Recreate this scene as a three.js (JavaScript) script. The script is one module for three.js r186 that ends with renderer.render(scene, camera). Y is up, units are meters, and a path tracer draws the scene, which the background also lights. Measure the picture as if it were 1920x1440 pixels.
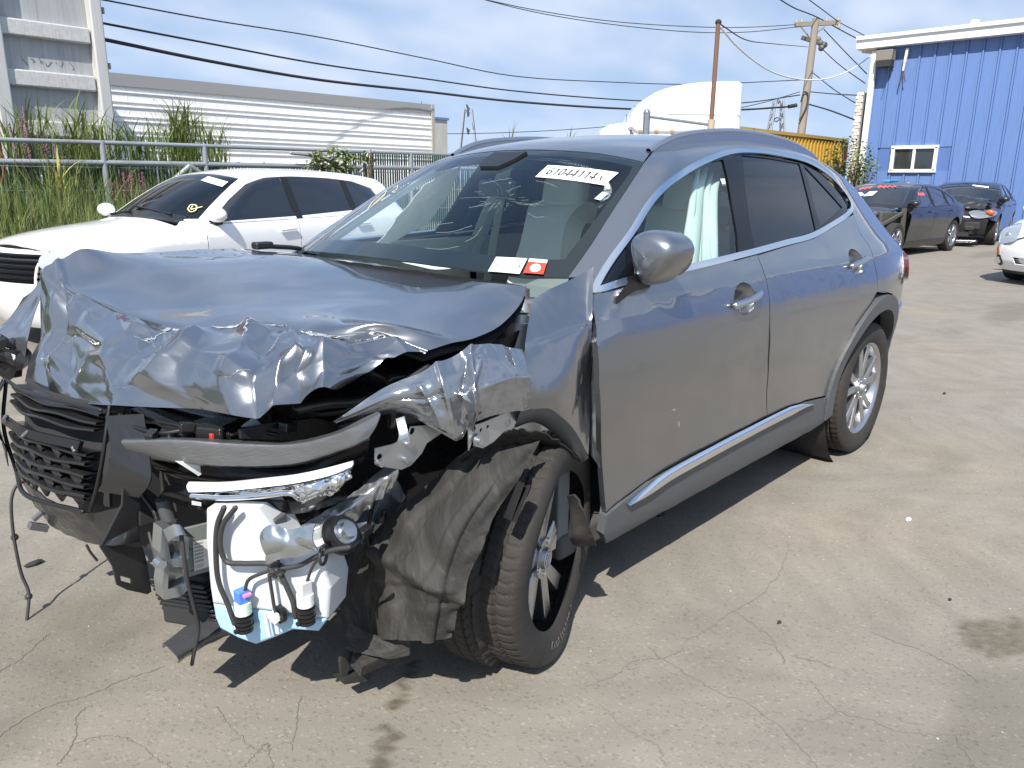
import * as THREE from 'three';
import { mergeGeometries, mergeVertices, toCreasedNormals } from 'three/addons/utils/BufferGeometryUtils.js';
import { RoundedBoxGeometry } from 'three/addons/geometries/RoundedBoxGeometry.js';
import { FontLoader } from 'three/addons/loaders/FontLoader.js';
import { TextGeometry } from 'three/addons/geometries/TextGeometry.js';
import { createNoise3D } from 'simplex-noise';

// ---------- camera, sky, sun, exposure ----------
const scene = new THREE.Scene();
const camera = new THREE.PerspectiveCamera(53.10, 4 / 3, 0.05, 900);
camera.position.set(-1.394, 1.411, 2.234);
camera.rotation.set(-0.2590, -0.8216, 0.0089, 'YXZ');
const renderer = new THREE.WebGLRenderer({ antialias: true });
renderer.setSize(1024, 768);
renderer.toneMapping = THREE.LinearToneMapping;
renderer.toneMappingExposure = 1.38;
renderer.shadowMap.enabled = true;
renderer.shadowMap.type = THREE.PCFSoftShadowMap;

let seed = 7;
function rnd() { seed = (seed + 0x6D2B79F5) | 0; let t = Math.imul(seed ^ (seed >>> 15), 1 | seed); t = (t + Math.imul(t ^ (t >>> 7), 61 | t)) ^ t; return ((t ^ (t >>> 14)) >>> 0) / 4294967296; }
const rr = (a, b) => a + (b - a) * rnd();
const noise3 = createNoise3D(rnd);
const fbm = (x, y, z, o = 4) => { let s = 0, a = 1, n = 0; for (let i = 0; i < o; i++) { s += a * noise3(x, y, z); n += a; a *= .5; x *= 2.03; y *= 2.03; z *= 2.03; } return s / n; };
const clamp = (v, a = 0, b = 1) => Math.min(b, Math.max(a, v));
const lerp = (a, b, t) => a + (b - a) * t;
const sstep = (a, b, v) => { const t = clamp((v - a) / (b - a)); return t * t * (3 - 2 * t); };

const sunDir = new THREE.Vector3(-.72, 1, .33).normalize();
{ // daylight with thin high cloud
  const W = 1024, H = 512, d = new Float32Array(W * H * 4), v = new THREE.Vector3();
  for (let j = 0; j < H; j++) for (let i = 0; i < W; i++) {
    const el = (j + .5) / H * Math.PI - Math.PI / 2, az = (i + .5) / W * 2 * Math.PI;
    v.set(Math.cos(el) * Math.cos(az - Math.PI), Math.sin(el), Math.cos(el) * Math.sin(az - Math.PI));
    const up = Math.max(0, v.y), h = Math.pow(1 - up, 3.2);
    let r = lerp(.16, .42, h), g = lerp(.28, .55, h), b = lerp(.505, .75, h);
    const k = 1 / (up + .16), cx = v.x * k, cz = v.z * k;
    let c = fbm(cx * .55 + 3, cz * .9 + .25 * cx, 2, 5) * .6 + fbm(cx * 1.6, cz * 3.1, 7, 4) * .25 + .12;
    c = sstep(-.2, .65, c) * .76 * sstep(.0, .09, up);
    r = lerp(r, .62, c); g = lerp(g, .675, c); b = lerp(b, .78, c);
    const s = Math.max(0, v.dot(sunDir)), gl = .5 * Math.pow(s, 24) + .25 * Math.pow(s, 5);
    r += gl * .8; g += gl * .8; b += gl * .75;
    if (v.y < 0) { r = .27; g = .26; b = .24; }
    const o = (j * W + i) * 4; d[o] = r; d[o + 1] = g; d[o + 2] = b; d[o + 3] = 1;
  }
  const t = new THREE.DataTexture(d, W, H, THREE.RGBAFormat, THREE.FloatType);
  t.mapping = THREE.EquirectangularReflectionMapping; t.magFilter = t.minFilter = THREE.LinearFilter; t.needsUpdate = true;
  scene.background = t; scene.environment = t;
}
const sun = new THREE.DirectionalLight(new THREE.Color(1, .945, .86), 5);
sun.position.copy(sunDir).multiplyScalar(60); sun.target.position.set(4, 0, -4);
sun.castShadow = true; sun.shadow.mapSize.set(4096, 4096); sun.shadow.radius = 1;
Object.assign(sun.shadow.camera, { left: -45, right: 45, top: 45, bottom: -45, near: 1, far: 160 });
scene.add(sun, sun.target);


// ---------- helpers ----------
const V = (x, y, z) => new THREE.Vector3(x, y, z);
const vv = a => a.isVector3 ? a.clone() : new THREE.Vector3(a[0], a[1], a[2]);
const used = {};
const numbered = n => { const k = used[n] = (used[n] ?? -1) + 1; return k ? n + '_' + String(k).padStart(3, '0') : n; };
function part(name, geo, mat, parent) {
  const m = new THREE.Mesh(geo, mat); m.name = name; m.castShadow = m.receiveShadow = true; parent.add(m); return m;
}
function tag(o, label, category, group, kind) { o.userData.label = label; o.userData.category = category; if (group) o.userData.group = group; if (kind) o.userData.kind = kind; return o; }
function thing(name, label, category, pos = [0, 0, 0], turn = 0, group) {
  const o = new THREE.Group(); o.name = numbered(name); o.position.set(...pos); o.rotation.y = turn; scene.add(o);
  return tag(o, label, category, group);
}
function solo(name, geo, mat, label, category, group) { const m = part(numbered(name), geo, mat, scene); return tag(m, label, category, group); }
function structure(name, geo, mat, label) { const m = part(numbered(name), geo, mat, scene); m.userData.kind = 'structure'; m.userData.label = label; return m; }
function copy(o, label) { const c = o.clone(); c.name = numbered(o.name.replace(/_\d{3}$/, '')); c.userData = { ...o.userData }; if (label) c.userData.label = label; scene.add(c); return c; }

function catmull(pts, n, closed = false) {
  const c = new THREE.CatmullRomCurve3(pts.map(vv), closed, 'centripetal'); return c.getPoints(n);
}
function geoFrom(pos, idx, uv, nor) {
  const g = new THREE.BufferGeometry();
  g.setAttribute('position', new THREE.Float32BufferAttribute(pos, 3));
  g.setAttribute('uv', new THREE.Float32BufferAttribute(uv ?? new Array(pos.length / 3 * 2).fill(0), 2));
  g.setIndex(idx);
  if (nor) g.setAttribute('normal', new THREE.Float32BufferAttribute(nor, 3)); else g.computeVertexNormals();
  return g;
}
function clean(g) { g = g.index ? g.toNonIndexed() : g; for (const k of Object.keys(g.attributes)) if (!['position', 'normal', 'uv'].includes(k)) g.deleteAttribute(k); if (!g.attributes.uv) g.setAttribute('uv', new THREE.Float32BufferAttribute(new Array(g.attributes.position.count * 2).fill(0), 2)); if (!g.attributes.normal) g.computeVertexNormals(); return g; }
const merge = list => mergeGeometries(list.map(clean));
function tube(pts, r, seg = 0, rad = 8, closed = false) {
  const p = pts.map(vv), c = new THREE.CatmullRomCurve3(p, closed, 'centripetal');
  const ends = closed ? [] : [0, 1].map(t => { const s = new THREE.SphereGeometry(r * .99, rad, 4); const q = c.getPoint(t); s.translate(q.x, q.y, q.z); return s; });
  return merge([new THREE.TubeGeometry(c, seg || Math.max(4, p.length * 6), r, rad, closed), ...ends]);
}
function bar(a, b, r, rad = 8, r2 = r) { // straight round bar
  a = vv(a); b = vv(b); const L = a.distanceTo(b), g = new THREE.CylinderGeometry(r2, r, L, rad);
  const q = new THREE.Quaternion().setFromUnitVectors(V(0, 1, 0), b.clone().sub(a).normalize());
  g.applyQuaternion(q); g.translate((a.x + b.x) / 2, (a.y + b.y) / 2, (a.z + b.z) / 2); return g;
}
function beam(a, b, w, h, roll = 0, bev = 0) { // square bar
  a = vv(a); b = vv(b); const L = a.distanceTo(b);
  const g = bev ? new RoundedBoxGeometry(w, h, L, 2, bev) : new THREE.BoxGeometry(w, h, L);
  const d = b.clone().sub(a).normalize(), m = new THREE.Matrix4();
  let up = V(0, 1, 0); if (Math.abs(d.y) > .98) up = V(1, 0, 0);
  const x = up.clone().cross(d).normalize(), y = d.clone().cross(x);
  m.makeBasis(x, y, d); if (roll) g.rotateZ(roll);
  g.applyMatrix4(m); g.translate((a.x + b.x) / 2, (a.y + b.y) / 2, (a.z + b.z) / 2); return g;
}
function box(w, h, d, x = 0, y = 0, z = 0, bev = 0, ry = 0, rz = 0, rx = 0) {
  const g = bev ? new RoundedBoxGeometry(w, h, d, 3, bev) : new THREE.BoxGeometry(w, h, d);
  if (rx) g.rotateX(rx); if (rz) g.rotateZ(rz); if (ry) g.rotateY(ry); g.translate(x, y, z); return g;
}
const cyl = (r1, r2, h, n = 20) => new THREE.CylinderGeometry(r1, r2, h, n);

// control-point sheet: rows of 3D points, smoothed both ways, with crumples along the normal
function sheet(rows, { nu = 30, nv = 30, crumple = null, thick = 0, flat = false } = {}) {
  const R = rows.map(r => new THREE.CatmullRomCurve3(r.map(vv), false, 'centripetal').getPoints(nu));
  const P = [];
  for (let i = 0; i <= nu; i++) {
    const c = new THREE.CatmullRomCurve3(R.map(r => r[i]), false, 'centripetal'); P.push(c.getPoints(nv));
  }
  const at = (i, j) => P[clamp(i, 0, nu)][clamp(j, 0, nv)];
  const nrm = (i, j) => at(i + 1, j).clone().sub(at(i - 1, j)).cross(at(i, j + 1).clone().sub(at(i, j - 1))).normalize();
  const Q = []; for (let i = 0; i <= nu; i++) { Q.push([]); for (let j = 0; j <= nv; j++) { const q = at(i, j).clone(); if (crumple) q.addScaledVector(nrm(i, j), crumple(i / nu, j / nv, q)); Q[i].push(q); } }
  const pos = [], uv = [], idx = [];
  for (let i = 0; i <= nu; i++) for (let j = 0; j <= nv; j++) { const q = Q[i][j]; pos.push(q.x, q.y, q.z); uv.push(i / nu, j / nv); }
  const id = (i, j) => i * (nv + 1) + j;
  for (let i = 0; i < nu; i++) for (let j = 0; j < nv; j++) idx.push(id(i, j), id(i + 1, j), id(i + 1, j + 1), id(i, j), id(i + 1, j + 1), id(i, j + 1));
  let g = geoFrom(pos, idx, uv);
  if (thick) g = thicken(g, thick);
  return g;
}
function thicken(g, t) { // give a sheet a back face and an edge
  const p = g.attributes.position, n = g.attributes.normal, N = p.count, pos = [...p.array], uv = [...g.attributes.uv.array], nor = [...n.array], idx = [...g.index.array];
  for (let i = 0; i < N; i++) { pos.push(p.getX(i) - n.getX(i) * t, p.getY(i) - n.getY(i) * t, p.getZ(i) - n.getZ(i) * t); nor.push(-n.getX(i), -n.getY(i), -n.getZ(i)); }
  uv.push(...g.attributes.uv.array);
  const ed = new Map(), f = g.index.array, out = [...idx];
  for (let i = 0; i < f.length; i += 3) { out.push(f[i] + N, f[i + 2] + N, f[i + 1] + N); for (let k = 0; k < 3; k++) { const a = f[i + k], b = f[i + (k + 1) % 3], key = a < b ? a + '_' + b : b + '_' + a; if (ed.has(key)) ed.set(key, null); else ed.set(key, [a, b]); } }
  for (const e of ed.values()) if (e) { const [a, b] = e, s = pos.length / 3; for (const k of [a, b, b + N, a + N]) { pos.push(pos[k * 3], pos[k * 3 + 1], pos[k * 3 + 2]); uv.push(uv[k * 2], uv[k * 2 + 1]); } const A = V(pos[s * 3], pos[s * 3 + 1], pos[s * 3 + 2]), B = V(pos[s * 3 + 3], pos[s * 3 + 4], pos[s * 3 + 5]), D = V(pos[s * 3 + 9], pos[s * 3 + 10], pos[s * 3 + 11]); const nn = D.sub(A).cross(B.sub(A)).normalize(); for (let k = 0; k < 4; k++) nor.push(nn.x, nn.y, nn.z); out.push(s, s + 3, s + 2, s, s + 2, s + 1); }
  return geoFrom(pos, out, uv, nor);
}
// flat outline with thickness, given as 3D points roughly in a plane (kept as they are)
function plate(pts, t, { holes = [], bev = 0, smooth = 0 } = {}) {
  let P = pts.map(vv); if (smooth) P = catmull(P, smooth, true).slice(0, -1);
  const c = P.reduce((a, b) => a.add(b), V(0, 0, 0)).divideScalar(P.length), n = V(0, 0, 0);
  for (let i = 0; i < P.length; i++) n.add(P[i].clone().sub(c).cross(P[(i + 1) % P.length].clone().sub(c))); n.normalize();
  let u = Math.abs(n.y) < .9 ? V(0, 1, 0).cross(n).normalize() : V(1, 0, 0).cross(n).normalize(); const w = n.clone().cross(u);
  const to = q => new THREE.Vector2(q.clone().sub(c).dot(u), q.clone().sub(c).dot(w));
  const s = new THREE.Shape(P.map(to)); for (const h of holes) { if (h.r) { const q = to(vv(h.c)); const hp = new THREE.Path(); hp.absarc(q.x, q.y, h.r, 0, 2 * Math.PI, true); s.holes.push(hp); } else s.holes.push(new THREE.Path(h.map(q => to(vv(q))))); }
  const g = new THREE.ExtrudeGeometry(s, { depth: t, bevelEnabled: bev > 0, bevelThickness: bev, bevelSize: bev, bevelOffset: -bev, bevelSegments: bev > .01 ? 4 : 2, curveSegments: 8 });
  g.applyMatrix4(new THREE.Matrix4().makeBasis(u, w, n)); g.translate(c.x - n.x * t / 2, c.y - n.y * t / 2, c.z - n.z * t / 2);
  return g;
}
function planarUV(g, s) { const p = g.attributes.position, u = g.attributes.uv; for (let i = 0; i < p.count; i++) u.setXY(i, (p.getX(i) * .6 + p.getZ(i) * .8) * s, p.getY(i) * s); return g; }
// bumpy lump through an outline (bags, boots, covers): displace a geometry with noise
function roughen(g, a, f, o = 3, s = 0) { const p = g.attributes.position, n = g.attributes.normal; for (let i = 0; i < p.count; i++) { const d = a * fbm(p.getX(i) * f + s, p.getY(i) * f, p.getZ(i) * f + s, o); p.setXYZ(i, p.getX(i) + n.getX(i) * d, p.getY(i) + n.getY(i) * d, p.getZ(i) + n.getZ(i) * d); } g.computeVertexNormals(); return g; }
const smoothGeo = g => { let q = g.clone(); q.deleteAttribute('normal'); q.deleteAttribute('uv'); q = mergeVertices(q, 1e-4); q.computeVertexNormals(); q.setAttribute('uv', new THREE.Float32BufferAttribute(new Array(q.attributes.position.count * 2).fill(0), 2)); return q; };

// ---------- car body surface: one smooth implicit shell, panels draped over it ----------
function pchip(tab) {
  const n = tab.length, x = tab.map(t => t[0]), y = tab.map(t => t[1]), h = [], d = [], m = new Array(n).fill(0);
  for (let i = 0; i < n - 1; i++) { h.push(x[i + 1] - x[i]); d.push((y[i + 1] - y[i]) / h[i]); }
  for (let i = 1; i < n - 1; i++) if (d[i - 1] * d[i] > 0) { const a = 2 * h[i] + h[i - 1], b = h[i] + 2 * h[i - 1]; m[i] = (a + b) / (a / d[i - 1] + b / d[i]); }
  m[0] = d[0]; m[n - 1] = d[n - 2];
  return t => {
    if (t <= x[0]) return y[0] + m[0] * (t - x[0]); if (t >= x[n - 1]) return y[n - 1] + m[n - 1] * (t - x[n - 1]);
    let i = 0; while (x[i + 1] < t) i++; const s = (t - x[i]) / h[i];
    return y[i] * (1 + 2 * s) * (1 - s) ** 2 + h[i] * m[i] * s * (1 - s) ** 2 + y[i + 1] * s * s * (3 - 2 * s) + h[i] * m[i + 1] * s * s * (s - 1);
  };
}
const smax = (a, b, k) => { const h = Math.max(k - Math.abs(a - b), 0) / k; return Math.max(a, b) + h * h * k * .25; };
function carShell(T) {
  const zy = pchip(T.zy), plan = pchip(T.plan), gh = pchip(T.gh), prof = pchip(T.prof), rear = pchip(T.rear), front = T.front ? pchip(T.front) : null, belt = T.belt ?? 1.05;
  const F = (x, y, z) => {
    z = Math.abs(z);
    const g1 = z - (zy(y) + plan(x) + Math.max(0, y - belt) * gh(x) * 1.6), g2 = y - (prof(x - T.wc * z * z) - T.crown * z * z), g3 = x - (rear(y) - T.rc * z * z);
    let f = smax(smax(g1, g2, T.k), g3, T.k);
    if (front) f = smax(f, (front(y) + T.fc * z * z) - x, T.k);
    return f;
  };
  const solve = (o, d) => { let a = 0, b = 4; for (let i = 0; i < 34; i++) { const m = (a + b) / 2; if (F(o.x + d.x * m, o.y + d.y * m, o.z + d.z * m) > 0) b = m; else a = m; } return o.clone().addScaledVector(d, a); };
  const at = (x, y) => solve(V(x, y, 0), V(0, 0, 1));      // side
  const top = (x, z) => solve(V(x, .3, z), V(0, 1, 0));
  const back = (y, z) => solve(V(2, y, z), V(1, 0, 0));
  const nose = (y, z) => solve(V(1, y, z), V(-1, 0, 0));
  const N = q => { const e = 2e-3; return V(F(q.x + e, q.y, q.z) - F(q.x - e, q.y, q.z), F(q.x, q.y + e, q.z) - F(q.x, q.y - e, q.z), F(q.x, q.y, q.z + e) - F(q.x, q.y, q.z - e)).normalize(); };
  // frame of a projection direction: 'side' angle 0, 'top' angle 90, or 'back' / 'nose'
  const frame = a => {
    if (a === 'back') return { d: V(1, 0, 0), u: V(0, 0, -1), v: V(0, 1, 0), o: V(2, 0, 0) };
    if (a === 'nose') return { d: V(-1, 0, 0), u: V(0, 0, 1), v: V(0, 1, 0), o: V(1, 0, 0) };
    const t = a * Math.PI / 180; return { d: V(0, Math.sin(t), Math.cos(t)), u: V(1, 0, 0), v: V(0, Math.cos(t), -Math.sin(t)), o: V(0, 0, 0) };
  };
  // drape an outline over the shell; extra(q, n) may add relief
  function drape(poly, a = 0, { holes = [], cell = .05, off = 0, rim = .012, smooth = 0, inset = 0, relief = null, mirror = false } = {}) {
    const f = frame(a), uvOf = q => [q.dot(f.u), q.dot(f.v)];
    const prep = (P, s) => { let L = P.map(vv); if (s) L = catmull(L, s, true).slice(0, -1); return L.map(uvOf); };
    let out = prep(poly, smooth), hs = holes.map(h => prep(h.pts ?? h, h.smooth ?? 0));
    const area = P => P.reduce((s, p, i) => { const q = P[(i + 1) % P.length]; return s + p[0] * q[1] - q[0] * p[1]; }, 0);
    if (area(out) < 0) out.reverse(); hs.forEach(h => { if (area(h) > 0) h.reverse(); });
    const ins = (P, d) => d ? P.map((p, i) => { const A = P[(i + P.length - 1) % P.length], B = P[(i + 1) % P.length]; let tx = B[0] - A[0], ty = B[1] - A[1]; const l = Math.hypot(tx, ty) || 1; return [p[0] - ty / l * d, p[1] + tx / l * d]; }) : P;
    out = ins(out, inset); hs = hs.map(h => ins(h, inset));
    const v2 = P => P.map(p => new THREE.Vector2(p[0], p[1])), all = [...out, ...hs.flat()], tri = THREE.ShapeUtils.triangulateShape(v2(out), hs.map(v2));
    const key = new Map(), pts = [], idx = [];
    const vid = (x, y) => { const k = Math.round(x * 2e4) + '_' + Math.round(y * 2e4); let i = key.get(k); if (i === undefined) { i = pts.length; pts.push([x, y]); key.set(k, i); } return i; };
    const clip = (P, ax, s, c) => { const r = []; for (let i = 0; i < P.length; i++) { const A = P[i], B = P[(i + 1) % P.length], da = s * (A[ax] - c), db = s * (B[ax] - c); if (da >= 0) r.push(A); if (da * db < 0) { const t = da / (da - db); const q = [A[0] + (B[0] - A[0]) * t, A[1] + (B[1] - A[1]) * t]; q[ax] = c; r.push(q); } } return r; };
    for (const t of tri) {
      const P = t.map(i => all[i]), x0 = Math.floor(Math.min(...P.map(p => p[0])) / cell), x1 = Math.ceil(Math.max(...P.map(p => p[0])) / cell), y0 = Math.floor(Math.min(...P.map(p => p[1])) / cell), y1 = Math.ceil(Math.max(...P.map(p => p[1])) / cell);
      for (let i = x0; i < x1; i++) {
        let S = clip(clip(P, 0, 1, i * cell), 0, -1, (i + 1) * cell); if (S.length < 3) continue;
        for (let j = y0; j < y1; j++) { const Q = clip(clip(S, 1, 1, j * cell), 1, -1, (j + 1) * cell); if (Q.length < 3) continue; const ids = Q.map(q => vid(q[0], q[1])); for (let k = 1; k < ids.length - 1; k++) { const A = ids[0], B = ids[k], C = ids[k + 1]; if (A !== B && B !== C && A !== C) idx.push(A, B, C); } }
      }
    }
    const pos = [], nor = [], uv = [], ed = new Map();
    const P3 = pts.map(([x, y]) => { const o = f.o.clone().addScaledVector(f.u, x).addScaledVector(f.v, y); const q = solve(o, f.d), n = N(q); let dd = off; if (relief) dd += relief(q, n); q.addScaledVector(n, dd); return [q, n]; });
    if (relief) { // normals of the relieved surface
      const acc = P3.map(() => V(0, 0, 0)); for (let i = 0; i < idx.length; i += 3) { const [A, B, C] = [idx[i], idx[i + 1], idx[i + 2]]; const n = P3[B][0].clone().sub(P3[A][0]).cross(P3[C][0].clone().sub(P3[A][0])); for (const k of [A, B, C]) acc[k].add(n); }
      acc.forEach((n, i) => { if (n.lengthSq() > 1e-16) { n.normalize(); if (n.dot(P3[i][1]) < 0) n.negate(); P3[i][1] = n; } });
    }
    P3.forEach(([q, n], i) => { pos.push(q.x, q.y, q.z); nor.push(n.x, n.y, n.z); uv.push(pts[i][0], pts[i][1]); });
    const tris = [...idx];
    if (rim) {
      for (let i = 0; i < idx.length; i += 3) for (let k = 0; k < 3; k++) { const A = idx[i + k], B = idx[i + (k + 1) % 3], kk = A < B ? A + '_' + B : B + '_' + A; ed.set(kk, ed.has(kk) ? null : [A, B]); }
      for (const e of ed.values()) if (e) {
        const [A, B] = e, s = pos.length / 3, qa = P3[A], qb = P3[B], T = qb[0].clone().sub(qa[0]).cross(qa[1]).normalize();
        for (const [q, w] of [[qa, 0], [qb, 0], [qb, 1], [qa, 1]]) { const c = q[0].clone().addScaledVector(q[1], -rim * w); pos.push(c.x, c.y, c.z); nor.push(T.x, T.y, T.z); uv.push(0, 0); }
        tris.push(s, s + 2, s + 1, s, s + 3, s + 2);
      }
    }
    const g = geoFrom(pos, tris, uv, nor); return mirror ? flip(g) : g;
  }
  return { F, at, top, back, nose, N, drape, solve };
}
function flip(g) { // mirror image across the car's centre plane
  g = g.clone(); const p = g.attributes.position, n = g.attributes.normal; for (let i = 0; i < p.count; i++) { p.setZ(i, -p.getZ(i)); n.setZ(i, -n.getZ(i)); }
  if (g.index) { const x = g.index; for (let i = 0; i < x.count; i += 3) { const a = x.getX(i + 1); x.setX(i + 1, x.getX(i + 2)); x.setX(i + 2, a); } } else { for (const k of Object.keys(g.attributes)) { const A = g.attributes[k], s = A.itemSize, r = A.array; for (let i = 0; i < A.count; i += 3) for (let c = 0; c < s; c++) { const t = r[(i + 1) * s + c]; r[(i + 1) * s + c] = r[(i + 2) * s + c]; r[(i + 2) * s + c] = t; } } }
  return g;
}
// a strip of given width following points on the shell (trim, seams, cracks)
function ribbon(pts, w, nOf, h = .002) {
  const P = pts.map(vv), pos = [], idx = [];
  P.forEach((q, i) => { const t = P[Math.min(i + 1, P.length - 1)].clone().sub(P[Math.max(i - 1, 0)]).normalize(), n = nOf(q), s = t.clone().cross(n).normalize(), W = typeof w === 'function' ? w(i / (P.length - 1)) : w; for (const [a, b] of [[-1, 0], [-.55, 1], [.55, 1], [1, 0]]) { const r = q.clone().addScaledVector(s, a * W / 2).addScaledVector(n, b * h); pos.push(r.x, r.y, r.z); } });
  for (let i = 0; i < P.length - 1; i++) for (let k = 0; k < 3; k++) { const a = i * 4 + k; idx.push(a, a + 4, a + 5, a, a + 5, a + 1); }
  return geoFrom(pos, idx);
}

// ---------- textures and materials ----------
function tex(w, h, fn, { srgb = false, rep = null } = {}) {
  const d = new Uint8Array(w * h * 4); for (let j = 0; j < h; j++) for (let i = 0; i < w; i++) { const c = fn(i / w, j / h, i, j), o = (j * w + i) * 4; d[o] = clamp(c[0]) * 255; d[o + 1] = clamp(c[1]) * 255; d[o + 2] = clamp(c[2]) * 255; d[o + 3] = c.length > 3 ? clamp(c[3]) * 255 : 255; }
  const t = new THREE.DataTexture(d, w, h, THREE.RGBAFormat); t.wrapS = t.wrapT = THREE.RepeatWrapping; t.magFilter = THREE.LinearFilter; t.minFilter = THREE.LinearMipmapLinearFilter; t.generateMipmaps = true; if (srgb) t.colorSpace = THREE.SRGBColorSpace; if (rep) t.repeat.set(...rep); t.needsUpdate = true; return t;
}
function canvasTex(w, h, draw) { const c = document.createElement('canvas'); c.width = w; c.height = h; draw(c.getContext('2d'), w, h); const t = new THREE.CanvasTexture(c); t.colorSpace = THREE.SRGBColorSpace; t.anisotropy = 8; return t; }
const tileNoise = (u, v, f, s, o = 4) => { const a = 2 * Math.PI; let t = 0, am = 1, n = 0; for (let i = 0; i < o; i++) { const R = f / a; t += am * noise3(Math.cos(u * a) * R + s + Math.cos(v * a) * R * .73, Math.sin(u * a) * R + Math.sin(v * a) * R * .73 + s, Math.cos(v * a + 1) * R + Math.sin(u * a + 2) * R * .5); n += am; am *= .5; f *= 2; } return t / n; };
const C3 = (r, g, b) => new THREE.Color().setRGB(r, g, b);
const std = (r, g, b, rough = .6, metal = 0, x = {}) => new THREE.MeshStandardMaterial({ color: C3(r, g, b), roughness: rough, metalness: metal, side: THREE.DoubleSide, ...x });
const phy = (r, g, b, rough, metal, x = {}) => new THREE.MeshPhysicalMaterial({ color: C3(r, g, b), roughness: rough, metalness: metal, side: THREE.DoubleSide, ...x });
const grit = tex(512, 512, (u, v) => { const n = .5 + .5 * tileNoise(u, v, 24, 3, 4); return [n, n, n]; });
const dusty = tex(512, 512, (u, v) => { const n = .5 + .6 * tileNoise(u, v, 5, 9, 6), m = .9 + .12 * tileNoise(u, v, 40, 5, 2); const k = clamp(n) * m; return [.72 + .28 * k, .72 + .28 * k, .71 + .27 * k]; });
const smudge = tex(512, 512, (u, v) => { const n = .5 + .5 * tileNoise(u, v, 6, 21, 6); return [n, n * .5 + .25, n]; });
const grime = tex(1024, 1024, (u, v) => { const a = tileNoise(u, v, 4, 31, 6), b = tileNoise(u, v, 22, 37, 4), c = tileNoise(u, v, 60, 41, 2); let k = .34 + .30 * sstep(-.1, .55, a) + .22 * sstep(.1, .6, b) + .10 * c; return [k, k * .985, k * .95]; });
const M = {
  paint: phy(.240, .252, .272, .285, .88, { clearcoat: 1, clearcoatRoughness: .02 }),
  paintWhite: phy(.80, .81, .82, .42, 0, { clearcoat: 1, clearcoatRoughness: .03 }),
  paintBlack: phy(.008, .009, .012, .35, .1, { clearcoat: 1, clearcoatRoughness: .03 }),
  chrome: phy(.80, .81, .83, .10, 1),
  satin: std(.55, .57, .60, .28, 1),
  steel: std(.50, .52, .54, .36, .9),
  galv: std(.42, .45, .46, .42, .85, { roughnessMap: smudge }),
  glassClear: phy(.82, .95, .92, 0, 0, { transmission: 1, thickness: 0, ior: 1.5 }),
  glassTint: phy(.022, .028, .034, 0, 0, { transmission: .9, thickness: 0, ior: 1.52 }),
  glassDark: phy(.012, .014, .017, .02, 0, { clearcoat: 1, clearcoatRoughness: .01 }),
  blackGloss: phy(.004, .004, .005, .14, 0, { specularIntensity: .5 }),
  blackPl: std(.018, .018, .019, .5, 0, { roughnessMap: smudge }),
  blackSat: std(.012, .012, .013, .38),
  cladding: std(.085, .09, .096, .5),
  greyPl: std(.10, .105, .112, .5),
  dark: std(.028, .028, .030, .8),
  rubber: std(.026, .024, .022, .82),
  fabric: std(.36, .36, .33, .92),
  fabricDark: std(.03, .032, .036, .9),
  white: std(.78, .79, .78, .5),
  bag: phy(.74, .78, .76, .9, 0, { transmission: .35, thickness: 0 }),
  paper: std(.82, .84, .82, .85),
};


// ---------- ground ----------
const asphalt = (() => {
  const N = 2048, col = new Uint8Array(N * N * 4), hgt = new Uint8Array(N * N * 4), base = new Float32Array(N * N), tone = new Float32Array(N * N);
  for (let j = 0; j < N; j++) for (let i = 0; i < N; i++) { const n = tileNoise(i / N, j / N, 9, 2, 3); tone[j * N + i] = n; base[j * N + i] = .5; }
  for (let k = 0; k < 52000; k++) { // stones of the aggregate
    const cx = rnd() * N, cy = rnd() * N, r = 1.4 + 5.2 * rnd() ** 2.2, c = rnd(), ang = rnd() * 3.14, sq = .55 + .45 * rnd(), R = Math.ceil(r), dark = rnd() < .38, v = dark ? -.18 - .26 * c : .06 + .42 * c * c, ca = Math.cos(ang), sa = Math.sin(ang);
    for (let y = -R; y <= R; y++) for (let x = -R; x <= R; x++) { const u = x * ca + y * sa, w = (-x * sa + y * ca) / sq, d = (u * u + w * w) / (r * r); if (d < 1) { const o = ((Math.floor(cy + y) + N) % N) * N + (Math.floor(cx + x) + N) % N; base[o] = lerp(base[o], .5 + v * (1 - d * .4), .75); } }
  }
  for (let o = 0; o < N * N; o++) {
    const b = base[o], t = tone[o], f = (rnd() - .5) * .10, L = .79 + (b - .5) * .23 + t * .05 + f * .6;
    col[o * 4] = clamp(L * 1.0) * 255; col[o * 4 + 1] = clamp(L * .985) * 255; col[o * 4 + 2] = clamp(L * .955) * 255; col[o * 4 + 3] = 255;
    const h = clamp(.5 + (b - .5) * .9 + f * .8) * 255; hgt[o * 4] = hgt[o * 4 + 1] = hgt[o * 4 + 2] = h; hgt[o * 4 + 3] = 255;
  }
  const mk = (d, s) => { const t = new THREE.DataTexture(d, N, N, THREE.RGBAFormat); t.wrapS = t.wrapT = THREE.RepeatWrapping; t.magFilter = THREE.LinearFilter; t.minFilter = THREE.LinearMipmapLinearFilter; t.generateMipmaps = true; if (s) t.colorSpace = THREE.SRGBColorSpace; t.needsUpdate = true; return t; };
  return new THREE.MeshStandardMaterial({ map: mk(col, true), bumpMap: mk(hgt), bumpScale: .0025, roughness: .93, vertexColors: true, side: THREE.DoubleSide });
})();
const blob = (x, z, cx, cz, rx, rz, s = 0) => { const n = fbm(x * 9 + s, z * 9, s, 3) * .35; return sstep(1.1, .8, Math.hypot((x - cx) / rx, (z - cz) / rz) + n); };
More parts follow.
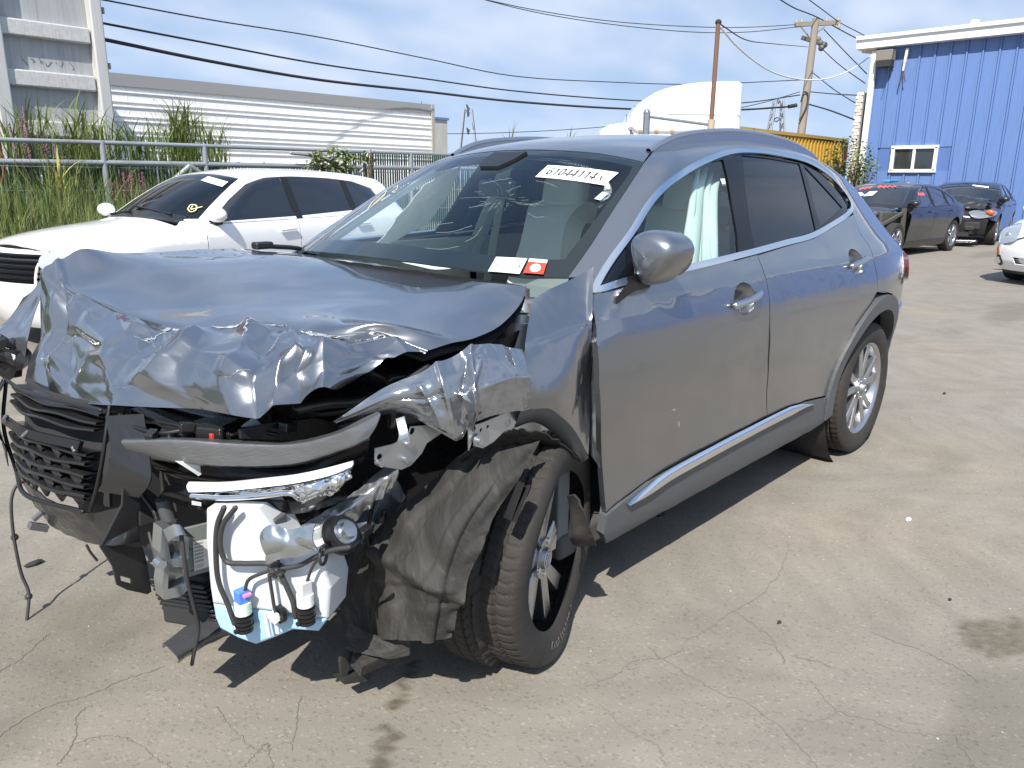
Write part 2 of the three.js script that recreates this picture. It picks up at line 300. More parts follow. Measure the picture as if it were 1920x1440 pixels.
const stains = [...[[-.112,0,.646],[-.141,0,.664],[-.173,0,.682],[-.201,0,.709],[-.23,0,.734],[-.259,0,.756],[-.347,0,.807],[-.348,0,.853],[-.371,0,.846],[-.392,0,.869],[-.414,0,.885],[-.438,0,.907]].map(([x, , z], i) => [x, z, .022 + .006 * (i % 3), .017 + .005 * (i % 2)]), ...[[1.262,0,1.875],[1.333,0,1.928]].map(([x, , z]) => [x, z, .12, .10])];
function groundTone(x, z) {
  let l = 1 + .10 * fbm(x * .35, z * .35, 3, 4) + .05 * fbm(x * 1.7, z * 1.7, 8, 3), w = fbm(x * .5 + 9, z * .5, 5, 3);
  let r = .372 * l, g = .351 * l, b = .318 * l;
  if (w > 0) { r *= 1 + .06 * w; b *= 1 - .06 * w; }
  const dirt = sstep(.2, .5, fbm(x * .22 + 4, z * .6, 12, 4)) * .22; r *= 1 - dirt; g *= 1 - dirt; b *= 1 - dirt * 1.1;
  return [r, g, b];
}
const wet = (x, z) => { let k = 0; stains.forEach(([cx, cz, a, c], i) => { k = Math.max(k, blob(x, z, cx, cz, a, c, i * 3) * (i > 11 ? .5 : .66) * (.8 + .5 * fbm(x * 40, z * 40, 3, 2))); }); return k; };
function groundSheet(x0, x1, z0, z1, nx, nz, y, name, label, st) {
  const pos = [], uv = [], idx = [], col = [];
  for (let i = 0; i <= nx; i++) for (let j = 0; j <= nz; j++) {
    const x = lerp(x0, x1, i / nx), z = lerp(z0, z1, j / nz); pos.push(x, y, z); uv.push(x / 2.3 + .07 * Math.sin(z * .21), z / 2.3);
    let [r, g, b] = groundTone(x, z); if (st) { const k = wet(x, z); r *= 1 - k * .86; g *= 1 - k * .93; b *= 1 - k * 1.05; } col.push(r, g, b);
  }
  for (let i = 0; i < nx; i++) for (let j = 0; j < nz; j++) { const a = i * (nz + 1) + j; idx.push(a, a + 1, a + nz + 2, a, a + nz + 2, a + nz + 1); }
  const gg = geoFrom(pos, idx, uv); gg.setAttribute('color', new THREE.Float32BufferAttribute(col, 3)); return structure(name, gg, asphalt, label);
}
const ground = groundSheet(-260, 340, -300, 300, 240, 240, -.006, 'ground', 'worn dusty asphalt of the salvage yard');
const yard = groundSheet(-6, 28, -16, 12, 300, 250, -.003, 'asphalt_yard', 'cracked grey asphalt around the crashed crossover');
const apron = groundSheet(-1.6, 3.2, -.6, 2.8, 240, 170, 0, 'asphalt_apron', 'gritty asphalt with dark fluid stains in front of the crossover', true);
{ // cracks: dark, ragged seams
  const dark = std(.18, .165, .145, .95), jag = (L, n, a) => { const P = catmull(L, n); P.forEach((q, i) => { q.x += a * noise3(q.x * 30, i * .3, 1) + a * 1.6 * noise3(q.x * 7, q.z * 7, 2); q.z += a * noise3(q.z * 30, i * .3, 5) + a * 1.6 * noise3(q.x * 7, q.z * 7, 8); q.y = .0016; }); return P; };
  const LINES = [
    [[.16,0,1.093],[.263,0,1.112],[.352,0,1.118],[.43,0,1.172],[.561,0,1.187],[.721,0,1.192],[.838,0,1.205],[.973,0,1.221]], [[.43,0,1.172],[.461,0,1.104],[.434,0,1.188],[.417,0,1.272],[.405,0,1.349],[.414,0,1.444],[.392,0,1.533],[.353,0,1.639],[.307,0,1.7]],
    [[.838,0,1.205],[.782,0,1.332],[.711,0,1.427],[.67,0,1.462]], [[.729,0,1.445],[.745,0,1.521],[.739,0,1.572]], [[1.02,0,1.601],[1.028,0,1.696],[1.021,0,1.79],[.986,0,1.886]], [[.644,0,1.547],[.587,0,1.609],[.562,0,1.648],[.472,0,1.632],[.452,0,1.596]],
    [[.562,0,1.648],[.583,0,1.734],[.589,0,1.8],[.631,0,1.867],[.684,0,1.918],[.761,0,1.951]], [[.684,0,1.918],[.628,0,1.956],[.584,0,1.991]], [[1.472,0,1.112],[1.264,0,1.187],[1.069,0,1.215],[.973,0,1.221]],
    [[-1.057,0,.119],[-.971,0,.075],[-.868,0,.086],[-.789,0,.101],[-.701,0,.104],[-.631,0,.122]], [[-.789,0,.549],[-.822,0,.407],[-.864,0,.307],[-.954,0,.27]], [[-.613,0,.402],[-.624,0,.529],[-.625,0,.614],[-.607,0,.661],[-.626,0,.72]], [[-.437,0,.537],[-.518,0,.641],[-.565,0,.705]], [[-.997,0,.331],[-.921,0,.247],[-.891,0,.175],[-.841,0,.148]],
    [[-.976,0,-.201],[-.894,0,-.248],[-.816,0,-.312]], [[-.672,0,.673],[-.592,0,.635],[-.602,0,.666]], [[.125,0,1.158],[.097,0,1.284],[.095,0,1.369],[.049,0,1.429]],
    [[1.976,0,.474],[1.974,0,.679],[1.911,0,.897]], [[6.216,0,.146],[5.986,0,.562],[6.385,0,.803]]];
  LINES.forEach((L, i) => { const P = jag(L, 60, .006); const g = ribbon(P, t => (i < 10 ? .0034 : .0026) * (.25 + .9 * Math.abs(noise3(t * 9, i, 3))) + .0008, () => V(0, 1, 0), .0003); const m = structure('pavement_crack', g, dark, 'thin crack running through the asphalt'); });
  // loose stones and debris
  const grv = []; for (let k = 0; k < 90; k++) { const x = rr(-1.2, 6), z = rr(.9, 2.6) - (rnd() < .3 ? 2 : 0), s = rr(.002, .0045), g = new THREE.IcosahedronGeometry(s, 0); g.scale(1, .6, rr(.6, 1.2)); g.rotateY(rr(0, 6)); g.translate(x, s * .4, z); grv.push(g); }
  const gm = part('loose_grit', merge(grv), std(.42, .40, .36, .9), scene); gm.userData = { kind: 'stuff', label: 'loose pale grit scattered over the asphalt', category: 'grit' };
  const deb = (q, s, m, label) => { const g = new THREE.IcosahedronGeometry(s, 1); g.scale(1.6, .4, .8); roughen(g, s * .5, 30); g.translate(q[0], s * .3, q[2]); solo('debris_piece', g, m, label, 'debris'); };
  deb([2.035,0,1.401], .013, M.white, 'small white broken chip lying on open asphalt'); deb([4.44,0,.92], .012, M.dark, 'small dark scrap on asphalt beyond the rear wheel'); deb([1.426,0,1.717], .007, M.dark, 'tiny dark twig near the damp stain'); deb([-.697,0,-.857], .02, M.dark, 'dark plastic scrap beside the hanging grille wire');
  deb([.869,0,1.346], .008, M.dark, 'tiny black fleck on the cracked asphalt'); deb([1.333,0,.598], .02, M.blackPl, 'black trim clip lying under the sill shadow');
}


// ---------- the crashed grey crossover ----------
const suv = thing('crashed_crossover', 'grey crossover with crumpled hood, torn-off front bumper and collapsed front wheel', 'car');
const TAB = {"zy":[[0.1,0.8],[0.2,0.845],[0.3,0.885],[0.42,0.892],[0.55,0.905],[0.7,0.93],[0.85,0.944],[0.95,0.938],[1.05,0.915],[1.14,0.868],[1.53,0.668],[1.62,0.6],[1.8,0.45]],"plan":[[-1.2,-0.16],[-0.6,-0.05],[-0.1,0],[0.5,0],[1.2,0.004],[2.0,0.004],[2.75,0.014],[3.1,-0.012],[3.4,-0.085],[3.6,-0.17],[3.8,-0.3]],"gh":[[0.2,0.02],[0.9,0.02],[1.3,0],[2.0,-0.02],[2.5,-0.06],[2.8,-0.13],[3.1,-0.21],[3.4,-0.29]],"prof":[[-1.2,0.7],[-0.9,0.82],[-0.4,0.98],[0,1.05],[0.2,1.11],[0.27,1.142],[0.342,1.18],[0.68,1.363],[0.93,1.49],[1.017,1.529],[1.16,1.57],[1.45,1.606],[1.8,1.625],[2.2,1.615],[2.6,1.572],[3.0,1.502],[3.3,1.43],[3.5,1.36]],"rear":[[0.15,3.5],[0.3,3.62],[0.45,3.7],[0.62,3.705],[0.75,3.67],[0.95,3.655],[1.05,3.62],[1.2,3.52],[1.35,3.42],[1.5,3.34],[1.7,3.25]],"k":0.07,"wc":0.2,"crown":0.12,"rc":0.22}, S = carShell(TAB);
const mirrorPts = P => P.map(q => { const v = vv(q); v.z = -v.z; return v; });
// outlines on the driver's side, metres
const chromeTop = [[.456,1.084,.832],[.491,1.108,.817],[.591,1.171,.795],[.725,1.25,.772],[.907,1.357,.734],[1.033,1.416,.721],[1.174,1.462,.707],[1.377,1.505,.677],[1.607,1.537,.649],[1.825,1.546,.641],[2.089,1.538,.641],[2.334,1.519,.648],[2.507,1.48,.668],[2.646,1.42,.692],[2.721,1.355,.725],[2.721,1.305,.757],[2.682,1.28,.777]];
const chromeBottom = [[2.564,1.253,.802],[2.324,1.214,.829],[2.035,1.174,.85],[1.742,1.158,.861],[1.469,1.142,.87],[1.242,1.131,.877],[.893,1.116,.886],[.585,1.103,.883]];
const splitLine = [[1.466,1.139,.872],[1.458,1.07,.911],[1.461,1.024,.927],[1.464,.969,.94],[1.469,.864,.948],[1.516,.717,.936],[1.639,.445,.898]];
const doorLow = [[1.639,.445,.898],[1.515,.445,.898],[1.085,.432,.897],[.734,.416,.893],[.544,.381,.89],[.505,.369,.889]];
const doorFront = [[.469,.497,.899],[.414,.658,.924],[.363,.839,.944],[.36,.965,.931],[.393,1.018,.896],[.434,1.068,.842]];
const rearCut = [[2.664,1.26,.791],[2.624,1.17,.85],[2.656,1.118,.884],[2.626,1.039,.932],[2.645,.955,.951],[2.653,.891,.956]];
const archOut = [[2.655,.886,.957],[2.553,.822,.956],[2.437,.75,.947],[2.376,.646,.931],[2.331,.514,.909],[2.288,.41,.899]];
const wsEdge = [[.464,1.123,.736],[.536,1.166,.722],[.62,1.217,.706],[.724,1.282,.681],[.833,1.347,.654],[.95,1.415,.625],[1.067,1.479,.592]];
const zd = pchip([[1.1, .53], [1.5, .555], [2.0, .555], [2.6, .52], [3.0, .47], [3.3, .43]]);
const ditch = [1.22, 1.5, 1.8, 2.1, 2.4, 2.7, 3.0, 3.22].map(x => S.top(x, zd(x)));
const archC = [2.779, .37];
const ringPt = (r, a) => { const x = archC[0] + r * Math.cos(a), y = archC[1] + r * Math.sin(a); return S.at(x, Math.max(y, .16)); };
const dent = q => -.012 * Math.exp(-(((q.x - .95) / .35) ** 2 + ((q.y - .62) / .16) ** 2)) + .0016 * fbm(q.x * 4, q.y * 4, 1, 2) + -.007 * Math.exp(-(((q.x - 1.42) / .10) ** 2 + ((q.y - .74) / .12) ** 2));
const waver = q => .0012 * fbm(q.x * 3.1, q.y * 3.7, 4, 2);

const fdPoly = [...chromeBottom.slice(4).map(vv), vv(chromeTop[0]), ...[...doorFront].reverse().map(vv), ...[...doorLow].reverse().map(vv), ...[...splitLine].reverse().map(vv)];
const rdPoly = [vv(splitLine[0]), ...[...chromeBottom.slice(0, 4)].reverse().map(vv), ...rearCut.map(vv), ...archOut.slice(1).map(vv), ...[[2.039,.437,.897],[1.808,.442,.898]].map(vv), ...[...splitLine].reverse().slice(0, -1).map(vv)];
const taX = 3.50;
const sfPoly = [...wsEdge.map(vv), ...ditch, S.at(3.33, 1.34), S.at(3.40, 1.22), S.at(3.47, 1.10), S.at(3.50, 1.0), S.at(3.47, .93), S.at(3.46, .76), S.at(3.30, .755), ringPt(.505, 50 * Math.PI / 180), ringPt(.50, 62 * Math.PI / 180), ringPt(.498, 75 * Math.PI / 180), ...[...rearCut].reverse().map(vv), ...[...chromeTop].reverse().map(vv), ...[[.518,1.131,.793],[.489,1.124,.771]].map(vv)];
const rbPoly = [S.at(3.46, .75), S.at(3.30, .745), ringPt(.50, 49 * Math.PI / 180), ringPt(.50, 30 * Math.PI / 180), ringPt(.50, 12 * Math.PI / 180), ringPt(.49, -8 * Math.PI / 180), S.at(3.40, .26), S.at(3.50, .30), S.at(3.52, .5), S.at(3.50, .68)];
const cupRim = c => { const q = vv(c), P = []; for (let i = 0; i < 28; i++) { const a = i / 28 * 2 * Math.PI; P.push(S.at(q.x + Math.cos(a) * .080, q.y + Math.sin(a) * .056)); } return P; };
const cupA = [1.266,.995,.935], cupB = [2.412,1.051,.924];
for (const side of [1, -1]) {
  const mirror = side < 0, drv = !mirror;
  const L = (o, l) => { if (l) o.userData.label = l; return o; };
  const fd = part('front_door', S.drape(fdPoly, 0, { holes: [cupRim(cupA)], inset: .003, rim: .02, cell: .035, relief: drv ? dent : waver, mirror }), M.paint, suv);
  const rd = part('rear_door', S.drape(rdPoly, 0, { holes: [cupRim(cupB)], inset: .003, rim: .02, cell: .035, relief: waver, mirror }), M.paint, suv);
  part('quarter_panel', S.drape(sfPoly, 35, { inset: .002, rim: .02, cell: .04, mirror }), M.paint, suv);
  part('rear_bumper_corner', S.drape(rbPoly, 0, { inset: .003, rim: .03, cell: .04, off: .012, mirror }), M.paint, suv);
  // bright surround of the side windows
  const loop = [...chromeTop.map(vv), ...chromeBottom.map(vv)];
  const sm = catmull(loop, 160, true).slice(0, -1).map(q => { const s = S.at(q.x, q.y); return s; });
  const inner = sm.map((q, i) => { const t = sm[(i + 1) % 160].clone().sub(sm[(i + 159) % 160]).normalize(), n = S.N(q); return q.clone().addScaledVector(n.cross(t), -.024 ); });
  part('window_surround', S.drape(sm, 20, { holes: [inner], off: .006, rim: .014, cell: .05, mirror }), M.chrome, suv);
  // glass and pillars
  const fg = [[.698,1.209,.816],[.624,1.122,.875],[.646,1.119,.881],[.939,1.132,.878],[1.326,1.151,.866],[1.371,1.218,.833],[1.424,1.355,.766],[1.491,1.5,.684],[1.327,1.484,.695],[1.17,1.451,.717],[1.021,1.401,.734],[.905,1.348,.747],[.794,1.283,.771]];
  const rg = [[1.679,1.522,.666],[1.953,1.516,.666],[2.251,1.5,.668],[2.195,1.394,.733],[2.119,1.209,.831],[1.773,1.18,.849],[1.473,1.158,.862],[1.506,1.253,.815],[1.584,1.405,.739]];
  const qg = [[2.298,1.496,.669],[2.473,1.459,.684],[2.587,1.402,.711],[2.633,1.338,.746],[2.594,1.305,.769],[2.183,1.219,.826],[2.212,1.324,.771]];
  const qf = [[.499,1.106,.833],[.593,1.162,.814],[.69,1.223,.79],[.596,1.123,.867]];
  const pil = [[.482,1.095,.838],[.489,1.103,.829],[.597,1.171,.801],[.721,1.244,.781],[.898,1.347,.745],[1.025,1.405,.731],[1.166,1.451,.717],[1.362,1.493,.688],[1.582,1.523,.664],[1.793,1.529,.659],[2.048,1.521,.659],[2.285,1.501,.666],[2.45,1.464,.682],[2.559,1.407,.711],[2.627,1.345,.742],[2.644,1.302,.767],[2.585,1.277,.787],[2.311,1.231,.819],[2.034,1.19,.842],[1.75,1.172,.853],[1.481,1.156,.863],[1.252,1.144,.87],[.901,1.128,.88],[.617,1.113,.881]];
  part('window_pillar_trim', S.drape(pil, 10, { holes: [fg, rg, qg, qf], off: -.004, rim: .012, cell: .05, mirror }), M.blackGloss, suv);
  if (drv) part('front_side_window', S.drape(fg, 10, { off: -.009, rim: 0, cell: .05 }), M.glassClear, suv);
  part('rear_side_window', S.drape(rg, 10, { off: -.008, rim: 0, cell: .05, mirror }), drv ? M.glassTint : M.glassTint, suv);
  part('rear_quarter_window', S.drape(qg, 10, { off: -.008, rim: 0, cell: .05, mirror }), M.glassTint, suv);
  part('front_quarter_window', S.drape(qf, 10, { off: -.008, rim: 0, cell: .05, mirror }), M.glassTint, suv);
  // sill
  const sill = [...[[.5,.363,.889],[.545,.375,.89],[.735,.41,.892],[1.087,.425,.896],[1.518,.437,.897],[2.043,.428,.897],[2.292,.401,.898]].map(vv), ...[[2.306,.273,.886],[2.176,.257,.878],[1.435,.259,.877],[.897,.255,.874],[.532,.25,.869],[.492,.3,.885]].map(vv)];
  part('sill_cladding', S.drape(sill, -8, { off: .008, rim: .03, cell: .03, relief: q => .002 * fbm(q.x * 9, q.y * 20, 2, 3), mirror }), M.cladding, suv);
  const scs = catmull([[.606,.371,.89],[.698,.379,.891],[.851,.401,.893],[1.041,.411,.895],[1.228,.417,.896],[1.462,.422,.896],[1.692,.426,.896],[1.927,.424,.896],[2.109,.412,.896]], 60).map(q => { const p = S.at(q.x, q.y); return p.addScaledVector(S.N(p), .009); });
  const strip = ribbon(scs, t => .042 * Math.min(1, t * 5, (1 - t) * 6) + .004, q => S.N(q), .014); part('sill_chrome_strip', mirror ? flip(strip) : strip, M.chrome, suv);
  // wheel arch trim
  const A = [], B2 = []; for (let a = 190; a >= -14; a -= 6) { A.push(ringPt(.49, a * Math.PI / 180)); B2.push(ringPt(.415, a * Math.PI / 180)); }
  part('rear_wheel_arch_trim', S.drape([...A, ...B2.reverse()], 0, { off: .016, rim: .07, cell: .03, mirror }), M.cladding, suv);
  // handles
  for (const [door, c, nm] of [[fd, cupA, 0], [rd, cupB, 1]]) {
    const q = vv(c), n = S.N(q), g = new THREE.SphereGeometry(1, 24, 12); g.scale(.115, .058, .022); g.applyQuaternion(new THREE.Quaternion().setFromUnitVectors(V(0, 0, 1), n)); g.translate(q.x - n.x * .012, q.y - n.y * .012 - .004, q.z - n.z * .012);
    const cup = sheet([1.03, .92, .7, .4, .02].map((k, r) => { const L = []; for (let i = 0; i <= 28; i++) { const a = i / 28 * 2 * Math.PI, s = S.at(q.x + Math.cos(a) * .080 * k, q.y + Math.sin(a) * .056 * k); L.push(s.addScaledVector(n, -[.002, .018, .031, .037, .038][r])); } return L; }), { nu: 56, nv: 12 });
    part('handle_cup', mirror ? flip(cup) : cup, M.paint, door);
    const hp = []; for (let i = 0; i <= 10; i++) { const t = i / 10 * 2 - 1, s = S.at(q.x + t * .098, q.y + t * .012 - .004); hp.push(s.addScaledVector(n, .012 + .022 * (1 - t * t))); }
    const hg = new THREE.TubeGeometry(new THREE.CatmullRomCurve3(hp), 24, .0135, 10); const hpz = hg.attributes.position;
    const ends = [hp[0], hp[10]].map(e => { const s = new THREE.SphereGeometry(.0135, 10, 8); s.translate(e.x, e.y, e.z); return s; });
    const H = merge([hg, ...ends]); part('door_handle', mirror ? flip(H) : H, M.satin, door);
  }
  // mirror
  if (drv) {
    const mo = [[.66,1.241,.864],[.66,1.261,.886],[.66,1.27,.92],[.66,1.263,.974],[.66,1.24,1.018],[.66,1.209,1.031],[.66,1.168,1.014],[.66,1.123,.972],[.66,1.101,.932],[.66,1.103,.906],[.66,1.133,.884],[.66,1.188,.867]].map(vv), c = mo.reduce((a, b) => a.add(b), V(0, 0, 0)).divideScalar(mo.length); const base0 = [[.66,1.241,.864],[.66,1.261,.886],[.66,1.27,.92],[.66,1.263,.974],[.66,1.24,1.018],[.66,1.209,1.031],[.66,1.168,1.014],[.66,1.123,.972],[.66,1.101,.932],[.66,1.103,.906],[.66,1.133,.884],[.66,1.188,.867]].map(vv), cc = base0.reduce((a, b) => a.add(b), V(0, 0, 0)).divideScalar(base0.length); c.copy(cc);
    const ol = catmull(base0, 40, true), secs = [[.052, .90], [.05, .97], [.03, 1.0], [0, 1.0], [-.03, .965], [-.055, .88], [-.072, .70], [-.080, .45], [-.083, .18], [-.0835, .01]].map(([dx, k]) => ol.map(q => V(q.x + dx + .02 * (q.z - cc.z), cc.y + (q.y - cc.y) * k, cc.z + (q.z - cc.z) * k)));
    const sg = sheet(secs, { nu: 60, nv: 36 }); const mi = part('door_mirror', mirror ? flip(sg) : sg, M.paint, suv);
    const gg = new THREE.CircleGeometry(1, 30); gg.scale(.085, .07, 1); gg.rotateY(Math.PI / 2); gg.translate(c.x + .053, c.y, c.z);
    part('mirror_glass', mirror ? flip(gg) : gg, M.chrome, mi);
    const st = sheet([0, .33, .66, 1].map(t => { const a = vv([.565,1.06,.9]), b = c.clone().add(V(.0, -.055, -.04)), o = a.lerp(b, t), r = lerp(.062, .05, t), out = []; for (let k = 0; k <= 12; k++) { const w = k / 12 * Math.PI * 2; out.push(o.clone().add(V(Math.cos(w) * r * 1.15, Math.sin(w) * r * .62, 0))); } return out; }), { nu: 24, nv: 8 });
    part('mirror_stalk', mirror ? flip(st) : st, M.blackSat, mi);
  }
  // roof rail
  const rp = [[1.17, -.004], [1.22, .008], [1.32, .026], [1.45, .034], [1.8, .036], [2.2, .034], [2.55, .03], [2.8, .02], [2.92, -.004]].map(([x, h]) => { const q = S.top(x, zd(x) + .008); q.y += h; if (mirror) q.z = -q.z; return q; });
  const rail = new THREE.TubeGeometry(new THREE.CatmullRomCurve3(rp), 60, .014, 8);
  const fill = sheet([rp.map(q => q.clone().add(V(0, -.004, 0))), rp.map(q => { const s = S.top(q.x, Math.abs(q.z)); s.y -= .01; s.z = q.z; return s; })], { nu: 40, nv: 2, thick: .012 });
  part('roof_rail', merge([rail, fill]), M.satinRail ?? (M.satinRail = phy(.30, .33, .37, .3, .8, { clearcoat: .6 })), suv);
  // tail lamp
  const tl = [[3.50, 1.035], [3.44, 1.005], [3.36, .985], [3.33, .955], [3.37, .90], [3.45, .87], [3.515, .86], [3.55, .95]].map(([x, y]) => S.at(x, y));
  part('tail_lamp', S.drape(tl, 0, { off: .02, rim: .05, cell: .03, mirror, smooth: 40 }), phy(.10, .006, .008, .1, 0, { clearcoat: 1 }), suv);
}
// roof, glass, tail
const edgeT = ditch.map(q => q.clone());
const roofPoly = [vv(wsEdge[6]), ...edgeT, ...mirrorPts(edgeT).reverse(), ...mirrorPts([wsEdge[6]]), S.top(1.055, -.4), S.top(1.033, -.2), S.top(1.025, 0), S.top(1.033, .2), S.top(1.055, .4)];
part('roof', S.drape(roofPoly, 90, { inset: .002, cell: .06, rim: .015 }), M.paint, suv);
const baseX = z => .275 + .30 * z * z;
const baseLine = (d, zs) => zs.map(z => S.top(baseX(z) + d, z));
const zsA = [.62, .45, .3, .15, 0, -.15, -.3, -.45, -.62];
const headLine = d => [.40, .2, 0, -.2, -.40].map(z => S.top(1.018 + .20 * z * z - d, z));
const wsPoly = [...wsEdge.map(vv).reverse(), ...baseLine(0, zsA), ...mirrorPts(wsEdge), ...headLine(0).reverse()];
const shrink = P => { const c = V(.72, 1.3, 0); return P; };
const wsIn = (() => { const e = wsEdge.map((q, i) => { const v = vv(q); const s = S.top(v.x + .01 - (i > 5 ? .045 : 0) + (i < 1 ? .05 : 0), v.z - (.06 - .006 * i)); return s; }); return [...e.reverse(), ...baseLine(.085, [.58, .45, .3, .15, 0, -.15, -.3, -.45, -.58]), ...mirrorPts(e.slice().reverse()), ...headLine(.035).reverse()]; })();
const windshield = part('windshield', S.drape(wsPoly, 62, { off: -.001, rim: 0, cell: .05 }), M.glassClear, suv);
part('windshield_border', S.drape(wsPoly, 62, { holes: [wsIn], off: -.006, rim: 0, cell: .05 }), std(.004, .004, .005, .5), windshield);
// hatch, its glass and the bumper skin
const bk = (y, z) => S.back(y, z), hEdge = [[1.40, .50], [1.3, .56], [1.2, .62], [1.1, .68], [1.0, .74], [.9, .77], [.78, .78]];
part('hatch', S.drape([...hEdge.map(a => bk(...a)), ...hEdge.map(([y, z]) => bk(y, -z)).reverse()], 'back', { cell: .08, holes: [[[1.36, .42], [1.12, .56], [1.12, -.56], [1.36, -.42]].map(a => bk(...a))] }), M.paint, suv);
part('rear_window', S.drape([[1.37, .43], [1.11, .57], [1.11, -.57], [1.37, -.43]].map(a => bk(...a)), 'back', { off: -.004, rim: 0, cell: .08 }), M.glassTint, suv);
part('rear_bumper', S.drape([[.77, .78], [.3, .76], [.3, -.76], [.77, -.78]].map(a => bk(...a)), 'back', { cell: .08, off: .01 }), M.cladding, suv);
// cowl between hood and glass
part('cowl_panel', S.drape([...baseLine(-.13, zsA), ...baseLine(-.005, zsA).reverse()], 90, { off: -.03, cell: .05 }), M.blackPl, suv);

// ---------- wheels ----------
function tyreGeo(R = .356, W = .235, around = 300, deform = null, sipes = true, open = 0) {
  const h = W / 2, prof = [[.232, -h * .78], [.238, -h * .84], [.262, -h * .96], [.295, -h], [.322, -h * .985], [.340, -h * .93], [.3495, -h * .86]];
  const n = 56; for (let i = 0; i <= n; i++) { const z = lerp(-h * .82, h * .82, i / n); prof.push([R - .006 * (z / h) ** 2 / .67 * .8, z, 1]); }
  for (let i = 6; i >= 0; i--) prof.push([prof[i][0] + open * (i < 3 ? 1 : i < 4 ? .4 : 0), -prof[i][1]]);
  const k = R / .356, pos = [], uv = [], idx = [], m = prof.length;
  for (let i = 0; i <= around; i++) {
    const a = i / around * 2 * Math.PI;
    prof.forEach(([r, z, t], j) => {
      let rr0 = t ? r : r * k;
      if (t) {
        for (const g of [-.058, -.02, .02, .058]) if (Math.abs(z - g) < .0042) rr0 -= .008;
        if (sipes && around > 200) { const w = (a * 64 / (2 * Math.PI) + Math.sin(z * 60) * .35 + (Math.abs(z) > .06 ? .5 : 0)) % 1, ww = (w + 1) % 1; if (ww < .24) rr0 -= .0032; }
      }
      let x = Math.cos(a) * rr0, y = Math.sin(a) * rr0, zz = z;
      if (deform) [x, y, zz] = deform(x, y, zz, a, rr0);
      pos.push(x, y, zz); uv.push(i / around * 6, j / m);
    });
  }
  for (let i = 0; i < around; i++) for (let j = 0; j < m - 1; j++) { const a = i * m + j, b = a + m; idx.push(a, a + 1, b + 1, a, b + 1, b); }
  return geoFrom(pos, idx, uv);
}
M.alloy = std(.50, .51, .53, .28, .95); M.alloyDark = std(.42, .43, .45, .36, .9); M.brake = std(.16, .14, .13, .5, .8);
M.tyre = std(.040, .036, .033, .85, 0, { map: dusty, bumpMap: grit, bumpScale: .0012 });
function spokePair(i, n, rIn, rOut, z0, fat = 1) { // a split spoke: two tapered arms
  const out = []; const a0 = i / n * 2 * Math.PI;
  for (const s of [-1, 1]) {
    const a1 = a0 + s * .10, a2 = a0 + s * .245, sh = new THREE.Shape(), w1 = .015 * fat, w2 = .0185 * fat * fat;
    const p1 = [Math.cos(a1) * rIn, Math.sin(a1) * rIn], p2 = [Math.cos(a2) * rOut, Math.sin(a2) * rOut], d = [p2[0] - p1[0], p2[1] - p1[1]], l = Math.hypot(...d), nx = -d[1] / l, ny = d[0] / l;
    sh.moveTo(p1[0] + nx * w1, p1[1] + ny * w1); sh.lineTo(p2[0] + nx * w2, p2[1] + ny * w2); sh.lineTo(p2[0] - nx * w2, p2[1] - ny * w2); sh.lineTo(p1[0] - nx * w1, p1[1] - ny * w1);
    const g = new THREE.ExtrudeGeometry(sh, { depth: .028, bevelEnabled: true, bevelSize: .004, bevelThickness: .005, bevelSegments: 2 }); g.translate(0, 0, z0 - .03);
    const p = g.attributes.position; for (let q = 0; q < p.count; q++) { const r = Math.hypot(p.getX(q), p.getY(q)); p.setZ(q, p.getZ(q) + .018 * Math.sin(clamp((r - rIn) / (rOut - rIn)) * Math.PI) - .012 * (r < .09 ? 1 - r / .09 : 0)); } g.computeVertexNormals(); out.push(g);
  }
  return merge(out);
}
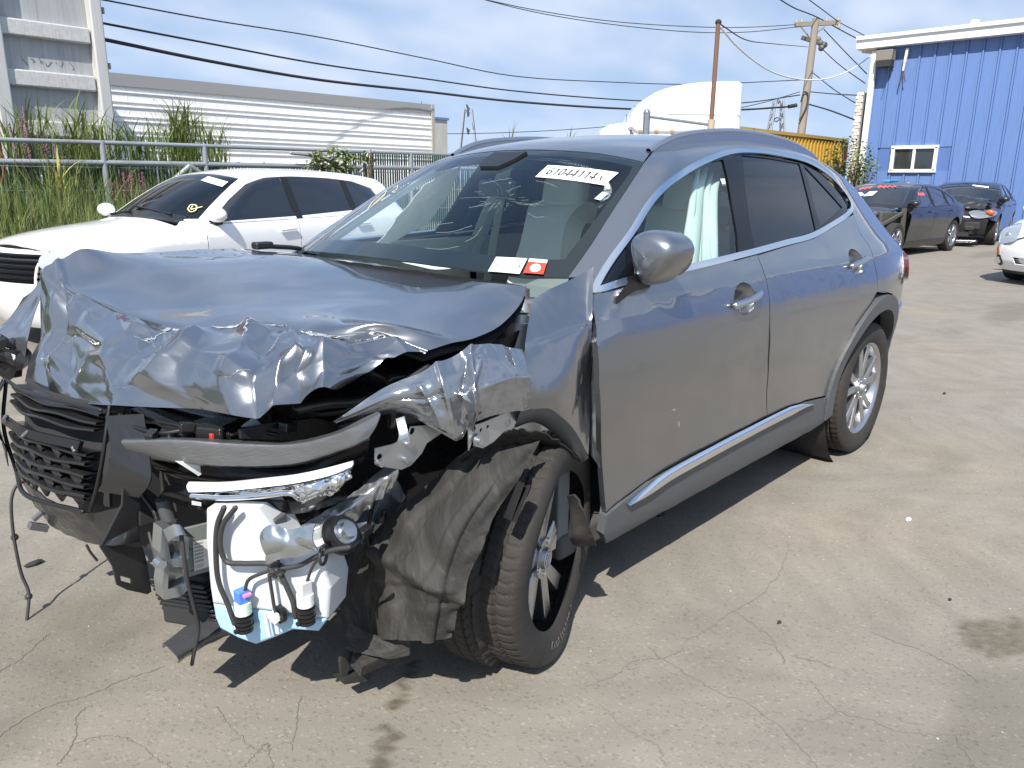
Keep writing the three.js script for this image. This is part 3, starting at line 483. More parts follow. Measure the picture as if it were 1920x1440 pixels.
function alloyWheel(name, pos, turn, camber, { broken = false, tyre, R = .243 } = {}) {
  const w = new THREE.Group(); w.name = name; w.position.set(...pos); w.rotation.set(0, turn, 0, 'YXZ'); w.rotation.x = camber; suv.add(w);
  part('tyre', tyre ?? tyreGeo(), M.tyre, w);
  const z0 = .088;
  if (!broken) {
    const lip = [[.205, -.09], [.225, -.095], [.243, -.10], [.247, -.097], [.243, -.085], [.222, -.03], [.222, .03], [.228, .07], [.246, .092], [.249, .101], [.245, .104], [.238, .1], [.222, .085], [.214, .03], [.205, -.09]].map(a => new THREE.Vector2(a[0], a[1]));
    const rimG = new THREE.LatheGeometry(lip, 72); rimG.rotateX(Math.PI / 2); part('rim', rimG, M.alloy, w);
    for (let i = 0; i < 5; i++) part('spoke', spokePair(i + .28, 5, .045, .232, z0), M.alloy, w);
    for (let i = 0; i < 5; i++) { const a = (i + .28) / 5 * 6.283, g = box(.14, .05, .016, .155, 0, z0 - .038, .006); g.rotateZ(a); part('spoke_pocket', g, M.alloyDark, w); }
  } else {
    for (const i of [0, 1, 2, 3, 4]) part('spoke', spokePair(i + .18, 5, .045, i === 0 ? .12 : .24, z0, 1.1), M.alloy, w);
    { const bz = [[.20, -.09], [.235, -.095], [.222, -.03], [.222, .03], [.21, .03], [.205, -.09]].map(a => new THREE.Vector2(a[0], a[1])); part('rim', new THREE.LatheGeometry(bz, 60).rotateX(Math.PI / 2), M.alloyDark, w); }
    for (const i of [1, 3, 4]) { const a = (i + .18) / 5 * 6.283, g = box(.15, .085, .014, .155, 0, z0 - .034, .005); g.rotateZ(a); part('spoke_pocket', g, M.alloyDark, w); }
  }
  const hub = cyl(.062, .066, .05, 32); hub.rotateX(Math.PI / 2); hub.translate(0, 0, z0 - .018); part('hub', hub, M.alloy, w);
  const cap = cyl(.031, .034, .012, 32); cap.rotateX(Math.PI / 2); cap.translate(0, 0, z0 + .012); const cp = part('hub_cap', cap, M.alloyDark, w);
  const ring = new THREE.TorusGeometry(.030, .0025, 8, 40); ring.translate(0, 0, z0 + .018);
  const sh = [-1, 0, 1].map(i => { const g = new THREE.TorusGeometry(.009, .0022, 6, 16, 4.4); g.scale(.8, 1.3, 1); g.rotateZ(.5); g.translate(i * .010, i * .007, z0 + .019); return g; });
  part('hub_emblem', merge([ring, ...sh]), M.satin, w);
  for (let i = 0; i < 5; i++) { const a = (i + .78) / 5 * 6.283, g = cyl(.0095, .0095, .03, 6); g.rotateX(Math.PI / 2); g.translate(Math.cos(a) * .052, Math.sin(a) * .052, z0 - .004); part('lug_nut', g, M.chrome, w); }
  const disc = cyl(.165, .165, .024, 40); disc.rotateX(Math.PI / 2); disc.translate(0, 0, -.0); part('brake_disc', disc, M.brake, w);
  part('brake_caliper', box(.07, .16, .09, -.13, .04, .0, .015), M.alloyDark, w);
  return w;
}
alloyWheel('rear_wheel', [2.79, .354, .805], 0, 0);
alloyWheel('rear_wheel', [2.79, .354, -.805], Math.PI, 0);
// wheel houses and floor pan
{
  const wh = (x, s) => { const g = new THREE.CylinderGeometry(.45, .45, .36, 32, 1, true, -Math.PI * .55, Math.PI * 1.1); g.rotateX(Math.PI / 2); g.rotateZ(Math.PI / 2); g.rotateZ(-Math.PI / 2); g.translate(x, .40, s * .70); return g; };
  for (const s of [1, -1]) { const g = new THREE.CylinderGeometry(.455, .455, .4, 36, 1, true, Math.PI * .56, Math.PI * .88); g.rotateX(-Math.PI / 2); g.translate(2.779, .38, s * .69); part('rear_wheel_house', merge([g, box(.9, .5, .01, 2.78, .62, s * .49)]), M.dark, suv); }
  part('floor_pan', merge([box(2.0, .09, 1.62, 1.37, .255, 0, .02), box(1.2, .1, 1.0, 2.9, .33, 0, .02)]), std(.07, .07, .072, .8), suv);
}


// ---------- cabin ----------
{
  const trim = std(.45, .46, .44, .8), lining = std(.74, .74, .70, .9), dashM = std(.19, .205, .21, .8), seatM = std(.74, .74, .69, .8, 0, { bumpMap: grit, bumpScale: .001 });
  part('headliner', S.drape([S.top(1.16, .5), ...[1.5, 2.0, 2.5, 3.0].map(x => S.top(x, .5)), ...[3.0, 2.5, 2.0, 1.5].map(x => S.top(x, -.5)), S.top(1.16, -.5)], 90, { off: -.045, rim: 0, cell: .15 }), lining, suv);
  const dash = part('dashboard', sheet([
    [-.74, -.4, 0, .4, .74].map(z => V(baseX(z) + .03, 1.03 - .02 * Math.abs(z), z)), [-.74, -.4, 0, .4, .74].map(z => V(.70, 1.025, z)), [-.74, -.4, 0, .2, .74].map(z => V(.90, .985 + (z > .1 && z < .6 ? .02 : 0), z)),
    [-.74, -.4, 0, .4, .74].map(z => V(.96, .90, z)), [-.74, -.4, 0, .4, .74].map(z => V(.90, .62, z)), [-.74, -.4, 0, .4, .74].map(z => V(.80, .45, z))], { nu: 24, nv: 30, thick: .01 }), dashM, suv);
  part('instrument_hood', sheet([0, .5, 1].map(t => [0, 1, 2, 3, 4, 5, 6].map(i => { const a = i / 6 * Math.PI; return V(lerp(.78, .96, t), .985 + Math.sin(a) * lerp(.03, .085, t), .37 - Math.cos(a) * .2); })), { nu: 18, nv: 8, thick: .006 }), dashM, dash);
  part('air_vent', merge([-.55, .62].map(z => box(.03, .08, .14, .95, .88, z, .01))), M.blackSat, dash);
  const w = new THREE.Group(); w.name = 'steering_wheel'; w.position.set(1.02, .93, .37); w.rotation.set(0, Math.PI / 2, 0); suv.add(w);
  const ring = new THREE.TorusGeometry(.178, .016, 12, 48); ring.rotateX(.42); part('rim', ring, M.blackSat, w);
  part('spokes', merge([bar([-.17, 0, 0], [.17, 0, 0], .018), bar([0, 0, 0], [0, -.15, -.06], .018), roughen(new THREE.SphereGeometry(.08, 20, 14).scale(1, .85, .6), .02, 9)]), M.greyPl, w);
  part('column', bar([0, 0, 0], [0, -.1, -.25], .04, 16), M.blackPl, w);
  for (const z of [.37, -.37]) {
    const back = sheet([-1, -.9, -.5, 0, .5, .9, 1].map(t => [[1.46, .48], [1.52, .62], [1.60, .82], [1.68, 1.02], [1.73, 1.17], [1.75, 1.22], [1.80, 1.2]].map(([x, y], k) => V(x - .05 * Math.pow(Math.abs(t), 3) * (k < 5 ? 1 : 0) + .03, y, z + t * (.235 - .012 * k)))), { nu: 26, nv: 18, thick: .09 });
    const st = part('front_seat', back, seatM, suv);
    part('seat_cushion', roughen(box(.54, .17, .5, 1.25, .50, z, .07), .01, 5), seatM, st);
    part('head_restraint', (() => { const g = new RoundedBoxGeometry(.11, .20, .27, 6, .05); g.rotateZ(-.2); g.translate(1.80, 1.345, z); return g; })(), seatM, st);
    part('restraint_post', merge([bar([1.79, 1.2, z - .06], [1.80, 1.3, z - .06], .008), bar([1.79, 1.2, z + .06], [1.80, 1.3, z + .06], .008)]), M.steel, st);
  }
  const rs = part('rear_seat', roughen(box(.14, .62, 1.3, 2.62, .86, 0, .06, 0, -.25), .01, 5), seatM, suv);
  part('seat_cushion', box(.5, .16, 1.3, 2.3, .52, 0, .06), seatM, rs);
  for (const z of [.42, -.42]) part('head_restraint', box(.1, .16, .24, 2.72, 1.24, z, .04, 0, -.2), seatM, rs);
  part('centre_console', box(.9, .28, .2, 1.3, .5, 0, .04), M.blackPl, suv);
  // inner door trims and pillars
  for (const s of [1, -1]) {
    for (const [x0, x1] of [[.58, 1.58], [1.64, 2.35]]) part('door_trim', sheet([[.28, .62, .95, 1.06, 1.12].map(y => V(x0, y, s * (S.at(x0, y).z - .075 - (y < .7 ? .0 : 0)))), [.28, .62, .95, 1.06, 1.12].map(y => V((x0 + x1) / 2, y, s * (S.at((x0 + x1) / 2, y).z - .085))), [.28, .62, .95, 1.06, 1.12].map(y => V(x1, y, s * (S.at(x1, y).z - .075)))], { nu: 16, nv: 10, thick: .01 }), s > 0 ? dashM : trim, suv);
    part('pillar_trim', thicken(sheet([[1.0, 1.12, 1.3, 1.45, 1.52].map((y, i) => V(1.56 + .012 * i, y, s * (S.at(1.6, y).z - .05))), [1.0, 1.12, 1.3, 1.45, 1.52].map((y, i) => V(1.68, y, s * (S.at(1.66, y).z - .05)))], { nu: 10, nv: 4 }), .012), lining, suv);
    part('windshield_pillar_trim', thicken(sheet([wsEdge.map(q => V(q[0] + .01, q[1] - .02, s * (q[2] - .012))), wsEdge.map(q => V(q[0] + .07, q[1] - .03, s * (q[2] + .01)))], { nu: 16, nv: 3 }), .01), s > 0 ? M.hdpeTrim = std(.62, .66, .56, .7) : lining, suv);
    part('seat_belt', thicken(sheet([[V(1.62, 1.42, s * .66), V(1.58, 1.1, s * .70), V(1.55, .7, s * .76)], [V(1.67, 1.42, s * .655), V(1.63, 1.1, s * .695), V(1.60, .7, s * .755)]], { nu: 10, nv: 3 }), .003), s < 0 ? std(.5, .5, .44, .8) : M.fabricDark, suv);
  }
  // deployed curtain air bags
  part('curtain_airbag', thicken(sheet([
    [[1.408,1.45,.6],[1.457,1.459,.6],[1.516,1.46,.6],[1.579,1.452,.6],[1.626,1.436,.6]],
    [[1.299,1.374,.66],[1.286,1.384,.69],[1.406,1.377,.65],[1.394,1.37,.69],[1.498,1.352,.66]],
    [[1.204,1.258,.7],[1.192,1.27,.74],[1.326,1.258,.7],[1.321,1.256,.74],[1.427,1.243,.71]],
    [[1.099,1.109,.74],[1.114,1.111,.78],[1.27,1.103,.74],[1.278,1.116,.78],[1.382,1.119,.75]],
    [[1.083,.993,.74],[1.122,.993,.78],[1.291,.982,.74],[1.303,.999,.78],[1.419,.991,.75]]], { nu: 40, nv: 30, crumple: (u, v, q) => .012 * Math.sin(u * 26 + v * 3) }), .003), M.bag, suv);
  part('curtain_airbag', thicken(sheet([
    [V(.98, 1.36, -.58), V(1.10, 1.43, -.57), V(1.24, 1.47, -.56)], [V(.88, 1.20, -.66), V(1.04, 1.28, -.65), V(1.20, 1.32, -.64)], [V(.78, 1.08, -.70), V(.96, 1.14, -.70), V(1.12, 1.2, -.69)]], { nu: 20, nv: 16, crumple: (u, v, q) => .012 * fbm(q.x * 8, q.y * 8, 2, 2) }), .003), M.bag, suv);
  // sensor housing and mirror behind the glass
  const sh = part('sensor_housing', sheet([[S.top(.985, -.09), S.top(.98, 0), S.top(.985, .09)], [S.top(.92, -.08), S.top(.92, 0), S.top(.92, .08)], [S.top(.86, -.05), S.top(.86, 0), S.top(.86, .05)]].map(r => r.map(q => q.add(V(.012, -.018, 0)))), { nu: 8, nv: 8, thick: .03 }), M.blackSat, suv);
  part('rear_view_mirror', new RoundedBoxGeometry(.045, .075, .25, 3, .018).rotateY(-.25).translate(.93, 1.375, -.02), M.blackSat, sh);

  // stickers, writing and cracks on the windshield
  const on = (px, o = .004) => px.map(q => { const v = vv(q); return v.addScaledVector(S.N(v), o); });
  const quad = (name, P, t, par) => { const A = on(P), n = 6, pos = [], uv = [], idx = []; for (let i = 0; i <= n; i++) for (let j = 0; j <= n; j++) { const a = A[0].clone().lerp(A[1], i / n), b = A[3].clone().lerp(A[2], i / n), q = a.lerp(b, j / n), s = S.solve(q.clone().addScaledVector(S.N(q), -.2), S.N(q)); s.addScaledVector(S.N(s), .0035); pos.push(s.x, s.y, s.z); uv.push(i / n, 1 - j / n); } for (let i = 0; i < n; i++) for (let j = 0; j < n; j++) { const a = i * (n + 1) + j; idx.push(a, a + n + 1, a + n + 2, a, a + n + 2, a + 1); } return part(name, geoFrom(pos, idx, uv), new THREE.MeshStandardMaterial({ map: t, roughness: .5, side: THREE.DoubleSide }), par); };
  quad('lot_number_sticker', [[.91,1.465,.268],[.962,1.439,.557],[.875,1.394,.56],[.826,1.422,.279]], canvasTex(1024, 288, (c, w, h) => { c.fillStyle = '#f6f6f4'; c.fillRect(0, 0, w, h); c.fillStyle = '#161616'; c.font = 'bold 230px sans-serif'; c.save(); c.scale(.72, 1); c.fillText('61044114', 120, 220); c.font = 'bold 150px sans-serif'; c.fillText('X', 1190, 220); c.restore(); }), windshield);
  quad('inspection_sticker', [[.415,1.168,.477],[.457,1.167,.575],[.392,1.125,.601],[.352,1.128,.502]], canvasTex(512, 360, (c, w, h) => { c.fillStyle = '#eef3ee'; c.fillRect(0, 0, w, h); c.strokeStyle = '#7fae9a'; c.lineWidth = 10; c.strokeRect(14, 14, w - 28, h - 28); c.fillStyle = '#222'; c.font = 'bold 92px sans-serif'; c.fillText('9', 60, 220); c.fillText('24', 370, 220); c.fillStyle = '#8a9a98'; for (let i = 0; i < 18; i++) { c.fillRect(110 + i * 16, 70 + (i % 3) * 3, 11, 26); c.fillRect(110 + i * 16, 280 - (i % 3) * 3, 11, 26); } c.fillStyle = '#c9d6d0'; c.fillRect(180, 150, 150, 60); }), windshield);
  quad('registration_sticker', [[.461,1.167,.581],[.485,1.165,.637],[.43,1.126,.667],[.402,1.128,.608]], canvasTex(320, 320, (c, w, h) => { c.fillStyle = '#c8422f'; c.fillRect(0, 0, w, h); c.fillStyle = '#d8e6dc'; c.fillRect(0, 0, w, 70); c.fillStyle = '#38524a'; for (let i = 0; i < 11; i++) c.fillRect(20 + i * 25, 20, 16, 32); c.fillStyle = '#e9efe6'; c.beginPath(); c.arc(160, 195, 88, 0, 7); c.fill(); c.fillStyle = '#2f8a66'; c.font = 'bold 60px sans-serif'; c.fillText('2024', 88, 250); c.fillRect(110, 150, 100, 22); }), windshield);
  quad('toll_tag', [[.842,1.373,.578],[.844,1.367,.602],[.8,1.345,.602],[.797,1.349,.577]], canvasTex(128, 128, (c, w, h) => { c.fillStyle = '#bfe0dc'; c.fillRect(0, 0, w, h); c.fillStyle = '#dff'; c.fillRect(20, 50, 88, 30); }), windshield);
  const crackM = phy(.34, .40, .40, .35, 0), nOf = q => S.N(q), cr = [];
  const snap = q => { const n = S.N(q), s = S.solve(q.clone().addScaledVector(n, -.15), n); return s.addScaledVector(n, .002); };
  const c0 = vv([.67,1.344,.248]);
  const T1 = V(0, 0, 1), T2 = V(.86, .5, 0);
  const gs = () => (rnd() + rnd() + rnd()) / 1.5 - 1;
  for (let i = 0; i < 34; i++) { const ox = gs() * .16, oy = gs() * .07, a = Math.atan2(oy, ox) + rr(-.5, .5), L = rr(.012, .06), b = rr(-6, 6), P = []; for (let k = 0; k <= 5; k++) { const r = L * k / 5; P.push(snap(c0.clone().addScaledVector(T1, ox + Math.cos(a + b * r) * r).addScaledVector(T2, oy + Math.sin(a + b * r) * r))); } cr.push(ribbon(P, rr(.0002, .0005), nOf, .0004)); }
  for (let i = 0; i < 4; i++) { const a = i / 4 * 6.283 + rr(-.4, .4), L = rr(.1, .24), b = rr(-2, 2), P = []; for (let k = 0; k <= 8; k++) { const r = .04 + (L - .04) * k / 8; P.push(snap(c0.clone().addScaledVector(T1, Math.cos(a + b * r) * r * 1.2).addScaledVector(T2, Math.sin(a + b * r) * r * .7))); } cr.push(ribbon(P, rr(.0002, .0004), nOf, .0004)); }
  for (const L of [[[.36,1.181,.191],[.374,1.182,.262],[.405,1.192,.309]], [[.442,1.229,.154],[.463,1.235,.22],[.51,1.255,.266]], [[.52,1.255,.308],[.464,1.222,.326],[.433,1.207,.313]], [[.747,1.396,.08],[.781,1.411,.146],[.798,1.417,.185]], [[.669,1.326,.371],[.688,1.33,.405],[.717,1.343,.417]], [[.636,1.301,.414],[.629,1.288,.458],[.643,1.291,.482]], [[.482,1.253,.115],[.506,1.262,.174]], [[.805,1.408,.3],[.806,1.399,.364],[.797,1.387,.409]], [[.596,1.312,.163],[.619,1.321,.209],[.638,1.329,.231]]]) cr.push(ribbon(catmull(L.map(q => snap(vv(q))), 14), .0006, nOf, .0006));
  part('windshield_cracks', merge(cr), crackM, windshield);
  const yel = std(.80, .66, .34, .6), wr = [];
  for (const L of [[[.652,1.287,-.521],[.744,1.315,-.604],[.82,1.343,-.643],[.858,1.359,-.657],[.752,1.334,-.545],[.692,1.308,-.521],[.657,1.291,-.512]], [[.688,1.304,-.53],[.796,1.347,-.585]], [[.855,1.374,-.598],[.856,1.381,-.572],[.79,1.364,-.502],[.783,1.357,-.515],[.758,1.356,-.462]]]) wr.push(ribbon(catmull(L.map(q => snap(vv(q))), 40), .004, nOf, .0006));
  part('crayon_scribble', merge(wr), yel, windshield);
  // remains of the far-side door mirror, beside the cowl corner
  part('black_arm', merge([tube([[.217,1.145,-.7],[.294,1.136,-.71],[.388,1.126,-.72],[.444,1.117,-.74]], .010, 16), box(.08, .03, .05, ...[.246,1.144,-.7], .01)]), M.blackPl, suv);
  const pap = thicken(sheet([[[.82,1.06,-.554],[.861,1.055,-.424],[1.048,1.055,-.416],[1.039,1.065,-.224]], [[.785,1.055,-.461],[.848,1.048,-.373],[.981,1.048,-.344],[.996,1.06,-.204]], [[.768,1.05,-.333],[.773,1.044,-.234],[.859,1.044,-.211],[.931,1.052,-.188]]], { nu: 20, nv: 8 }), .001);
  solo('paper_sheet', pap, M.paper, 'white paper sheet lying on the dashboard behind the cracked windshield', 'paper');
}


// ---------- wrecked front end ----------
M.paintBare = phy(.30, .315, .34, .30, .85, { clearcoat: .8, clearcoatRoughness: .06, roughnessMap: smudge });
M.liner = std(.075, .073, .070, .85, 0, { map: grime, bumpMap: grit, bumpScale: .0008 });
const ridge = (x, y, z, o = 3) => { let s = 0, a = 1, n = 0; for (let i = 0; i < o; i++) { s += a * (1 - Math.abs(noise3(x, y, z))); n += a; a *= .5; x *= 2.1; y *= 2.1; z *= 2.1; } return s / n; };
// hood: flat and wavy behind, folded down and crushed in front
const hoodRows = [
  [[.415,1.099,-.76],[.452,1.094,-.6],[.459,1.095,-.4],[.447,1.092,-.2],[.424,1.09,0],[.391,1.088,.2],[.342,1.092,.4],[.308,1.102,.58],[.272,1.113,.74]],
  [[.154,1.13,-.76],[.183,1.124,-.6],[.192,1.119,-.4],[.212,1.107,-.2],[.231,1.089,0],[.236,1.076,.2],[.226,1.07,.4],[.238,1.068,.58],[.25,1.07,.74]],
  [[-.082,1.134,-.77],[-.058,1.126,-.6],[-.036,1.114,-.4],[-.005,1.093,-.2],[.035,1.071,0],[.062,1.054,.2],[.074,1.044,.4],[.107,1.037,.58],[.165,1.014,.74]],
  [[-.295,1.144,-.78],[-.283,1.126,-.6],[-.255,1.103,-.39],[-.221,1.072,-.18],[-.179,1.046,.03],[-.157,1.036,.25],[-.123,1.03,.44],[-.07,1.023,.6],[.05,.995,.75]],
  [[-.413,1.165,-.8],[-.415,1.084,-.62],[-.393,1.049,-.39],[-.377,1.017,-.1],[-.345,1.02,.14],[-.284,1.026,.3],[-.252,1.031,.5],[-.166,1.045,.63],[-.021,.992,.74]],
  [[-.478,1.13,-.818],[-.521,1.05,-.63],[-.506,1.02,-.399],[-.482,.995,-.038],[-.433,1,.185],[-.348,1.012,.323],[-.309,1.01,.523],[-.183,1.02,.617],[-.107,.98,.73]],
  [[-.538,1.02,-.818],[-.584,.97,-.571],[-.577,.95,-.32],[-.564,.955,.038],[-.528,.97,.285],[-.467,.985,.51],[-.37,.985,.572],[-.286,.985,.656],[-.201,.97,.716]],
  [[-.627,.86,-.752],[-.643,.84,-.542],[-.642,.85,-.275],[-.63,.885,.07],[-.587,.91,.308],[-.528,.935,.575],[-.447,.945,.625],[-.385,.955,.691],[-.287,.955,.697]],
  [[-.68,.72,-.69],[-.689,.74,-.437],[-.687,.78,-.121],[-.655,.825,.187],[-.6,.855,.385],[-.567,.885,.642],[-.515,.905,.698],[-.472,.925,.733],[-.344,.945,.698]],
];
const mixRow = (a, b, t) => a.map((q, i) => vv(q).lerp(vv(b[i]), t));
hoodRows.splice(5, 0, mixRow(hoodRows[4], hoodRows[5], .86)); hoodRows.splice(7, 0, mixRow(hoodRows[6], hoodRows[7], .14));
const segD = (u, v, [a, b, c, d]) => { const x = c - a, y = d - b, t = clamp(((u - a) * x + (v - b) * y) / (x * x + y * y)); return Math.hypot(u - a - x * t, v - b - y * t); };
const folds = [ // [u0, v0, u1, v1, depth, width] over the hood: u far side to near side, v glass to lip
  [.60, .66, .585, 1.0, .026, .030], [.60, .66, .70, .80, .012, .03], [.30, .86, .52, .84, .020, .03], [.40, .78, .36, .93, -.014, .025], [.20, .60, .16, .80, .018, .025], [.10, .58, .07, .82, .014, .022], [.28, .64, .26, .76, .016, .022],
  [.36, .62, .44, .76, -.016, .025], [.72, .66, .86, .80, .010, .02], [.88, .66, .80, .86, -.010, .02], [.50, .70, .46, .84, .018, .03], [.02, .72, .30, .84, -.014, .03], [.66, .62, .60, .67, .02, .02], [.78, .58, .84, .68, -.014, .02], [.44, .90, .56, .97, .014, .03], [.12, .86, .26, .98, -.012, .03]];
for (let k = 0; k < 34; k++) { const u = rr(.02, .98), v = rr(.64, .93), a = rr(0, 6.28), L = rr(.05, .20), w = rr(-.4, 1); folds.push([u, v, u + Math.cos(a) * L, clamp(v + Math.sin(a) * L * .8, .62, .96), .011 * (w > 0 ? .6 + w : -.8), rr(.012, .028)]); }
// flat facets with crisp edges: difference of two convex piecewise-linear surfaces
const facets = (n, w, h) => { const c = []; for (let i = 0; i < n; i++) c.push([rr(0, w), rr(0, h)]); return (x, y) => { let m = -1e9; for (const [a, b] of c) m = Math.max(m, 2 * (a * x + b * y) - a * a - b * b); return m; }; };
const fA = facets(46, 1.5, .5), fB = facets(46, 1.5, .5), fC = facets(170, 1.5, .5), fD = facets(170, 1.5, .5);
const hoodCr = (u, v, q) => {
  const f = sstep(.56, .66, v), top = 1 - f, e = sstep(0, .05, v) * (1 - .65 * sstep(.86, 1, v));
  let d = top * (.006 * Math.sin(u * 7 + v * 4) * sstep(.1, .4, v) + .004 * fbm(q.x * 2.5, q.y * 2.5, q.z * 2.5, 2) - .010 * Math.exp(-(((u - .62 - v * .25) / .06) ** 2)) * sstep(.15, .4, v));
  const X = u * 1.5, Yv = (v - .55) * 1.1; d += f * (.012 * (ridge(q.x * 2.6 + 3.3, q.y * 3.4, q.z * 3.1, 1) - .75) + 2.0 * (fA(X, Yv) - fB(X, Yv)) + .35 * (fC(X, Yv) - fD(X, Yv)) * (.4 + .6 * sstep(.2, -.3, noise3(X * 3, Yv * 3, 2))));
  for (const s of folds) { const r = segD(u, v, s) / s[5]; if (r < 5) d -= .75 * s[4] * Math.exp(-r * .8); }
  return d * e;
};
const hood = part('hood', thicken(sheet(hoodRows, { nu: 220, nv: 220, crumple: hoodCr }), .0012), M.paint, suv);
{ // scraped, bare patches along the folds
  const gp = hood.geometry.attributes.position, gn = hood.geometry.attributes.normal, NV = 220, smp = (u, v) => { const i = Math.round(clamp(u) * 220), j = Math.round(clamp(v) * NV), k = i * (NV + 1) + j; return [V(gp.getX(k), gp.getY(k), gp.getZ(k)), V(gn.getX(k), gn.getY(k), gn.getZ(k))]; };
  const sc = []; const scrape = (u0, v0, u1, v1, w) => { const P = [], Ns = []; for (let i = 0; i <= 26; i++) { const t = i / 26, [q, n] = smp(lerp(u0, u1, t) + .003 * noise3(t * 3, u0 * 9, 1), lerp(v0, v1, t) + .004 * noise3(t * 4, v0 * 9, 4)); if (n.y - n.x < 0) n.negate(); P.push(q.addScaledVector(n, .0025)); Ns.push(n); } let k = 0; sc.push(ribbon(P, t => w * (.15 + Math.abs(noise3(t * 8, u0 * 20, 7))), () => Ns[k++], .0004)); };
  scrape(.30, .665, .42, .672, .012); scrape(.42, .672, .50, .665, .016); scrape(.50, .668, .66, .672, .010); scrape(.66, .672, .80, .65, .014); scrape(.12, .66, .28, .668, .006); scrape(.60, .69, .596, .76, .008); scrape(.70, .66, .82, .70, .010); scrape(.38, .78, .42, .73, .010); scrape(.84, .68, .92, .70, .012);
  for (let i = 0; i < 10; i++) { const u = rr(.08, .95), v = rr(.66, .96), a = rr(-.05, .05), l = rr(.01, .05); scrape(u, v, u + l, v + a, rr(.0012, .003)); }
  part('hood_scrapes', merge(sc), std(.50, .52, .53, .40, .6), hood);
}
hood.userData.label = 'grey hood folded and crushed along its front edge';
part('hood_inner_frame', sheet(hoodRows.slice(0, 8).map(r => r.map((q, i) => { const v = vv(q); v.y -= .035; v.x += .02; v.z *= .97; return v; })), { nu: 20, nv: 20, thick: .01 }), M.dark, hood);
// far-side fender, bent outwards past the hood corner
part('front_fender', thicken(sheet([
  [[-.474,1.132,-.84],[-.525,1.024,-.86],[-.583,.893,-.88],[-.628,.745,-.87]],
  [[-.501,1.076,-.9],[-.558,.951,-.94],[-.621,.85,-.95],[-.649,.758,-.93]],
  [[-.544,1.007,-.95],[-.605,.9,-1],[-.665,.836,-1.02],[-.679,.771,-.98]],
  [[-.569,.978,-.97],[-.64,.868,-1.05],[-.706,.823,-1.08],[-.709,.783,-1.02]]], { nu: 24, nv: 24, crumple: (u, v, q) => .008 * fbm(q.x * 5, q.y * 5, q.z * 5, 2) }), .0015), M.paintBare, suv);
part('front_fender_back', sheet([[[.42, 1.05, -.86], [.1, 1.06, -.87], [-.2, 1.05, -.88], [-.45, 1.06, -.86]], [[.45, .85, -.94], [.12, .84, -.95], [-.2, .84, -.96], [-.5, .85, -.94]], [[.5, .45, -.90], [.40, .60, -.93], [-.1, .74, -.95], [-.45, .6, -.92]]], { nu: 16, nv: 12, thick: .002 }), M.paint, suv);
part('broken_fog_lamp', roughen(new THREE.IcosahedronGeometry(.07, 3).translate(...[-.657,.78,-.95]), .05, 14), M.blackPl, suv);
// near-side fender: torn, creased front tip
const fFolds = [[.42, 0, .46, 1, .020, .035], [.62, .0, .66, 1, .030, .025], [.62, .1, .52, .8, -.012, .03], [.30, .2, .40, .9, .010, .025], [.70, .2, .64, .7, .014, .03], [.78, .55, 1, .42, .008, .04], [.5, .45, .62, .62, .014, .02], [.2, .5, .4, .4, -.008, .03]];
const fendCr = (u, v, q) => { let d = .008 * (ridge(q.x * 5, q.y * 5, q.z * 4 + 2, 1) - .7) + .003 * fbm(q.x * 18, q.y * 18, 3, 2); for (const k of fFolds) { const r = segD(u, v, k) / k[5]; if (r < 4) d -= k[4] * Math.exp(-r); } return d * sstep(.05, .25, u); };
part('front_fender', thicken(sheet([
  [[-.396,.847,.72],[-.281,.932,.8],[-.222,.961,.85],[-.162,.989,.88],[-.091,1.016,.9],[-.031,1.011,.91],[.076,.978,.9]],
  [[-.386,.843,.72],[-.29,.91,.82],[-.237,.92,.88],[-.184,.938,.92],[-.13,.956,.93],[-.063,.961,.95],[.037,.938,.955]],
  [[-.373,.842,.72],[-.28,.884,.82],[-.237,.876,.89],[-.184,.873,.93],[-.154,.889,.94],[-.083,.907,.965],[.041,.877,.96]],
  [[-.358,.841,.72],[-.261,.857,.81],[-.235,.837,.88],[-.168,.802,.92],[-.141,.823,.92],[-.082,.847,.955],[.048,.831,.955]]], { nu: 120, nv: 60, crumple: fendCr }), .0015), M.paintBare, suv).userData.label = 'torn scratched front tip of the fender';
part('front_fender_rear', thicken(sheet([
  [[.229,1.085,.8],[.305,1.112,.81],[.4,1.131,.81],[.45,1.15,.82],[.471,1.162,.83]],
  [[.113,.993,.88],[.2,1,.89],[.282,1.014,.895],[.349,1.021,.9],[.366,1.023,.91]],
  [[.089,.982,.9],[.165,.991,.92],[.24,1,.93],[.313,1.005,.925],[.366,.984,.91]],
  [[.037,.931,.955],[.127,.915,.955],[.213,.892,.955],[.31,.862,.925],[.385,.834,.9]],
  [[.031,.88,.965],[.112,.864,.965],[.202,.823,.955],[.311,.757,.925],[.386,.719,.9]],
  [[.043,.832,.955],[.112,.824,.955],[.201,.771,.95],[.287,.699,.93],[.373,.608,.905]]], { nu: 48, nv: 70, crumple: (u, v, q) => .004 * (ridge(q.x * 7, q.y * 5, 3, 2) - .5) + .012 * Math.sin(u * 7 + v * 3) * sstep(.45, .6, v) * .5 }), .0015), M.paint, suv);
part('fender_flange', thicken(sheet([
  [[.362,1.026,.905],[.392,.94,.9],[.416,.82,.895],[.435,.681,.895],[.451,.538,.9]],
  [[.375,1.019,.88],[.398,.918,.87],[.408,.816,.865],[.42,.695,.865],[.438,.587,.87]],
  [[.419,1,.83],[.45,.9,.81],[.453,.797,.81],[.476,.67,.81],[.467,.572,.84]]], { nu: 30, nv: 10, crumple: (u, v, q) => .006 * fbm(q.y * 12, q.x * 5, 2, 2) }), .0015), M.paintBare, suv);
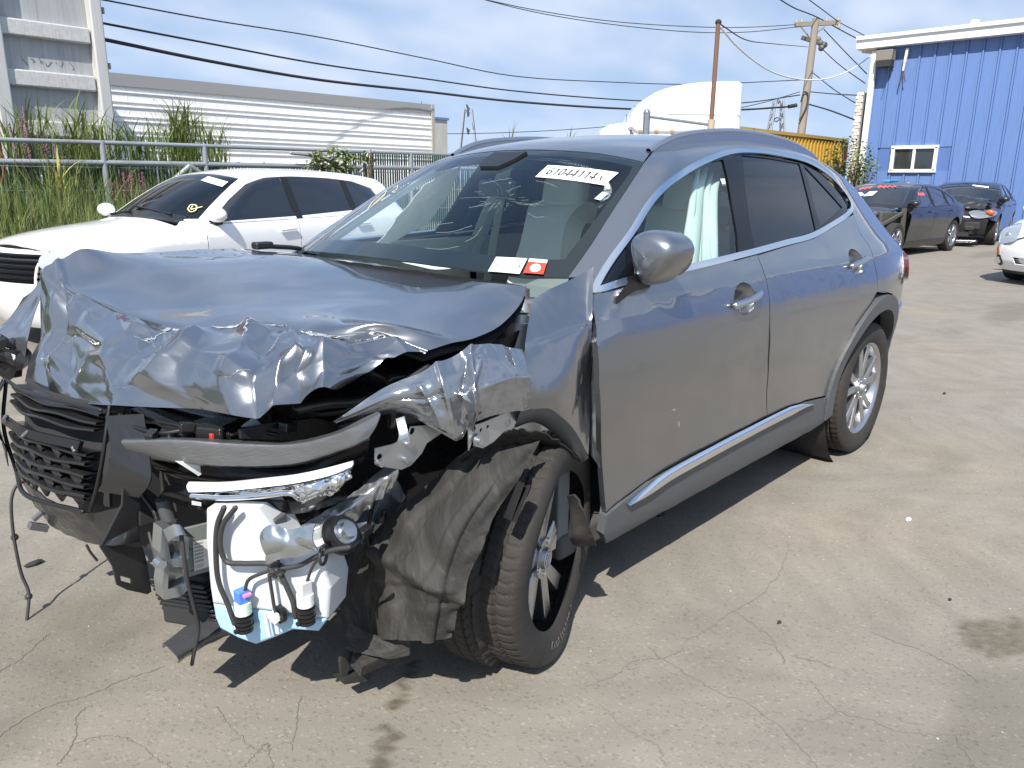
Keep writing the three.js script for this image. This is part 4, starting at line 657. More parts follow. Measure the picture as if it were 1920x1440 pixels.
part('front_arch_lip', thicken(sheet([
  [[.014,.836,.955],[.062,.836,.957],[.114,.822,.957],[.204,.768,.952],[.286,.697,.935],[.372,.604,.91]],
  [[.019,.81,.94],[.082,.809,.94],[.148,.785,.94],[.226,.734,.935],[.301,.668,.92],[.372,.591,.9]],
  [[.05,.771,.9],[.128,.769,.9],[.204,.726,.9],[.282,.665,.9],[.329,.619,.9],[.383,.576,.88]]], { nu: 30, nv: 8 }), .003), M.cladding, suv);
part('fender_bracket', plate([[-.149,.824,.93],[-.099,.824,.93],[-.031,.829,.93],[.04,.842,.93],[.054,.825,.93],[.014,.787,.93],[-.021,.783,.93],[-.06,.764,.93],[-.099,.756,.93],[-.131,.77,.93],[-.127,.798,.93],[-.149,.762,.93]], .003, { holes: [{ c: [-.009,.803,.93], r: .011 }, { c: [-.082,.809,.93], r: .005 }, { c: [-.106,.806,.93], r: .005 }] }), M.steel, suv);
{ const q = vv([-.122,.784,.938]), b = part('fender_bolt', merge([cyl(.010, .010, .012, 6).rotateX(Math.PI / 2).translate(q.x, q.y, q.z + .006), cyl(.016, .016, .003, 20).rotateX(Math.PI / 2).translate(q.x, q.y, q.z)]), M.steel, suv); }
// upper bumper bar
part('bumper_bar', thicken(sheet([
  [[-.684,.744,.19],[-.614,.767,.345],[-.532,.774,.485],[-.451,.785,.625],[-.402,.829,.745],[-.358,.888,.845]],
  [[-.705,.753,.225],[-.633,.776,.385],[-.552,.781,.525],[-.475,.795,.665],[-.418,.837,.78],[-.371,.893,.875]],
  [[-.706,.751,.228],[-.634,.774,.388],[-.554,.78,.528],[-.477,.794,.668],[-.42,.835,.782],[-.372,.89,.876]],
  [[-.698,.733,.228],[-.634,.746,.388],[-.556,.753,.528],[-.478,.77,.668],[-.419,.816,.784],[-.385,.867,.876]],
  [[-.683,.714,.226],[-.633,.724,.386],[-.557,.73,.526],[-.479,.75,.666],[-.419,.798,.782],[-.401,.847,.872]],
  [[-.68,.71,.222],[-.632,.719,.382],[-.556,.726,.522],[-.476,.746,.662],[-.416,.794,.778],[-.4,.843,.868]],
  [[-.663,.694,.19],[-.616,.704,.35],[-.54,.71,.49],[-.458,.729,.63],[-.394,.777,.745],[-.381,.829,.84]]], { nu: 50, nv: 20, crumple: (u, v, q) => .0015 * fbm(q.x * 20, q.y * 20, q.z * 20, 2) }), .003), phy(.21, .215, .22, .40, .75, { clearcoat: .3, bumpMap: grit, bumpScale: .0008 }), suv);
part('lower_bar_trim', thicken(sheet([
  [[-.659,.692,.2],[-.604,.699,.36],[-.532,.705,.5],[-.444,.721,.63],[-.391,.769,.74],[-.369,.824,.83]],
  [[-.626,.658,.24],[-.589,.666,.38],[-.53,.681,.52],[-.451,.701,.64],[-.393,.74,.74],[-.371,.791,.82]],
  [[-.598,.638,.27],[-.558,.648,.4],[-.517,.667,.52],[-.452,.693,.64],[-.387,.719,.73],[-.373,.761,.8]]], { nu: 36, nv: 10, crumple: q => 0 }), .003), M.blackGloss, suv);
part('broken_trim_shard', plate([[-.649,.73,.4],[-.532,.693,.4],[-.595,.675,.4],[-.61,.691,.4]], .004), M.white, suv);
// head lamp
const lamp = part('head_lamp', thicken(sheet([
  [[-.629,.671,.42],[-.577,.678,.5],[-.53,.702,.6],[-.487,.729,.7],[-.45,.758,.78],[-.425,.783,.84]],
  [[-.642,.67,.44],[-.587,.677,.52],[-.541,.702,.62],[-.496,.728,.715],[-.457,.756,.795],[-.434,.783,.85]],
  [[-.64,.659,.445],[-.59,.668,.525],[-.544,.693,.625],[-.5,.719,.72],[-.461,.749,.8],[-.437,.777,.85]]], { nu: 40, nv: 12 }), .004), phy(.86, .87, .88, .22, .1, { clearcoat: 1 }), suv);
part('lamp_reflector', thicken(sheet([
  [[-.637,.657,.44],[-.588,.666,.52],[-.542,.691,.62],[-.497,.716,.715],[-.458,.746,.795],[-.435,.774,.845]],
  [[-.622,.638,.42],[-.579,.647,.5],[-.532,.67,.6],[-.489,.694,.7],[-.449,.724,.78],[-.431,.754,.83]],
  [[-.619,.629,.43],[-.585,.639,.51],[-.539,.661,.61],[-.49,.68,.7],[-.45,.708,.78],[-.438,.743,.83]]], { nu: 40, nv: 10, crumple: (u, v, q) => .004 * Math.sin(u * 40) * Math.sin(v * 3.1) }), .003), M.chrome, lamp);
part('lamp_chrome_edge', tube([[-.64,.65,.455],[-.601,.659,.545],[-.557,.681,.645],[-.521,.7,.725],[-.506,.684,.73],[-.49,.704,.77],[-.462,.727,.8],[-.44,.752,.84]], .007, 50, 8), M.chrome, lamp);
part('lamp_broken_end', roughen(sheet([[[-.512,.716,.73],[-.488,.729,.77],[-.457,.743,.8],[-.439,.766,.84]], [[-.511,.698,.74],[-.492,.716,.775],[-.464,.731,.81],[-.448,.751,.84]], [[-.495,.665,.72],[-.484,.693,.76],[-.457,.7,.79],[-.45,.724,.82]]], { nu: 24, nv: 14, thick: .003 }), .012, 25), M.chrome, lamp);
part('lamp_housing', thicken(sheet([
  [[-.628,.649,.34],[-.607,.647,.5],[-.547,.659,.6],[-.491,.669,.7],[-.429,.719,.79]],
  [[-.645,.617,.3],[-.617,.624,.46],[-.539,.63,.58],[-.481,.64,.68],[-.395,.679,.76]],
  [[-.649,.597,.28],[-.605,.606,.46],[-.534,.613,.57],[-.47,.619,.66],[-.376,.644,.73]]], { nu: 30, nv: 8 }), .006), M.blackGloss, lamp);
part('lamp_label', plate([[-.647,.644,.47],[-.625,.633,.47],[-.626,.623,.47],[-.648,.634,.47]], .002), M.paper, lamp);
// engine bay contents seen through the gap
part('engine_cover', merge([box(.62, .42, .95, .02, .62, -.05, .03), box(.3, .18, .5, -.1, .80, .1, .03, .3), box(.25, .16, .32, -.02, .83, .52, .02, -.2)]), M.blackPl, suv);
part('firewall', merge([box(.06, .78, 1.6, .40, .66, 0, .01)]), std(.16, .17, .185, .6, .3), suv);
part('radiator', merge([box(.07, .46, .95, -.46, .48, -.12, .01, .12), box(.05, .40, .9, -.53, .47, -.12, .01, .12)]), M.dark, suv);
part('radiator_support', merge([beam([-.60, .74, -.6], [-.44, .76, .5], .06, .05, 0, .008), beam([-.55, .28, -.6], [-.40, .27, .5], .06, .05, 0, .008)]), M.blackPl, suv);
part('air_duct', plate([[-.611,.76,-.018],[-.5,.76,.079],[-.424,.76,.216],[-.491,.76,.302],[-.558,.76,.272],[-.575,.76,.148],[-.623,.76,.086]], .012, { bev: .003 }), M.greyPl, suv);
part('duct_strut', beam(...[[-.601,.78,.057],[-.593,.78,.36]], .03, .012), M.blackPl, suv);
part('air_intake_panel', plate([[-.536,.813,.52],[-.431,.81,.52],[-.321,.797,.52],[-.256,.771,.52],[-.24,.742,.52],[-.373,.744,.52],[-.535,.79,.52]], .01, { bev: .002 }), M.blackPl, suv);
part('hood_latch', merge([box(.1, .05, .08, ...[-.518,.773,.38], .008, .5), box(.05, .07, .05, ...[-.534,.759,.33], .006, .2), box(.06, .05, .05, ...[-.599,.759,.3], .008)]), M.blackPl, suv);
part('red_connector', box(.022, .016, .02, ...[-.549,.775,.41], .003), std(.55, .05, .03, .5), suv);
part('broken_lens_piece', plate([[-.462,.816,.46],[-.44,.789,.46],[-.499,.798,.46],[-.484,.806,.46]], .003), std(.5, .62, .72, .3), suv);
part('hose', tube([[-.385,.842,.55],[-.322,.854,.6],[-.265,.859,.66],[-.176,.877,.68],[-.082,.922,.7]], .016, 40), M.blackSat, suv);
part('strut_tower', (() => { const q = vv([.398,.98,.6]); return merge([cyl(.075, .085, .03, 28).translate(q.x, q.y + .015, q.z), cyl(.06, .07, .03, 28).translate(q.x, q.y + .05, q.z), cyl(.03, .03, .04, 20).translate(q.x, q.y + .08, q.z), cyl(.1, .13, .35, 28).translate(q.x, q.y - .17, q.z)]); })(), M.steel, suv);
part('apron_panel', sheet([[[.42, .98, .66], [.1, .93, .68], [-.2, .86, .62]], [[.42, .7, .62], [.1, .7, .60], [-.25, .66, .52]], [[.42, .35, .60], [.1, .35, .58], [-.25, .4, .48]]], { nu: 12, nv: 12, thick: .004 }), M.blackPl, suv);
// silver mounting bracket and folded rail behind the lamp
part('lamp_bracket', plate([[-.365,.801,.84],[-.315,.799,.84],[-.266,.804,.84],[-.256,.829,.84],[-.152,.812,.84],[-.149,.792,.84],[-.207,.775,.84],[-.225,.752,.84],[-.26,.73,.84],[-.29,.727,.84],[-.353,.753,.84],[-.367,.772,.84]], .004, { holes: [{ c: [-.354,.777,.84], r: .008 }, { c: [-.253,.817,.84], r: .009 }] }), M.steel, suv);
for (const q of [[-.269,.789,.845], [-.28,.753,.845], [-.357,.763,.845]]) part('bracket_bolt', cyl(.009, .009, .02, 6).rotateX(Math.PI / 2).translate(...q), M.galv, suv);
part('bracket_web', thicken(sheet([[[-.27,.843,.8],[-.285,.813,.83],[-.299,.798,.84]], [[-.259,.852,.82],[-.265,.814,.84],[-.262,.79,.845]]], { nu: 8, nv: 6 }), .003), M.steel, suv);
part('apron_rail', thicken(sheet([
  [[-.271,.723,.78],[-.307,.689,.75],[-.353,.646,.72],[-.417,.595,.67],[-.48,.556,.62],[-.517,.542,.58]],
  [[-.278,.718,.81],[-.311,.681,.78],[-.359,.637,.75],[-.425,.583,.7],[-.487,.544,.65],[-.528,.53,.61]],
  [[-.275,.71,.812],[-.306,.672,.782],[-.356,.628,.752],[-.422,.574,.702],[-.484,.535,.652],[-.527,.522,.612]],
  [[-.272,.673,.79],[-.308,.629,.765],[-.347,.588,.735],[-.406,.527,.685],[-.464,.482,.64],[-.505,.462,.6]]], { nu: 80, nv: 24, crumple: (u, v, q) => .008 * (ridge(q.x * 12, q.y * 12, q.z * 10, 2) - .55) + .005 * Math.sin(u * 50) * sstep(.5, 1, v) }), .002), M.steel, suv);
part('rail_torn_bracket', thicken(sheet([[[-.594,.618,.707],[-.581,.642,.73],[-.561,.636,.764],[-.527,.657,.822]], [[-.604,.589,.73],[-.587,.609,.759],[-.57,.608,.787],[-.54,.633,.839]], [[-.598,.546,.722],[-.583,.563,.746],[-.555,.58,.793],[-.529,.605,.837]]], { nu: 40, nv: 30, crumple: (u, v, q) => (.016) * (ridge(q.x * 8, q.y * 8, q.z * 8, 1) - .7) }), .003), M.galv, suv);
part('sensor_bracket', merge([box(.05, .03, .05, ...[-.529,.607,.64], .006, .4), bar(...[[-.557,.609,.66],[-.543,.58,.66]], .006), bar(...[[-.53,.601,.66],[-.54,.527,.66]], .008)]), M.greyPl, suv);
{ // horn
  const q = vv([-.425,.584,.78]); const t = m => { m.rotateX(.9); m.rotateY(.25); m.translate(q.x, q.y, q.z); return m; };
  const h = part('horn', t(merge([cyl(.043, .047, .022, 32), cyl(.050, .050, .008, 32).translate(0, -.012, 0)])), M.blackSat, suv);
  part('horn_cap', t(merge([cyl(.02, .024, .018, 24).translate(0, .02, 0), cyl(.03, .034, .008, 24).translate(0, .012, 0)])), M.satin, h);
  part('horn_plug', box(.05, .02, .025, ...[-.362,.567,.78], .004, .4), M.blackPl, h);
}
// loose wiring and small parts in the torn corner
for (const [P, r] of [[[[-.665,.777,.2],[-.639,.777,.3],[-.582,.786,.36],[-.527,.77,.42],[-.484,.791,.48],[-.45,.786,.55]], .006], [[[-.616,.792,.25],[-.595,.791,.33],[-.565,.769,.38],[-.549,.738,.4]], .005], [[[-.288,.659,.7],[-.319,.589,.68],[-.376,.562,.7],[-.381,.54,.74]], .005], [[[-.388,.571,.6],[-.449,.56,.62],[-.495,.554,.62],[-.529,.58,.62]], .006], [[[-.653,.572,.18],[-.645,.535,.22],[-.66,.497,.28],[-.676,.462,.34]], .007], [[[-.245,.574,.66],[-.252,.476,.64],[-.232,.368,.63],[-.247,.271,.62]], .006], [[[-.211,.532,.66],[-.221,.453,.65],[-.243,.416,.66]], .009], [[[-.356,.818,.5],[-.327,.822,.58],[-.285,.84,.64],[-.231,.869,.66]], .008], [[[.154,.916,.62],[.19,.865,.64],[.158,.808,.66],[.034,.793,.7]], .009], [[[-.307,.79,.62],[-.285,.808,.66],[-.264,.837,.68]], .012]]) part('wiring', tube(P, r, 40, 6), M.blackSat, suv);
for (const [q, s] of [[[-.594,.797,.36], .022], [[-.512,.775,.42], .02], [[-.452,.779,.5], .018], [[-.659,.777,.3], .02], [[-.259,.632,.66], .016], [[-.449,.56,.62], .016], [[-.419,.8,.55], .025], [[-.274,.822,.6], .025]]) part('connector', box(s * 1.6, s, s * 1.2, ...q, .003, rr(-.6, .6), rr(-.4, .4)), rnd() < .3 ? M.greyPl : M.blackPl, suv);
part('strut_brace', merge([beam([-.42, .80, -.45], [.05, .86, .45], .05, .02), beam([-.30, .72, .2], [.1, .80, .62], .04, .03)]), M.galv, suv);
part('inner_rail', thicken(sheet([[[-.218,.564,.6],[-.261,.483,.58],[-.287,.413,.56]], [[-.171,.614,.66],[-.215,.524,.63],[-.257,.439,.62]], [[-.119,.545,.64],[-.173,.467,.62],[-.208,.382,.6]]], { nu: 16, nv: 12, crumple: (u, v, q) => .012 * (ridge(q.x * 10, q.y * 10, q.z * 10, 2) - .6) }), .003), std(.10, .12, .15, .45, .5), suv);
// washer fluid reservoir
const Bx = (px) => 0;
const bottlePts = [[-.64,.64,.532],[-.602,.65,.597],[-.57,.654,.65],[-.554,.615,.677],[-.532,.527,.715],[-.492,.568,.782],[-.487,.533,.791],[-.484,.497,.795],[-.48,.469,.802],[-.486,.389,.793],[-.501,.346,.767],[-.535,.341,.709],[-.562,.311,.664],[-.589,.284,.619],[-.613,.295,.579],[-.638,.316,.536],[-.644,.345,.527],[-.646,.431,.523],[-.645,.558,.524]];
{
  const P = bottlePts.map(vv), lev = P[9].y - .004, clipY = (L, s) => { const o = []; for (let i = 0; i < L.length; i++) { const a = L[i], b = L[(i + 1) % L.length], da = s * (a.y - lev), db = s * (b.y - lev); if (da >= 0) o.push(a.clone()); if (da * db < 0) o.push(a.clone().lerp(b, da / (da - db))); } return o; };
  const up = clipY(P, 1), lo = clipY(P, -1), d = V(.11, 0, -.035);
  const bulge = g => { const p = g.attributes.position; for (let i = 0; i < p.count; i++) { const x = p.getX(i), y = p.getY(i), z = p.getZ(i), n = .007 * fbm(x * 9, y * 7, z * 9, 2); p.setXYZ(i, x + n, y, z - n * .5); } return g; };
  const bt = part('washer_reservoir', plate(up, .09, { bev: .013 }).translate(.043, 0, -.0255), M.hdpe = phy(.70, .73, .75, .40, 0, { transmission: .2, thickness: 0 }), suv);
  bt.userData.label = 'white plastic washer bottle with blue fluid in its bottom';
  part('fluid_filled_base', plate(lo, .088, { bev: .012 }).translate(.043, 0, -.0255), phy(.36, .58, .78, .35, 0, { clearcoat: .3 }), bt);
  // moulded ribs
  part('reservoir_rib', merge([bar(...[[-.592,.399,.683],[-.588,.339,.689]], .006), bar(...[[-.578,.405,.705],[-.576,.351,.709]], .006)]), M.hdpe, bt);
  for (const [q, cc, top] of [[[-.621,.369,.633], [.08, .22, .75], [.62, .80, .66]], [[-.536,.414,.776], [.55, .56, .56], [.85, .86, .84]]]) {
    const [x, y, z] = q, T = (g, dy) => g.translate(x, y + dy, z);
    part('pump_grommet', merge([0, 1, 2, 3].map(i => T(cyl(.021 + .002 * (i % 2), .021, .008, 20), i * .0105 - .02))), M.blackSat, bt);
    part('pump_body', T(cyl(.020, .020, .030, 22), .038), std(...top, .4), bt);
    part('pump_plug', T(box(.030, .034, .026, 0, 0, 0, .004), .070), std(...cc, .45), bt);
    part('pump_nozzle', T(bar([0, -.012, 0], [-.028, -.016, .004], .006), 0), M.blackSat, bt);
  }
  part('pump_lock_tab', box(.02, .008, .03, ...[-.616,.445,.641], .002), std(.65, .25, .45, .5), bt);
  const sc = vv([-.577,.396,.707]); part('level_sensor', merge([cyl(.022, .022, .012, 24).rotateZ(Math.PI / 2).translate(sc.x + .012, sc.y, sc.z)]), M.blackSat, bt);
  part('sensor_plug', box(.022, .022, .026, sc.x - .004, sc.y - .002, sc.z, .004, 0, .4), M.paper, bt);
  const hose = (pts, r) => part('hose', tube(pts, r, 60, 8), M.cable = M.cable ?? std(.035, .035, .036, .55), bt);
  hose([[-.634,.665,.611],[-.645,.618,.592],[-.651,.54,.582],[-.651,.469,.582],[-.641,.407,.599],[-.635,.361,.61]], .0068);
  hose([[-.619,.668,.637],[-.638,.619,.604],[-.644,.563,.595],[-.638,.526,.604],[-.616,.526,.642],[-.58,.532,.702],[-.574,.522,.713]], .0065);
  hose([[-.565,.505,.727],[-.558,.472,.739],[-.552,.438,.749],[-.551,.402,.752]], .007);
  hose([[-.574,.522,.713],[-.542,.538,.767],[-.52,.564,.803],[-.498,.587,.84],[-.476,.6,.878]], .0062);
  hose([[-.574,.52,.713],[-.592,.505,.682],[-.61,.483,.651],[-.616,.456,.642]], .0045);
  hose([[-.582,.504,.7],[-.58,.459,.703],[-.578,.417,.706],[-.574,.389,.712],[-.568,.398,.723]], .0045);
  hose([[-.515,.565,.812],[-.525,.536,.796],[-.532,.499,.783],[-.534,.485,.78]], .0035);
  part('cable_tie_knot', roughen(new THREE.IcosahedronGeometry(.018, 3).translate(...[-.572,.52,.715]), .012, 60), M.cable, bt);
  part('loom_loop', new THREE.TorusGeometry(.022, .004, 6, 20).rotateY(.6).translate(...[-.509,.573,.822]), M.cable, bt);
}
// crash box bracket, labelled plate, bellows, frame rail
{
  const br = part('bumper_mount', plate([[-.708,.576,.4],[-.687,.576,.4],[-.646,.536,.4],[-.651,.475,.4],[-.666,.462,.4],[-.66,.39,.4],[-.683,.378,.4],[-.723,.386,.4],[-.724,.428,.4],[-.714,.469,.4],[-.719,.514,.4]], .05, { holes: [[[-.699,.542,.4],[-.696,.488,.4],[-.665,.48,.4],[-.66,.523,.4]], [[-.703,.467,.4],[-.711,.411,.4],[-.67,.403,.4],[-.667,.456,.4]]] }), M.galv, suv);
  part('mount_bolt', cyl(.012, .012, .03, 6).rotateX(Math.PI / 2).translate(...[-.729,.496,.44]), M.steel, br);
  part('mount_tab', thicken(sheet([[[-.709,.579,.44],[-.692,.597,.47],[-.662,.558,.46]], [[-.704,.548,.45],[-.691,.571,.48],[-.65,.54,.46]]], { nu: 8, nv: 6 }), .004), M.galv, br);
  part('tie_bar_plate', plate([[-.651,.539,.38],[-.566,.532,.38],[-.575,.395,.38],[-.655,.402,.38]], .006, { bev: .002, holes: [{ c: [-.626,.479,.38], r: .005 }, { c: [-.627,.418,.38], r: .005 }] }), std(.34, .37, .35, .5, .5), suv);
  const lt = canvasTex(256, 512, (c, w, h) => { c.fillStyle = '#e9e8e4'; c.fillRect(0, 0, w, h); c.fillStyle = '#222'; for (let b = 0; b < 6; b++) for (let i = 0; i < 60; i++) if ((i * 7 + b * 13) % 5 < 3) c.fillRect(18 + i * 2.6, 30 + b * 62, 1.7, 40); c.font = '34px sans-serif'; c.save(); c.translate(215, 300); c.rotate(-Math.PI / 2); c.fillText('N', 0, 0); c.restore(); for (let i = 0; i < 4; i++) c.fillRect(18, 420 + i * 18, 150, 5); });
  const lb = [[-.623,.498,.392],[-.583,.493,.392],[-.588,.414,.392],[-.627,.416,.392]]; part('part_label', geoFrom(lb.flat(), [0, 3, 2, 0, 2, 1], [0, 1, 1, 1, 1, 0, 0, 0]), new THREE.MeshStandardMaterial({ map: lt, roughness: .6, side: THREE.DoubleSide }), suv);
  for (let i = 0; i < 8; i++) { const a = vv([-.684,.357,.3]), y = a.y - i * .016; part('duct_bellows', box(.15, .011, .17, a.x + .10 + i * .004, y, a.z - .02, .005, .5 + rr(-.03, .03)), M.blackPl, suv); }
  part('duct_body', box(.13, .16, .15, ...(() => { const a = vv([-.684,.357,.3]); return [a.x + .11, a.y - .06, a.z - .02]; })(), .01, .5), M.dark, suv);
  part('frame_rail_end', thicken(sheet([
    [[-.708,.2,.337],[-.613,.2,.301],[-.515,.2,.293],[-.385,.2,.302]],
    [[-.719,.235,.377],[-.624,.235,.339],[-.527,.235,.323],[-.391,.235,.317]],
    [[-.721,.235,.456],[-.632,.235,.426],[-.546,.235,.421],[-.408,.235,.406]],
    [[-.709,.2,.421],[-.615,.2,.399],[-.531,.2,.401],[-.394,.2,.378]]], { nu: 24, nv: 12, crumple: (u, v, q) => .004 * fbm(q.x * 14, q.y * 14, q.z * 14, 2) }), .004), std(.075, .078, .085, .55, .3, { roughnessMap: smudge }), suv);
  part('hanging_wire', tube([[-.678,.564,.46],[-.681,.511,.47],[-.679,.437,.47],[-.665,.352,.46],[-.657,.283,.45],[-.667,.228,.44],[-.675,.18,.43]], .0055, 50, 6), M.cable, suv);
  part('hanging_wire', tube([[-.7,.406,.35],[-.698,.467,.33],[-.694,.516,.3]], .005, 20, 6), M.cable, suv);
}
// grille and torn lower fascia
{
  const TL = vv([-.735,.767,-.62]), TR = vv([-.696,.809,.1]), BR = vv([-.741,.509,.02]), BL = vv([-.764,.473,-.55]);
  const nG = TR.clone().sub(TL).cross(BL.clone().sub(TL)).normalize(); if (nG.x > 0) nG.negate();
  const G = (u, v, d = 0) => { const a = TL.clone().lerp(TR, u), b = BL.clone().lerp(BR, u), q = a.lerp(b, v); q.addScaledVector(nG, .05 * Math.sin(Math.PI * clamp(u)) + .02 * Math.sin(Math.PI * v) + d); return q; };
  const gr = part('grille', sheet([0, .5, 1].map(v => [0, .25, .5, .75, 1].map(u => G(u, v, -.06))), { nu: 12, nv: 8, thick: .01 }), M.dark, suv);
  const line = (u0, v0, u1, v1, w, h, d = 0) => { const P = []; for (let i = 0; i <= 10; i++) P.push(G(lerp(u0, u1, i / 10), lerp(v0, v1, i / 10) + .012 * Math.sin(i * 1.3 + v0 * 20), d)); return thicken(sheet([P.map(q => q.clone().addScaledVector(nG, -.045)), P, P.map(q => q.clone().add(V(0, -h, 0)).addScaledVector(nG, .0)), P.map(q => q.clone().add(V(0, -h, 0)).addScaledVector(nG, -.02))], { nu: 20, nv: 6 }), .002); };
  for (const v of [.02, .10, .18]) part('grille_slat', line(.12, v, .98, v + .02, .02, .006), M.blackPl, gr);
  part('badge_mount', thicken(sheet([[0, .5, 1].map(t => G(lerp(.2, .97, t), .30, .012)), [0, .5, 1].map(t => G(lerp(.2, .97, t), .38, .014))], { nu: 16, nv: 4 }), .012), M.blackSat, gr);
  part('badge_clip', merge([bar(G(.6, .31, .02), G(.58, .37, .03), .006), bar(G(.93, .36, .02), G(.95, .40, .02), .007), bar(G(.27, .28, .02), G(.3, .31, .03), .007)]), M.greyPl, gr);
  for (const v of [.42, .53, .64, .75, .86]) part('grille_slat', line(.08, v, .97, v, .02, .008), M.blackPl, gr);
  for (let k = 0; k < 5; k++) for (let i = 0; i < 6; i++) { const v = .42 + k * .11, u = .14 + i * .145 + (k % 2) * .07; if (u < .9) part('grille_mesh_bar', beam(G(u, v + .01, -.012), G(u + .055, v + .105, -.012), .008, .03), M.blackPl, gr); }
  part('grille_frame', merge([tube([G(0, 0, .01), G(.5, -.02, .01), G(1, .0, .01)], .006, 20), tube([G(1, -.02, -.01), G(1.06, .28, -.01), G(1.08, .52, -.01), G(1.04, .78, -.01), G(1, 1, .0)], .006, 30), tube([G(0, 1, .01), G(.5, 1.02, .02), G(1, 1, .02)], .007, 20), tube([G(0, 0, .01), G(-.01, .5, .01), G(0, 1, .01)], .006, 20)]), M.blackSat, gr);
  part('grille_side_trim', thicken(sheet([[G(-.02, -.04, .02), G(-.07, .2, .02), G(-.05, .45, .02), G(-.1, .7, .01)], [G(.1, .02, .03), G(.09, .25, .04), G(.06, .5, .03), G(.03, .9, .02)]], { nu: 14, nv: 6, crumple: (u, v, q) => .02 * (ridge(q.x * 9, q.y * 9, q.z * 9, 2) - .6) }), .003), M.blackGloss, gr);
  part('grille_side_bracket', thicken(sheet([[G(1.02, .05, .0), G(1.15, .3, .0), G(1.18, .5, .0), G(1.1, .75, 0)], [G(1.16, .0, -.05), G(1.32, .32, -.05), G(1.42, .5, -.04), G(1.36, .72, -.04)]], { nu: 14, nv: 6 }), .004), M.blackPl, suv);
  part('lower_fascia', thicken(sheet([
    [[-.765,.474,-.58],[-.768,.461,-.42],[-.754,.458,-.22],[-.737,.486,-.02],[-.69,.534,.12]],
    [[-.747,.416,-.6],[-.754,.396,-.42],[-.747,.403,-.22],[-.729,.437,-.02],[-.7,.491,.15]],
    [[-.732,.34,-.55],[-.732,.321,-.4],[-.725,.34,-.22],[-.723,.391,0],[-.703,.432,.16]]], { nu: 30, nv: 14, crumple: (u, v, q) => .004 * fbm(q.x * 12, q.y * 12, q.z * 12, 2) }), .004), M.blackPl, suv);
  part('fascia_corner', plate([[-.704,.689,.21],[-.668,.646,.21],[-.673,.579,.21],[-.688,.538,.21],[-.688,.467,.21],[-.678,.4,.21],[-.675,.305,.21],[-.687,.301,.21],[-.737,.335,.21],[-.761,.36,.21],[-.765,.415,.21],[-.789,.482,.21],[-.767,.511,.21],[-.722,.579,.21]], .006, { bev: .002, holes: [[[-.749,.382,.21],[-.724,.363,.21],[-.725,.348,.21],[-.749,.366,.21]]] }), M.blackPl, suv);
  part('fascia_fold', thicken(sheet([[[-.78,.478,.19],[-.746,.506,.24],[-.7,.52,.24]], [[-.781,.476,.2],[-.758,.495,.27],[-.703,.477,.25]]], { nu: 10, nv: 5 }), .003), M.blackPl, suv);
  part('air_guide', merge([plate([[-.645,.597,.14],[-.603,.544,.14],[-.615,.475,.14],[-.659,.474,.14]], .01), plate([[-.616,.644,.08],[-.568,.565,.08],[-.575,.501,.08],[-.624,.574,.08]], .01)]), M.dark, suv);
  part('drain_tube', bar(...[[-.628,.574,.24],[-.616,.512,.24]], .02, 16), M.greyPl, suv);
  part('tow_hook_bracket', merge([beam(...[[-.786,.323,-.45],[-.738,.297,-.45]], .03, .02), beam(...[[-.773,.337,-.45],[-.743,.356,-.45]], .02, .01)]), M.greyPl, suv);
  part('hanging_wire', tube([[-.748,.435,-.57],[-.78,.424,-.56],[-.8,.39,-.55],[-.815,.297,-.53],[-.82,.21,-.51],[-.818,.136,-.5],[-.812,.082,-.48],[-.829,.019,-.46],[-.855,-.055,-.44]], .005, 60, 6), M.cable, suv);
  part('wire_clip', merge([new THREE.IcosahedronGeometry(.012, 1).translate(...[-.814,.264,-.53]), new THREE.IcosahedronGeometry(.012, 1).translate(...[-.814,.067,-.48])]), M.cable, suv);
  part('fascia_wire', tube([[-.752,.391,-.02],[-.745,.367,-.02],[-.731,.336,-.02]], .004, 10, 6), M.cable, suv);
}
